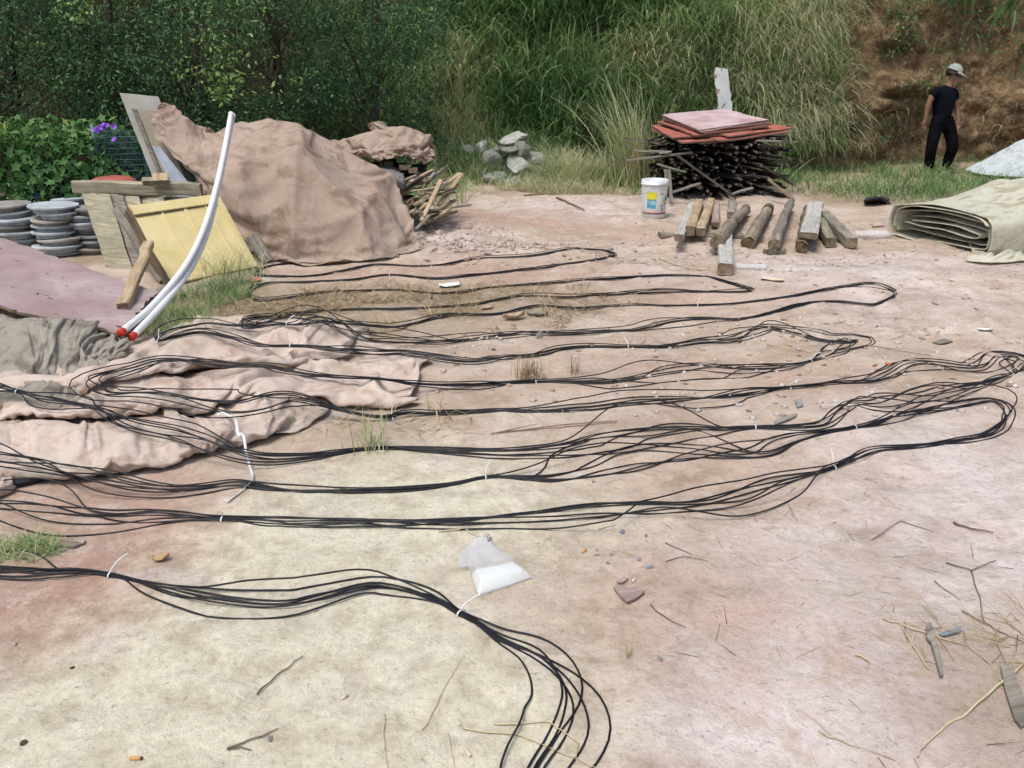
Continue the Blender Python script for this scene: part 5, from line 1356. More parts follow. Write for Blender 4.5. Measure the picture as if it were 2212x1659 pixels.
for i, (a_, b_, w_, h_, mt, rd, lab) in enumerate(LG):
    A = g(a_[0], a_[1], a_[2]); Bv = g(b_[0], b_[1], b_[2])
    o = beam('log' if rd else 'timber', A, Bv, w_, h_, mt, end=W_ROT if i in (7, 9) else W_END, label=lab, cat='log' if rd else 'timber', group='timbers laid out on the dirt', seed=20 + i, seg=12, warp=.005 if rd else .003, c=.010, round_=rd, bow=-.02 if i == 10 else (.02 if i == 8 else 0), taper=-.12 if rd else 0, sides=14)
    if i in (6, 7):      # wire loop round the log
        for t_ in ((.45, .48) if i == 6 else (.88, .91)):
            ring = [(0, w_ * .53 * math.cos(q_), w_ * .53 * math.sin(q_)) for q_ in np.linspace(0, 2 * np.pi, 17)]
            V, F = tube(np.array(ring), .004, 6, False)
            ow = link(np_mesh('wire_loop', V, F, True), 'wire_loop', W_DARK, o); L_ = np.linalg.norm(Bv - A); ow.location = ((t_ - .5) * L_, 0, 0); ow.rotation_euler = (0, .15, .1)
beam('wood_block', g(1655, 545, .02), g(1690, 543, .02), .07, .04, W_GREY, label='small flat block under the front end of the dark grey post', cat='block', seed=2)

# ================================================================== RIGHT: folded canvas bundle
pA, pB = g(1922, 508), g(2120, 556)               # back-left and front corner of the open end
ep = (pB - pA)[:2]; W_ = np.linalg.norm(ep); ep /= W_
ea = np.array([-ep[1], ep[0]]);
if ea[0] < 0: ea = -ea
froot2 = empty('folded_tarp', tuple(pA), 'thick folded cream green canvas bundle lying at the right edge', 'tarp')
LAY = [[(1.0,.008),(.5,.0),(.06,.008),(.0,.025),(-.02,.08),(.02,.135),(.10,.16),(.5,.20),(.94,.20),(1.04,.185),(1.07,.14),(1.06,.05),(1.0,.012)],
       [(.05,.03),(.03,.08),(.07,.125),(.16,.14),(.5,.172),(.94,.172),(1.01,.155),(1.02,.10),(1.0,.05),(.9,.035),(.5,.022)],
       [(.12,.045),(.5,.055),(.92,.062),(.975,.075),(.98,.115),(.93,.13),(.5,.142),(.16,.115)],
       [(.15,.075),(.3,.085),(.6,.092),(.88,.09),(.93,.10),(.90,.112),(.6,.118),(.2,.10)],
       [(.03,.045),(.10,.15),(.5,.188),(.94,.188),(1.03,.16)]]
for li, prof in enumerate(LAY):
    pr = catmull(np.array(prof) * np.array([W_, 1.25]), n_per=7)
    nl = 46; L_ = 1.75; Pm = np.zeros((nl, len(pr), 3))
    st = (.0, .03, .06, .02, -.015)[li]
    for i in range(nl):
        t = i / (nl - 1); a_ = st + t * L_
        sag = 1 - .25 * t
        wx = fbm(np.arange(len(pr)) * .12, np.full(len(pr), a_ * 3), li, 3, 50 + li)
        zz_ = pr[:, 1] * 1.4 * (1 + .60 * smooth(0, .55, t) * (1 - .7 * smooth(.75, 1, t))) + .016 * wx * (pr[:, 1] > .02) + .045 * (ridged(pr[:, 0] * 2.2 + a_ * 1.1, pr[:, 0] * .6 + a_ * 1.8, 0, 2, 9) - .3) * (pr[:, 1] > .1) * smooth(.02, .2, t)
        pp_ = pr[:, 0] + .02 * fbm(np.full(len(pr), a_ * 2), np.arange(len(pr)) * .1, 2, 2, 70 + li) - .12 * t
        ax = a_ + (.02 * fbm(pr[:, 0] * 6, np.full(len(pr), li * 3.), 0, 2, 4) - .10 * pr[:, 1] if i == 0 else 0)
        Pm[i, :, 0] = pA[0] + ep[0] * pp_ + ea[0] * ax; Pm[i, :, 1] = pA[1] + ep[1] * pp_ + ea[1] * ax; Pm[i, :, 2] = float(pA[2]) + .008 + zz_
    cloth_obj('canvas_layer', Pm, C_CREAM, froot2, thick=.007, sub=1)
rows = [[(2085,562,.01),(2140,567,.01),(2200,563,.012),(2260,545,.012)], [(2095,548,.02),(2145,550,.02),(2200,542,.02),(2270,522,.02)], [(2100,530,.02),(2150,528,.02),(2210,518,.02),(2290,502,.02)]]
cloth_obj('bottom_sheet', relax(loft(z_rows(rows), 16, 30), 1.02, 1.02, 15, 5, .1, .0005, .006, terrain, 3, .2), C_CREAM, froot2, thick=.007)
# white sheeting far right
rows = [[(2084,366,13.3),(2110,372,13.1),(2150,378,12.9),(2212,381,12.8),(2300,384,12.7)], [(2100,358,13.3),(2130,356,13.2),(2170,352,13.1),(2225,350,13.0),(2310,350,12.9)], [(2120,348,13.4),(2150,338,13.4),(2185,325,13.4),(2235,315,13.3),(2320,300,13.2)], [(2140,342,13.5),(2165,330,13.6),(2200,308,13.6),(2250,285,13.6),(2330,270,13.5)], [(2150,352,13.9),(2175,345,14.0),(2210,335,14.1),(2260,325,14.1),(2340,315,14.0)]]
cloth_obj('plastic_sheeting', relax(folds(loft(y_rows(rows), 40, 56), .03, 5, 1.0, 6), 1.03, 1.03, 25, 6, .08, .0006, .015, terrain, 6, .2), C_WHITE, thick=.004, label='white sheeting propped like a low tent at the far right', cat='sheet')
beam('timber', at_z(2075, 340, .05), at_z(2215, 334, .05), .10, .10, W_GREY, label='long grey timber lying at the foot of the earth bank behind the man', cat='timber', seed=8)
# dark cloth in the grass
rows = [[(1868,440,.0),(1895,438,.0),(1922,440,0)], [(1868,434,.05),(1895,430,.07),(1924,434,.04)], [(1872,428,.0),(1895,426,.0),(1920,428,0)]]
cloth_obj('rag', relax(folds(loft(z_rows(rows), 16, 24), .05, 3, 2, 2), 1.1, 1.1, 20, 5, .06, .0008, .02, None, 2, .1), mat_canvas('dark_rag', (.02, .025, .03), (.045, .05, .06), (.02, .02, .02), (.03, .03, .03)), thick=.004, label='dark blue rag lying in the grass behind the timbers', cat='rag')
# ================================================================== the man walking at the right
YP = 13.55
def jp(X, Y, dy=0.0): return at_y(1931.4 + X * .1838, 101.7 + Y * .1838, YP + dy)
def skinned(name, verts, edges, mat, parent, sub=2, root=0):
    me = bpy.data.meshes.new(name)
    me.from_pydata([tuple(map(float, v[0])) for v in verts], edges, [])
    o = bpy.data.objects.new(name, me); COL.objects.link(o)
    me.materials.append(mat)
    o.modifiers.new('skin', 'SKIN').use_smooth_shade = True
    if not me.skin_vertices: me.skin_vertices.new()
    for i, v in enumerate(verts):
        r = v[1]
        me.skin_vertices[0].data[i].radius = (r, r) if isinstance(r, (int, float)) else r
        me.skin_vertices[0].data[i].use_root = (i == root)
    s = o.modifiers.new('sub', 'SUBSURF'); s.levels = sub; s.render_levels = sub
    o.parent = parent; o.location = -Vector(parent.location)
    return o
M_SKIN = mat_basic('skin', [(.3, (.20, .105, .065)), (.7, (.28, .155, .10))], 12, .55, .05, 60, spec=.35)
M_HAIR = mat_basic('black_hair', [(.3, (.008, .007, .006)), (.7, (.025, .022, .02))], 40, .5, .3, 90)
M_TROU = mat_basic('black_trousers', [(.3, (.004, .004, .006)), (.7, (.010, .010, .013))], 9, .95, .6, 18, bdist=.04, spec=.05)
M_SHIRT, nt, b = nodes_of('striped_shirt'); co = objco(nt)
wv = N(nt, 'ShaderNodeTexWave', wave_type='BANDS', bands_direction='Z'); wv.inputs['Scale'].default_value = 11; wv.inputs['Distortion'].default_value = .6; nt.links.new(co, wv.inputs['Vector'])
nt.links.new(ramp(nt, wv.outputs['Fac'], [(.55, (.004, .005, .009)), (.85, (.011, .013, .020))]).outputs['Color'], b.inputs['Base Color']); b.inputs['Roughness'].default_value = .95; b.inputs['Specular IOR Level'].default_value = .05
bump(nt, b, noise_node(nt, co, 12, 3).outputs['Fac'], .3, .02)
M_CAPW = mat_basic('pale_cap', [(.3, (.27, .30, .275)), (.7, (.37, .40, .37))], 8, .85, .1, 60)
M_SHOE = mat_basic('dark_shoe', [(.3, (.015, .013, .012)), (.7, (.05, .045, .04))], 10, .7, .1, 40)
foot_p = jp(400, 1480)
man = empty('person', (foot_p[0] + .12, YP, float(terrain(foot_p[0], YP))), 'person in pale cap, dark striped shirt and black trousers walking along the earth bank', 'person')
pel = jp(560, 850); 
hipR, hipL = jp(500, 890, -.04), jp(640, 890, .05)
kneeR, kneeL = jp(440, 1180, -.05), jp(695, 1170, .0)
ankR, ankL = jp(402, 1440, .05), jp(598, 1425, .12)
chest = jp(590, 590); nb_ = jp(640, 450, -.01); shR, shL = jp(482, 500, -.08), jp(705, 520, .10)
elR, elL = jp(398, 680, -.08), jp(735, 720, .12)
wrR, wrL = jp(366, 850, -.09), jp(748, 850, .05)
head = jp(705, 315, -.02)
fw = np.array([.86, -.30, -.35]); fw /= np.linalg.norm(fw)
upv = np.array([.28, 0, .96]); side = np.cross(upv, fw); side /= np.linalg.norm(side); upv = np.cross(fw, side)
V = [(pel, .10), (jp(575, 720), .11), (chest, .115), (nb_, .05), (jp(665, 400, -.01), .048), (head - upv * .035 + fw * .015, (.066, .075)), (head + upv * .045 - fw * .01, (.078, .088)), (head + upv * .085 - fw * .012, .05),
     (shR, .055), (elR, .040), (wrR, .026), (shL, .055), (elL, .040), (wrL, .026),
     (hipR, .08), (kneeR, .058), (ankR, .042), (hipL, .08), (kneeL, .058), (ankL, .042), (head - upv * .01 + fw * .085, .022)]
E = [(0, 1), (1, 2), (2, 3), (3, 4), (4, 5), (5, 6), (6, 7), (2, 8), (8, 9), (9, 10), (2, 11), (11, 12), (12, 13), (0, 14), (14, 15), (15, 16), (0, 17), (17, 18), (18, 19), (5, 20)]
# palms and fingers
def hand(V, E, wi, el, wr, flip):
    d = wr - el; d = d / np.linalg.norm(d)
    sd_ = np.cross(d, np.array([0, -1.0, 0])); sd_ /= np.linalg.norm(sd_)
    pa = len(V); V.append((wr + d * .05, (.032, .018))); E.append((wi, pa))
    for k, (o_, L_) in enumerate(((-.024, .062), (-.008, .072), (.008, .068), (.022, .055))):
        a = len(V); V.append((wr + d * .092 + sd_ * o_, .0095)); E.append((pa, a))
        V.append((wr + d * (.092 + L_ * .5) + sd_ * o_ + np.array([.006 * flip, -.004, 0]), .0088)); E.append((a, a + 1))
        V.append((wr + d * (.092 + L_ * .9) + sd_ * o_ + np.array([.020 * flip, -.006, .004]), .0075)); E.append((a + 1, a + 2))
    a = len(V); V.append((wr + d * .045 + sd_ * .038 + np.array([0, -.012, 0]), .011)); E.append((pa, a))
    V.append((wr + d * .085 + sd_ * .048 + np.array([.004 * flip, -.016, 0]), .009)); E.append((a, a + 1))
hand(V, E, 10, elR, wrR, 1); hand(V, E, 13, elL, wrL, -1)
skinned('body', V, E, M_SKIN, man, 2)
sh = [(jp(555, 880), .150), (jp(570, 720), .145), (chest, .135), (jp(625, 480), .085), (jp(640, 452), .062), (shR + np.array([0, 0, -.005]), .072), (shR + (elR - shR) * .62, .066), (shL, .07), (shL + (elL - shL) * .55, .062)]
skinned('shirt', sh, [(0, 1), (1, 2), (2, 3), (3, 4), (2, 5), (5, 6), (2, 7), (7, 8)], M_SHIRT, man, 2)
tr = [(jp(560, 850), .140), (hipR, .105), (kneeR, .085), (kneeR + (ankR - kneeR) * .6, .078), (ankR + np.array([0, 0, -.01]), .075), (hipL, .105), (kneeL, .09), (kneeL + (ankL - kneeL) * .6, .078), (ankL + np.array([0, 0, .0]), .07), (jp(565, 740), .125)]
skinned('trousers', tr, [(9, 0), (0, 1), (1, 2), (2, 3), (3, 4), (0, 5), (5, 6), (6, 7), (7, 8)], M_TROU, man, 2)
for ank in (ankR, ankL):
    gz_ = float(terrain(ank[0], ank[1])) + .04
    skinned('shoe', [((ank[0] - .04, ank[1] + .01, gz_ + .015), .040), ((ank[0] + .06, ank[1] - .02, gz_), .045), ((ank[0] + .16, ank[1] - .05, gz_ - .008), .034)], [(0, 1), (1, 2)], M_SHOE, man, 2)
def dome(cx, rx, ry, rz, z0=0.0, n=20, m=8):
    V, F = [], []
    for i in range(m + 1):
        ph = (math.pi / 2) * i / m
        for j in range(n):
            a = 2 * math.pi * j / n
            V.append(cx + fw * rx * math.cos(ph) * math.cos(a) + side * ry * math.cos(ph) * math.sin(a) + upv * (z0 + rz * math.sin(ph)))
    for i in range(m):
        for j in range(n): F.append((i*n + j, i*n + (j+1) % n, (i+1)*n + (j+1) % n, (i+1)*n + j))
    return V, F
hv, hf = dome(head - fw * .022, .100, .092, .12, -.02)
hv2 = [head - fw * .095 + side * s_ * .05 - upv * .05 for s_ in (-1, 1)]
link(py_mesh('hair', hv, hf, True), 'hair', M_HAIR, man)
skinned('hair', [(head - fw * .055 - upv * .0, .07), (head - fw * .06 - upv * .055, .055)], [(0, 1)], M_HAIR, man, 2)
cv, cf = dome(head + upv * .038 - fw * .012, .112, .102, .105)
cap = link(py_mesh('cap', cv, cf, True), 'cap', M_CAPW, man)
bv, bf = [], []
for i in range(13):
    a = R(-75 + 150 * i / 12)
    for (rx, k) in ((.100, 0), (.155 + .055 * math.cos(a), 1)):
        bv.append(head + upv * (.045 - .035 * k) - fw * .012 + fw * rx * math.cos(a) * (1 if k == 0 else 1.0) + side * .095 * math.sin(a))
for i in range(12): bf.append((2*i, 2*i + 2, 2*i + 3, 2*i + 1))
br = link(py_mesh('brim', bv, bf, True), 'brim', M_CAPW, cap); br.location = (0, 0, 0); add_mod_solid(br, .006, 0)
M_EYE, nt, b = nodes_of('eye_dark'); b.inputs['Base Color'].default_value = (.02, .015, .012, 1)
for s_ in (-1, 1):
    V, F = dome(head + fw * .078 + side * s_ * .03 + upv * .012, .006, .011, .006, 0, 8, 3); link(py_mesh('eye', V, F, True), 'eye', M_EYE, man)
    skinned('ear', [(head - fw * .005 + side * s_ * .078 - upv * .005, .016), (head - fw * .012 + side * s_ * .084 + upv * .02, .016)], [(0, 1)], M_SKIN, man, 2)
# ================================================================== grass and weeds on the flat
def region_pts(n, polys, seed):
    """random ground points inside world-space ellipses (x, y, rx, ry, weight)"""
    r_ = np.random.default_rng(seed); w = np.array([p[2] * p[3] * p[4] for p in polys]); w = w / w.sum()
    k = r_.choice(len(polys), n, p=w); Q = np.array(polys)[k]
    a = r_.uniform(0, 2 * np.pi, n); rr = np.sqrt(r_.random(n))
    x = Q[:, 0] + Q[:, 2] * rr * np.cos(a); y = Q[:, 1] + Q[:, 3] * rr * np.sin(a)
    return np.column_stack([x, y, terrain(x, y) - .004])
def el(u, v, rx, ry, w=1.0):
    p = at_z(u, v, 0); return (p[0], p[1], rx, ry, w)
packs = []
def turf(n, polys, L0, L1, tc, ts, seed, w=.006, lean=(.1, .9), droop=(.8, 2.0), clump=.0, segs=3):
    P = region_pts(n, polys, seed)
    cl = fbm(P[:, 0] * 2.4, P[:, 1] * 2.4, seed, 2, seed); P = P[cl > clump]; m = len(P)
    packs.append(blades(P, rng.uniform(L0, L1, m), rng.uniform(0, 2 * np.pi, m), rng.uniform(*lean, m), rng.uniform(*droop, m), w * rng.uniform(.6, 1.5, m), segs,
                        tc + ts * rng.normal(size=m) + .3 * fbm(P[:, 0] * 1.2, P[:, 1] * 1.2, 3, 2, seed + 5)))
meadow = [(5.6, 12.2, 2.6, 1.6, 1), (7.6, 12.6, 2.6, 2.0, 1), (4.2, 11.7, 1.2, 1.3, 1), (5.2, 10.7, 1.3, .7, .8), (6.6, 11.2, 1.4, .8, .7), (4.3, 13.2, 1.6, .8, .8), (8.6, 10.6, 2.0, 1.5, .7)]
turf(20000, meadow + [(7.0, 14.2, 3.5, 1.0, 1), (4.6, 13.6, 1.8, .8, 1)], .06, .34, .30, .25, 31, .008, clump=.0)
turf(7500, meadow, .10, .35, .80, .22, 32, .007, (.8, 1.5), (1.3, 1.7))                       # cut straw among it
turf(5200, [(-.2, 12.1, 2.4, .8, 1), (-2.0, 11.2, 1.2, 1.2, 1), (-1.2, 10.2, .7, .7, .8), (1.6, 12.3, 1.2, .8, 1), (1.4, 11.4, .35, .7, .8), (3.6, 12.4, .8, .8, .6)], .25, .75, .42, .3, 33, .010, (.1, .7), (1.0, 2.2), segs=4)
turf(4200, [(-.1, 11.5, .9, .5, 1), (.9, 11.3, .8, .45, 1), (.35, 11.0, 1.3, .25, .6), (2.6, 12.0, 1.2, .4, .3)], .15, .5, .82, .18, 34, .007, (.5, 1.4), (1.2, 1.9))   # straw heap by the rubble
turf(3800, [(-4.0, 10.2, 1.8, 1.0, 1), (-2.6, 10.0, 1.2, .7, 1), (-1.0, 9.9, .4, .4, .4)], .2, .6, .2, .2, 35, .010, (.1, .8), (1.0, 2.1))
turf(2400, [el(430, 655, .36, .36), el(395, 700, .28, .28), el(500, 622, .24, .14)], .05, .17, .55, .2, 36, .004, (.1, .8), (.8, 2.0), -.2)
turf(160, [el(500, 605, .28, .16)], .15, .32, .6, .25, 37, .003, (.05, .5), (.8, 1.7), -.3, 4)
turf(500, [el(25, 1190, .16, .07), el(70, 1180, .12, .04)], .03, .09, .45, .2, 38, .003, (.3, 1.2), (1.0, 2.0), -.4)
turf(2600, [(.05, 12.0, .9, .5, 1), (-.5, 12.0, .4, .4, 1), (.75, 12.0, .4, .4, 1)], .12, .45, .5, .3, 39, .009, (.1, .8), (1.0, 2.2), -.2, 4)
turf(2600, [(1.0, 11.9, .55, .5, 1), (.75, 11.6, .35, .3, 1)], .2, .6, .9, .14, 46, .008, (.2, 1.1), (.8, 1.7), -.4, 4)
veg('weedy_grass', merge(packs), M_GRASS, label='green weeds and short grass growing on the dirt along the yard edges', cat='grass', kind='stuff')
packs = []
turf(5200, [el(800, 680, 1.4, .55), el(1000, 640, 1.2, .5), el(700, 660, .9, .45), el(880, 900, .6, .2, .7), el(650, 720, .5, .3)], .04, .20, .62, .3, 41, .005, (.9, 1.56), (1.4, 1.65), -.10)
turf(1700, [el(1650, 575, 2.0, .3), el(1600, 700, 1.5, .6, .5), el(1300, 560, 1.4, .6, .6), el(1200, 450, 1.6, .9, .4)], .04, .2, .55, .35, 42, .005, (1.4, 1.57), (1.5, 1.62))
turf(800, [el(2150, 1480, .30, .22), el(2090, 1580, .25, .15), el(1850, 1640, .2, .1, .5)], .04, .2, .7, .25, 43, .0028, (1.2, 1.56), (1.4, 1.6))
turf(2300, [(.6, 2.6, 2.0, 1.4, 1), (1.2, 3.8, 2.6, 1.4, .8), (-.4, 2.0, 1.2, .7, 1)], .012, .06, .35, .35, 44, .0022, (1.45, 1.57), (1.5, 1.6), -.6)
turf(520, [(1.15, 2.1, .8, .7, 1), (1.6, 2.9, .7, .6, .6)], .03, .13, .2, .25, 45, .0020, (1.45, 1.57), (1.5, 1.6), -.6)
veg('straw_litter', merge(packs), M_STRAW, label='broken straw and dead grass scattered over the dirt', cat='straw', kind='stuff')
def tuft(name, u, v, n, L0, L1, mat, tc, ts, label, w=.003, lean=(.05, .7), droop=(.3, 1.3), r=.035, cat='grass tuft'):
    p = g(u, v); P = np.column_stack([p[0] + rng.normal(0, r, n), p[1] + rng.normal(0, r, n), np.full(n, p[2] - .004)])
    pk = blades(P, rng.uniform(L0, L1, n), rng.uniform(0, 2 * np.pi, n), rng.uniform(*lean, n), rng.uniform(*droop, n), w * rng.uniform(.6, 1.4, n), 4, tc + ts * rng.normal(size=n))
    return veg(name, pk, mat, label=label, cat=cat)
tuft('grass_tuft', 800, 968, 70, .08, .22, M_GRASS, .68, .18, 'spiky green-yellow grass tuft under the ninth cable row', .0035)
tuft('grass_tuft', 1143, 818, 130, .06, .15, M_STRAW, .75, .2, 'dense dry straw tuft among the middle cable rows', .003, (.0, .5), (.1, .8))
tuft('grass_tuft', 1240, 808, 30, .05, .14, M_STRAW, .55, .2, 'small thin dry tuft right of the dense straw tuft', .0025, (.0, .4), (.1, .7), .02)
tuft('grass_tuft', 630, 925, 30, .05, .14, M_GRASS, .75, .15, 'thin grass tuft at the lower edge of the canvas', .0025)
tuft('grass_tuft', 1354, 1418, 16, .03, .08, M_STRAW, .95, .1, 'tiny straw sprig standing in the open dirt', .0018, (.1, .6), (.2, 1.0), .008)
tuft('grass_tuft', 490, 600, 30, .12, .34, M_GRASS, .5, .2, 'tall seeding grass stalks in front of the yellow door', .0028, (.0, .5), (.4, 1.3), .10)
# tall reed clump left of the timber pile
rp = at_z(1375, 412, 0)
rroot = empty('reed_clump', tuple(rp), 'tall pale reed clump standing left of the dark timber pile', 'reeds')
n = 260; P = np.column_stack([rp[0] + rng.normal(0, .13, n), rp[1] + rng.normal(.1, .15, n), np.zeros(n)])
pk = blades(P, rng.uniform(.7, 1.75, n), rng.normal(np.pi * .9, .9, n), rng.uniform(.0, .22, n), rng.uniform(.3, 1.6, n), .014 * rng.uniform(.6, 1.3, n), 6, np.clip(rng.normal(.72, .2, n), 0, 1))
veg('blades', pk, M_GRASS, rroot)
n = 90; P = np.column_stack([rp[0] + rng.normal(0, .12, n), rp[1] + rng.normal(0, .12, n), np.zeros(n)])
veg('stalks', blades(P, rng.uniform(.5, 1.0, n), rng.uniform(0, 6.28, n), rng.uniform(0, .15, n), rng.uniform(.1, .4, n), .012, 4, rng.uniform(.5, 1, n)), M_STRAW, rroot)
# nodding plume grass high on the slope
hp = hill(np.array([-.55]), np.array([2.0]))[0]
proot2 = empty('plume_grass', tuple(hp), 'pale nodding plume grass high on the slope above the heap', 'plume grass')
n = 110; P = hp + rng.normal(0, 1, (n, 3)) * np.array([.5, .15, .12])
veg('plumes', blades(P, rng.uniform(.6, 1.2, n), rng.normal(np.pi * .05, .5, n), rng.uniform(.0, .35, n), rng.uniform(2.0, 2.9, n), .020 * rng.uniform(.6, 1.3, n), 7, rng.uniform(.75, 1, n)), M_GRASS, proot2)
# hanging bamboo sprays, upper right
def bamboo(u, v, y, dirs, label, seed):
    r_ = np.random.default_rng(seed); p = at_y(u, v, y)
    root = empty('bamboo_branch', tuple(p), label, 'bamboo')
    parts = [tube(np.array([p + np.array([.5, .1, .9]), p + np.array([.25, .05, .4]), p]), [.006, .004, .002], 6)]
    v_, f_ = join(parts); link(py_mesh('stem', v_, f_, True), 'stem', M_BAMBOO, root)
    for k in range(dirs):
        a = r_.uniform(.15, 1.0); base = p + np.array([.5 * a, .1 * a, .9 * a]) * r_.uniform(0, 1) + r_.normal(0, .03, 3)
        d = np.array([r_.normal(-.35, .5), r_.normal(0, .4), -r_.uniform(.35, 1.0)])
        L = r_.uniform(.16, .26)
        V, F, T = leaves(base[None], d[None], np.array([[r_.normal(0, .4), -.6, .7]]), np.array([L]), np.array([.026]), np.array([r_.uniform(.1, .95)]), LEAF_LONG)
        me_ = np_mesh('leaf', V, F, False, {'tint': T}); link(me_, 'leaf', M_BAMBOO, root)
bamboo(2165, 25, 6.5, 22, 'bamboo spray with pale leaf hanging at the top right corner', 1)
bamboo(2080, -5, 6.8, 16, 'dark bamboo spray hanging left of the corner spray', 2)
bamboo(2225, 120, 6.2, 16, 'bamboo spray hanging down the right edge of the view', 3)
bamboo(1990, -25, 7.0, 10, 'small bamboo spray at the top edge above the man', 4)

# ================================================================== stones and rubble
M_STONE = {k: mat_basic('stone_' + k, st, 14, .92, .5, 60, objvar=.3) for k, st in dict(
    grey=[(.3, (.21, .21, .185)), (.7, (.36, .355, .315))], pink=[(.3, (.42, .31, .27)), (.7, (.60, .48, .43))], pale=[(.3, (.36, .36, .325)), (.7, (.52, .515, .47))],
    slate=[(.3, (.20, .235, .26)), (.7, (.33, .37, .40))], brick=[(.3, (.42, .15, .06)), (.7, (.58, .25, .12))], dark=[(.3, (.07, .05, .035)), (.7, (.14, .10, .07))]).items()}
def rock_mesh(seed, sub=3, rough=.16, flat=1.0):
    bm = bmesh.new(); bmesh.ops.create_icosphere(bm, subdivisions=sub, radius=1.0)
    co_ = np.array([v.co[:] for v in bm.verts])
    n_ = fbm(co_[:, 0] * 1.1 + seed * 3.1, co_[:, 1] * 1.1, co_[:, 2] * 1.1, 3, seed)
    pl = np.random.default_rng(seed).normal(size=(13, 3)); pl /= np.linalg.norm(pl, axis=1)[:, None]
    dd = np.random.default_rng(seed + 9).uniform(.38, .72, 13); cut = np.min(np.where(co_ @ pl.T > .3, dd / np.maximum(co_ @ pl.T, .01), 1.0), axis=1); cut = np.minimum(cut, 1)      # broken facets
    for v, a, c_ in zip(bm.verts, n_, cut): v.co *= (1 + rough * a) * c_
    me = bpy.data.meshes.new('rock'); bm.to_mesh(me); bm.free()
    return me
ROCKS = [rock_mesh(s_) for s_ in range(8)]
RV = {}
def rock(name, u, v, px, kind, label, cat, group=None, flat=.6, seed=0, pos=None, sz=None):
    r_ = random.Random(seed)
    key = (seed % 8, kind)
    if key not in RV:
        m_ = ROCKS[seed % 8].copy(); m_.materials.append(M_STONE[kind]); RV[key] = m_
    p = g(u, v) if pos is None else np.array(pos)
    dist = CP * p[1] + SP * (CAM_H - p[2]); s_ = (px * .5 * dist / FD) if sz is None else sz
    o = bpy.data.objects.new(name, RV[key]); COL.objects.link(o)
    o.scale = (s_ * r_.uniform(.85, 1.2), s_ * r_.uniform(.75, 1.1), s_ * flat * r_.uniform(.8, 1.2)); o.rotation_euler = (r_.gauss(0, .2), r_.gauss(0, .2), r_.uniform(0, 6.3))
    o.location = (p[0], p[1], p[2] + s_ * flat * .45)
    return setp(o, label, cat, group)
rock('stone', 1165, 728, 30, 'grey', 'rounded grey stone sitting against the cable bundle', 'stone', flat=.75, seed=1)
rock('clod', 2026, 656, 42, 'pink', 'largest pinkish clod right of the long cable loop', 'clod', seed=2)
rock('clod', 2086, 648, 36, 'pink', 'second pinkish clod beside the largest one at the right', 'clod', seed=3)
rock('clod', 2110, 668, 18, 'pink', 'small pinkish clod below the two large ones', 'clod', seed=9)
rock('brick_fragment', 1890, 791, 15, 'brick', 'left of two orange brick fragments near the tangled cable loop', 'brick', seed=4)
rock('brick_fragment', 1916, 788, 13, 'brick', 'right of two orange brick fragments near the tangled cable loop', 'brick', seed=5)
rock('brick_fragment', 1728, 811, 12, 'brick', 'tiny orange brick crumb below the middle cable loop', 'brick', seed=6)
rock('stone', 1546, 548, 34, 'pale', 'pale stone beside the jutting squared timber', 'stone', seed=7)
rock('stone', 1896, 490, 32, 'pink', 'pinkish stone in front of the grass left of the folded canvas', 'stone', seed=8, flat=.7)
rock('stone', 1426, 1426, 22, 'grey', 'grey stone alone in the open dirt right of the cables', 'stone', seed=10)
rock('stone', 33, 1392, 16, 'pale', 'small white stone at the lower left edge', 'stone', seed=11)
rock('stone', 166, 1485, 9, 'pale', 'tiny pale stone in the lower left sand', 'stone', seed=12)
rock('clod', 50, 1608, 20, 'dark', 'dark brown clod in the lower left corner', 'clod', seed=13)
rock('clod', 155, 1444, 13, 'dark', 'small dark clod on the reddish dirt at the lower left', 'clod', seed=14)
rock('stone', 1065, 757, 14, 'grey', 'small grey stone on the middle cable row', 'stone', seed=15)
rock('stone', 694, 646, 14, 'slate', 'flat bluish stone between the upper cable rows', 'stone', seed=16, flat=.35)
rock('stone', 1236, 892, 11, 'slate', 'bluish stone below the ninth cable row', 'stone', seed=17)
rock('stone', 1332, 851, 12, 'slate', 'bluish stone right of the dry tufts', 'stone', seed=18)
rock('stone', 1281, 1042, 13, 'slate', 'bluish stone under the eleventh cable row', 'stone', seed=19)
rock('stone', 584, 1596, 18, 'grey', 'grey pebble beside the bent twig in the foreground', 'stone', seed=20, flat=.4)
for i, (u, v, px) in enumerate(((1343,1151,20),(1395,1159,15),(1288,1200,17),(1321,1199,15),(1314,1217,16),(1380,1210,17),(1402,1226,17),(1290,1190,10),(1397,1170,8))):
    rock('stone_chip', u, v, px, 'slate', 'bluish grey stone chip in the scattered group right of the plastic bag', 'stone chip', 'stone chips right of the bag', .45, 30 + i)
rr_ = random.Random(5)
for i in range(44):       # broken pink earth at the right foot of the canvas heap
    u, v = rr_.gauss(975, 60), rr_.gauss(520, 28)
    if v > 575 or v < 470 or u < 900 + max(0, (540 - v)) * .2: continue
    rock('clod', u, v, rr_.choice((10, 12, 14, 16, 20, 26, 34)), 'pink', 'pinkish clod in the crumbled earth right of the brown canvas', 'clod', 'clods right of the brown canvas', .6, 50 + i)
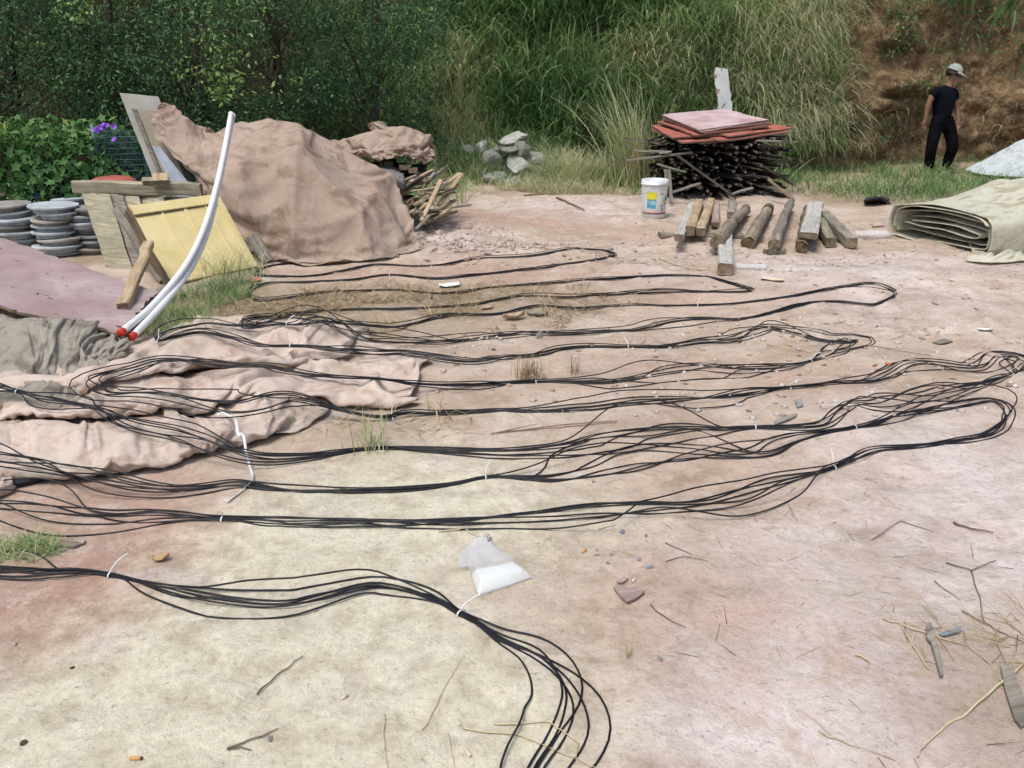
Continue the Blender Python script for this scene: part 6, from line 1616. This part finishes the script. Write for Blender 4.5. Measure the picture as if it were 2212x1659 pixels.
CH = [(1112, 303, 12.3, .36, 'pale', .35, 'flat pale concrete slab on top of the rubble heap'), (1040, 318, 12.2, .14, 'pale', .9, 'upright pale concrete block at the left of the rubble heap'), (1010, 326, 12.4, .2, 'grey', .7, 'grey chunk behind the upright block'),
      (1120, 362, 11.9, .38, 'pale', .4, 'large pale slab in the middle of the rubble heap'), (1085, 330, 12.1, .2, 'grey', .7, 'grey chunk above the large pale slab'), (1125, 330, 12.1, .2, 'grey', .6, 'grey chunk under the flat top slab'), (1160, 345, 12.1, .22, 'grey', .5, 'grey slab at the right of the rubble heap'),
      (1060, 355, 12.0, .18, 'grey', .9, 'dark grey chunk left of the large slab'), (1080, 385, 11.7, .2, 'grey', .6, 'grey chunk at the lower left of the rubble heap'), (1110, 395, 11.6, .17, 'pale', .6, 'pale chunk at the foot of the rubble heap'), (1150, 395, 11.6, .18, 'grey', .6, 'grey chunk at the lower right foot of the rubble heap'), (1180, 375, 11.8, .15, 'grey', .7, 'grey chunk beside the straw at the right of the rubble')]
for i, (u, v, y_, s_, kd, fl, lab) in enumerate(CH):
    p = at_y(u, v, y_); p[2] -= s_ * fl * .45
    rock('concrete_chunk', 0, 0, 0, kd, lab, 'concrete', 'rubble heap at the foot of the slope', fl, 120 + i, p, s_ * 1.15)
for i in range(14):
    p = at_y(rr_.uniform(1030, 1180), rr_.uniform(340, 400), rr_.uniform(11.9, 12.4)); p[2] -= .1
    rock('concrete_chunk', 0, 0, 0, 'grey', 'grey concrete lump packed inside the rubble heap', 'concrete', 'rubble heap at the foot of the slope', .5, 140 + i, p, rr_.uniform(.1, .2))
# pebbles and crumbs too many to count
def pebble_field(n, polys, s0, s1, seed):
    r_ = np.random.default_rng(seed); P = region_pts(n, polys, seed); m = len(P)
    octa = np.array([(1, 0, 0), (0, 1, 0), (-1, 0, 0), (0, -1, 0), (0, 0, 1), (0, 0, -1.0)]); of = np.array([(0, 1, 4), (1, 2, 4), (2, 3, 4), (3, 0, 4), (1, 0, 5), (2, 1, 5), (3, 2, 5), (0, 3, 5)])
    s_ = s0 + (s1 - s0) * r_.random(m) ** 3
    V = octa[None] * (1 + r_.normal(0, .22, (m, 6, 1))) * s_[:, None, None] * np.array([1, 1, .6]); a = r_.uniform(0, 6.28, m)
    ca, sa = np.cos(a)[:, None], np.sin(a)[:, None]
    V = np.stack([V[..., 0] * ca - V[..., 1] * sa, V[..., 0] * sa + V[..., 1] * ca, V[..., 2]], -1) + P[:, None]
    V[..., 2] += s_[:, None] * .3
    F = (np.arange(m)[:, None, None] * 6 + of[None]).reshape(-1, 3)
    return V.reshape(-1, 3), F, np.repeat(r_.random(m), 6)
m_peb, nt, b = nodes_of('pebbles'); nt.links.new(ramp(nt, attr(nt, 'tint'), [(0, (.22, .165, .12)), (.3, (.40, .30, .24)), (.6, (.52, .41, .34)), (.85, (.44, .42, .40)), (1, (.66, .63, .58))]).outputs['Color'], b.inputs['Base Color']); b.inputs['Roughness'].default_value = .95
pk = merge([pebble_field(5200, [(.3, 2.6, 1.9, 1.5, 1), (0, 4.5, 3.0, 1.8, .8)], .0010, .0065, 1), pebble_field(2200, [(.8, 7.5, 3.8, 2.8, 1), (1.5, 6.2, 3.0, 1.2, .8), el(980, 520, .6, .6, 4)], .003, .016, 2),
            pebble_field(500, [el(980, 520, .5, .5, 1), el(1080, 545, .6, .25, .6)], .006, .03, 3), pebble_field(1300, [(.6, 8.6, 2.6, 1.8, 1), (2.8, 6.6, 2.0, .9, .6), (.0, 7.2, 1.6, .6, .6)], .004, .024, 8), pebble_field(3200, [(.2, 6.0, 2.4, 1.2, 1), (2.6, 6.6, 2.0, 1.0, 1), (.6, 9.0, 2.2, 1.6, 1), (2.6, 8.0, 1.5, 1.2, .7), (1.2, 4.4, 2.0, .9, .5)], .004, .02, 7), pebble_field(500, [el(220, 1200, .5, .3)], .001, .006, 4)])
veg('gravel', pk, m_peb, label='small pebbles and earth crumbs strewn over the dirt', cat='gravel', kind='stuff')

# ================================================================== litter
# plastic bag with white powder
def bz(X, Y): return g(948.8 + X * .1103, 1138.5 + Y * .1103)[:2]
def grid_patch(rows, nr, nc, zf):
    A = [[np.array([*bz(*p), 0.0]) for p in r] for r in rows]
    Pm = loft(A, nr, nc); s_, t_ = np.meshgrid(np.linspace(0, 1, nc), np.linspace(0, 1, nr))
    Pm[..., 2] = terrain(Pm[..., 0], Pm[..., 1]) + zf(s_, t_); return Pm
bag = empty('plastic_bag', tuple(g(1075, 1240)), 'clear plastic bag of white powder lying on the dirt', 'plastic bag')
M_BAG, nt, b = nodes_of('clear_film'); b.inputs['Base Color'].default_value = (.86, .89, .91, 1); b.inputs['Roughness'].default_value = .22; b.inputs['Specular IOR Level'].default_value = .6
tp = N(nt, 'ShaderNodeBsdfTransparent'); mx = N(nt, 'ShaderNodeMixShader'); mx.inputs[0].default_value = .28
nt.links.new(tp.outputs[0], mx.inputs[1]); nt.links.new(b.outputs[0], mx.inputs[2]); nt.links.new(mx.outputs[0], nt.nodes['Material Output'].inputs['Surface'])
rows = [[(880,170),(890,172),(905,175),(915,182)], [(640,330),(760,300),(900,330),(1080,370)], [(400,540),(640,560),(900,560),(1250,490)], [(395,800),(640,790),(980,720),(1430,620)], [(585,830),(740,850),(1080,800),(1500,720)], [(620,1000),(850,960),(1200,920),(1620,850)], [(680,1150),(950,1110),(1350,1040),(1740,940)], [(760,1375),(1050,1280),(1450,1150),(1840,1015)]]
edge0 = lambda s_, t_: np.clip(np.minimum(np.minimum(s_, 1 - s_) / .14, np.minimum(t_, 1 - t_) / .10), 0, 1)
Pf = grid_patch(rows, 40, 34, lambda s_, t_: .004 + edge0(s_, t_) * (.007 + .024 * smooth(.5, .72, t_) + .004 * ridged(s_ * 3, t_ * 3, 1, 2, 5) * (1 - .6 * smooth(.5, .7, t_))))
o = cloth_obj('film', Pf, M_BAG, bag, thick=.0006, sub=1)
M_POW = mat_basic('white_powder', [(.3, (.82, .83, .74)), (.7, (.86, .87, .80))], 30, .95, .2, 200)
rows2 = [[(640,950),(860,920),(1120,860),(1480,760)], [(660,1040),(900,1000),(1250,940),(1650,860)], [(700,1150),(980,1100),(1380,1020),(1740,940)], [(770,1330),(1060,1240),(1430,1130),(1800,1010)]]
Pp = grid_patch(rows2, 22, 30, lambda s_, t_: .003 + .0245 * np.clip(np.minimum(np.minimum(s_, 1 - s_) / .12, np.minimum(t_, 1 - t_) / .16), 0, 1) ** .6)
cloth_obj('powder', Pp, M_POW, bag, thick=.001, sub=1)
M_INK, nt, b = nodes_of('dark_print'); b.inputs['Base Color'].default_value = (.03, .035, .045, 1)
def ink(pts, r=.0012):
    Q = np.array([[*bz(*p), 0.0] for p in pts]); Q[:, 2] = terrain(Q[:, 0], Q[:, 1]) + .017
    V, F = tube(Q, r, 6); link(np_mesh('printed_mark', V, F, True), 'printed_mark', M_INK, bag)
ink([(1025 - 25 * math.cos(a) * .9 - 15, 318 + 32 * math.sin(a)) for a in np.linspace(0, 2 * np.pi, 13)]); ink([(930, 245), (945, 285), (960, 300)], .0016); ink([(955, 225), (975, 250), (985, 270)], .0016); ink([(950, 350), (962, 358), (968, 366)], .0022)
# white packing strap
M_STRAP = mat_basic('white_strap', [(.3, (.66, .72, .72)), (.7, (.78, .82, .82))], 10, .4, 0)
def gu(u, v):
    z = 0.0
    for _ in range(8):
        q = at_z(u, v, z); z = .5 * z + .5 * float(under(q[0], q[1]))
    return at_z(u, v, z)
SP_ = np.array([np.array([*gu(u, v)[:2]]) for (u, v) in ((470,903),(484,900),(496,902),(506,907),(512,925),(516,945),(525,966),(533,987),(540,1010),(546,1032),(543,1049),(516,1068),(489,1089))])
SPc = catmull(SP_, n_per=6); tg = np.gradient(SPc, axis=0); tg /= np.linalg.norm(tg, axis=1)[:, None]; nm = np.stack([-tg[:, 1], tg[:, 0]], -1)
tw = np.linspace(0, 1, len(SPc)); V = []
for k, (p_, n_) in enumerate(zip(SPc, nm)):
    zb = float(under(p_[0], p_[1])) + .012 + .006 * math.sin(k * .35); c_ = .35 + .65 * abs(math.cos(k * .07 + .6))
    for s_ in (-1, 1): V.append((p_[0] + n_[0] * s_ * .006 * c_, p_[1] + n_[1] * s_ * .006 * c_, zb + s_ * .006 * (1 - c_)))
F = [(2*i, 2*i + 1, 2*i + 3, 2*i + 2) for i in range(len(SPc) - 1)]
o = link(py_mesh('packing_strap', V, F, True), 'packing_strap', M_STRAP, label='white plastic packing strap lying across the canvas edge and cables', cat='strap'); add_mod_solid(o, .0012, 0)
# cigarette ends
M_FILT = mat_basic('orange_filter', [(.3, (.58, .30, .08)), (.7, (.68, .40, .14))], 60, .8, 0); M_PAPER = mat_basic('cigarette_paper', [(.3, (.60, .50, .38)), (.7, (.72, .62, .50))], 60, .9, 0)
M_ASH = mat_basic('ash', [(.3, (.03, .025, .02)), (.7, (.10, .09, .08))], 90, .95, 0)
def butt(u, v, ang, mat, label, L=.027):
    p = g(u, v, .004); rt = empty('cigarette_end', tuple(p), label, 'cigarette end'); d = np.array([math.cos(ang), math.sin(ang), 0])
    for nm_, a, b_, m_ in (('filter', -L / 2, L * .36, mat), ('burnt_tip', L * .36, L / 2, M_ASH if mat is M_FILT else M_PAPER)):
        V, F = tube(np.array([p + d * a, p + d * (a + b_) / 2, p + d * b_]), [.0040, .0040, .0040 if nm_ == 'filter' else .0034], 12, False)
        c0 = [tuple(range(12))[::-1], tuple(range(24, 36))]
        link(py_mesh(nm_, V, [tuple(f) for f in F] + c0, True), nm_, m_, rt)
butt(294, 1638, .05, M_FILT, 'orange cigarette end with burnt tip near the bottom edge'); butt(744, 1505, .9, M_PAPER, 'pale cigarette end in the sand left of the cable curve', .02); butt(1010, 1625, 2.1, M_PAPER, 'pale cigarette end near the bottom beside crossing straws', .026)
butt(1262, 1190, .9, M_FILT, 'cigarette end left of the bluish stone chips', .02); butt(1369, 1253, 1.0, M_PAPER, 'cigarette end beside the broken bark flakes', .02)
# wood scraps
def flake(name, pts, th, mat, label, cat='wood scrap', z=.006):
    Q = [np.array([*g(u, v)]) for (u, v) in pts]; n_ = len(Q); up_ = np.array([0, 0, 1.0])
    V = [q + up_ * (z + th) for q in Q] + [q + up_ * z for q in Q]; F = [tuple(range(n_)), tuple(range(2 * n_ - 1, n_ - 1, -1))] + [(i, i + n_, (i + 1) % n_ + n_, (i + 1) % n_) for i in range(n_)]
    V = np.array(V); c_ = V.mean(0); d_ = (Q[1] - Q[0]); a = math.atan2(d_[1], d_[0]); V = V - c_; ca, sa = math.cos(-a), math.sin(-a)
    V = np.column_stack([V[:, 0] * ca - V[:, 1] * sa, V[:, 0] * sa + V[:, 1] * ca, V[:, 2]])
    me_ = py_mesh(name, V, F); bm = bmesh.new(); bm.from_mesh(me_); bmesh.ops.recalc_face_normals(bm, faces=bm.faces); bm.to_mesh(me_); bm.free()
    o = link(me_, name, mat, label=label, cat=cat); o.location = c_; o.rotation_euler = (0, 0, a); return o
flake('bark_flake', ((1325,1275),(1345,1272),(1358,1278),(1372,1275),(1392,1284),(1376,1298),(1354,1307),(1338,1292)), .006, W_PINK, 'broken pinkish grey bark flake right of the plastic bag')
flake('bark_flake', ((1331,1263),(1348,1252),(1357,1255),(1345,1264)), .005, W_PINK, 'small bark flake above the larger broken one')
flake('wood_splinter', ((2000,1356),(2006,1352),(2018,1370),(2019,1388),(2034,1440),(2036,1466),(2030,1470),(2022,1440),(2010,1396),(2000,1385)), .008, W_GREY, 'long dark grey wood splinter lying at the lower right')
flake('slate_strip', ((2027,1376),(2048,1367),(2074,1362),(2076,1369),(2044,1378),(2030,1381)), .005, M_STONE['slate'], 'bluish grey strip right of the long wood splinter')
flake('broken_board', ((2160,1446),(2184,1440),(2196,1480),(2230,1560),(2205,1578),(2190,1560),(2170,1500)), .006, W_GREY, 'broken weathered grey board under straw at the right edge')
flake('bark_flake', ((118,1182),(140,1172),(176,1180),(160,1187)), .004, W_PINK, 'pinkish bark flake beside green sprouts at the left edge'); flake('bark_flake', ((155,1172),(172,1166),(186,1172),(180,1180)), .004, W_PINK, 'smaller bark flake right of the pinkish one at the left')
flake('wood_chip', ((1672,915),(1700,902),(1722,898),(1718,904),(1690,916),(1674,922)), .006, W_GREY, 'pale wood chip beside the tenth cable row'); flake('wood_chip', ((2013,742),(2040,735),(2058,740),(2030,746)), .005, W_GREY, 'thin wood chip left of the tangled right loop')
flake('wood_chip', ((1716,868),(1732,864),(1734,880),(1722,884)), .006, M_STONE['grey'], 'small grey board chip above the tenth cable row')
LEAFM = mat_basic('dry_leaf', [(.3, (.36, .25, .16)), (.7, (.52, .40, .29))], 20, .85, .3, 60); PAPERM = mat_basic('waste_paper', [(.3, (.66, .68, .66)), (.7, (.76, .78, .76))], 12, .8, .1, 30)
def curl(name, u, v, L, W, ang, mat, label, cat, lift=.02, seed=0):
    p = g(u, v); nr, nc = 9, 7; s_, t_ = np.meshgrid(np.linspace(-1, 1, nc), np.linspace(-1, 1, nr)); wd = np.sqrt(np.clip(1 - t_ ** 2, .02, 1)) if cat == 'leaf' else 1
    X = t_ * L / 2; Y = s_ * W / 2 * wd; Z = .005 + lift * (s_ ** 2 * .6 + .4 * t_ ** 2) * (1 + .5 * fbm(s_ * 1.5, t_ * 1.5, seed, 2, seed)) + .25 * lift * fbm(s_ * 2, t_ * 2, 3, 2, seed)
    ca, sa = math.cos(ang), math.sin(ang); Pm = np.stack([p[0] + X * ca - Y * sa, p[1] + X * sa + Y * ca, p[2] + np.maximum(Z, .002)], -1)
    return cloth_obj(name, Pm, mat, None, thick=.001, sub=1, label=label, cat=cat)
curl('dry_leaf', 1110, 690, .16, .07, .6, LEAFM, 'large curled dry leaf between the upper cable rows', 'leaf', .04, 1); curl('dry_leaf', 1160, 683, .14, .06, -.2, mat_basic('grey_leaf', [(.3, (.20, .19, .15)), (.7, (.32, .30, .24))], 20, .9, .2, 60), 'grey dry leaf right of the large curled leaf', 'leaf', .03, 2)
curl('paper_scrap', 972, 620, .15, .09, .3, PAPERM, 'white folded paper scrap on the third cable row', 'paper', .02, 3); curl('paper_scrap', 2128, 715, .08, .03, -.1, PAPERM, 'white scrap alone on the dirt at the right', 'paper', .012, 4)
curl('paper_scrap', 1668, 606, .16, .07, -.5, mat_basic('tan_paper', [(.3, (.60, .50, .36)), (.7, (.70, .62, .48))], 10, .9, .1, 30), 'tan paper scrap below the jutting timber', 'paper', .015, 5); curl('plastic_scrap', 1622, 580, .24, .16, -.25, M_BAG, 'whitish plastic scrap beside the jutting timber end', 'plastic scrap', .02, 6)
curl('plastic_scrap', 1892, 512, .32, .26, .1, M_BAG, 'crumpled clear plastic left of the folded canvas', 'plastic scrap', .05, 7); curl('dry_leaf', 348, 1212, .05, .03, .4, mat_basic('yellow_leaf', [(.3, (.42, .29, .14)), (.7, (.54, .41, .24))], 20, .85, .2, 60), 'curled yellow-brown leaf above the front cable row', 'leaf', .02, 8)
curl('dry_leaf', 1050, 668, .10, .05, .2, LEAFM, 'small dry leaf left of the large curled leaf', 'leaf', .02, 9); curl('paper_scrap', 545, 610, .12, .05, .5, mat_basic('red_scrap', [(.3, (.52, .12, .10)), (.7, (.62, .2, .16))], 10, .6, .1, 30), 'red plastic scrap by the left cable loop', 'plastic scrap', .02, 10)
# twigs, straws, rods
TWIG = mat_basic('twig', [(.3, (.10, .075, .055)), (.7, (.22, .17, .13))], 30, .9, .3, 80); STRAWM = mat_basic('straw_stalk', [(.3, (.50, .41, .24)), (.7, (.64, .55, .36))], 30, .75, .1, 80); RUST = mat_basic('rusty_rod', [(.3, (.13, .07, .045)), (.7, (.28, .17, .11))], 30, .85, .3, 80)
def stick(name, pts, r, mat, label, cat, z=.003):
    Q = np.array([g(u, v) for u, v in pts]); Q[:, 2] += z + r
    if len(Q) > 2: 
        Q = np.concatenate([Q[i] + (Q[i + 1] - Q[i]) * np.linspace(0, 1, 6, endpoint=False)[:, None] for i in range(len(Q) - 1)] + [Q[-1:]])
    else: Q = Q[0] + (Q[1] - Q[0]) * np.linspace(0, 1, 8)[:, None]
    w_ = np.array([fbm(np.arange(len(Q)) * .6, 0, i, 2, len(label) + i) for i in range(2)]).T * r * 2.2; Q[:, :2] += w_
    V, F = tube(Q, np.linspace(r, r * .55, len(Q)), 6); return link(np_mesh(name, V, F, True), name, mat, label=label, cat=cat)
for (pts, r, m_, nm_, lab) in (
 (((554,1503),(600,1462),(655,1419)), .0022, TWIG, 'twig', 'straight dark twig in the foreground sand'), (((490,1623),(545,1600),(604,1578)), .0022, TWIG, 'twig', 'bent dark twig near the bottom left centre'), (((490,1623),(520,1618),(545,1624)), .0018, TWIG, 'twig', 'short fork beside the bent dark twig'),
 (((2058,1133),(2100,1146),(2145,1153)), .0035, TWIG, 'twig', 'thick dark twig at the right side of the dirt'), (((1883,1168),(1945,1128),(2018,1152)), .0018, TWIG, 'twig', 'arched thin twig left of the thick dark twig'), (((2046,1220),(2097,1235),(2150,1214)), .0022, TWIG, 'twig', 'forked twig above the wood splinter'), (((2097,1235),(2115,1290),(2126,1345)), .0018, TWIG, 'twig', 'twig running down from the forked twig'),
 (((2018,1258),(2075,1300)), .0015, TWIG, 'twig', 'short straight twig right of the forked one'), (((2080,1324),(2150,1362),(2212,1392)), .0018, TWIG, 'twig', 'long twig leading to the right edge'), (((1436,1175),(1496,1201)), .0018, TWIG, 'twig', 'thin twig right of the bluish stone chips'), (((1437,1216),(1475,1205),(1530,1214)), .0015, TWIG, 'twig', 'thin forked twig below the stone chips'), (((1405,1310),(1440,1340),(1480,1358)), .0018, TWIG, 'twig', 'thin twig leading right from the bark flake'),
 (((1907,1340),(1942,1350),(2004,1448)), .0022, STRAWM, 'straw', 'bent yellow straw left of the wood splinter'), (((1942,1350),(2000,1372),(2090,1398),(2140,1440)), .0022, STRAWM, 'straw', 'long yellow straw passing the wood splinter'), (((2212,1440),(2090,1540),(1998,1608),(1973,1638),(1990,1672)), .0032, STRAWM, 'straw', 'thick yellow straw stalk crossing the lower right corner'), (((2160,1470),(2212,1510)), .0025, STRAWM, 'straw', 'yellow straw lying over the broken board'),
 (((1768,1584),(1815,1604),(1857,1619)), .0022, STRAWM, 'straw', 'brownish straw near the bottom right centre'), (((1848,1415),(1885,1440)), .004, STRAWM, 'straw', 'short thick straw stub left of the wood splinter'), (((830,1547),(829,1600),(838,1670)), .0018, STRAWM, 'straw', 'pale straw standing vertical at the bottom centre left'), (((913,1577),(950,1510),(996,1426)), .0014, STRAWM, 'straw', 'long thin diagonal straw left of the cable curve'),
 (((1064,1568),(1181,1562),(1248,1606),(1246,1650)), .0018, STRAWM, 'straw', 'upper bent straw crossing under the cable curve'), (((998,1577),(1112,1590),(1203,1625),(1290,1662)), .0020, STRAWM, 'straw', 'lower long straw crossing under the cable curve'), (((966,1590),(981,1665)), .0018, STRAWM, 'straw', 'short straw at the bottom edge beside the cigarette end'), (((948,1151),(1008,1145),(1012,1152),(1034,1163)), .0024, STRAWM, 'straw', 'pale bent strip just above the plastic bag'),
 (((1292,1146),(1328,1136)), .0022, STRAWM, 'straw', 'short pale straw above the stone chips'), (((1075,938),(1210,920),(1335,911)), .0022, RUST, 'rusty_rod', 'upper thin rusty rod lying between cable rows'), (((1090,934),(1215,925),(1333,914)), .0022, RUST, 'rusty_rod', 'lower thin rusty rod lying between cable rows'), (((1060,940),(1160,918)), .002, RUST, 'rusty_rod', 'short rusty rod beside the longer rods'),
 (((1205,430),(1262,456)), .012, RUST, 'rusty_rod', 'thick rusty rod lying on the pink dirt behind the cables'), (((1130,424),(1190,420)), .008, TWIG, 'twig', 'dark twig left of the thick rusty rod'), (((1424,560),(1480,580),(1545,586)), .006, STRAWM, 'straw', 'long dry stem left of the jutting timber'), (((1800,700),(1900,690)), .002, TWIG, 'twig', 'thin twig above the middle right loop'), (((1880,748),(1960,762),(2010,770)), .002, TWIG, 'twig', 'thin twig right of the middle cable loop')):
    stick(nm_, pts, r, m_, lab, 'rod' if nm_ == 'rusty_rod' else nm_)
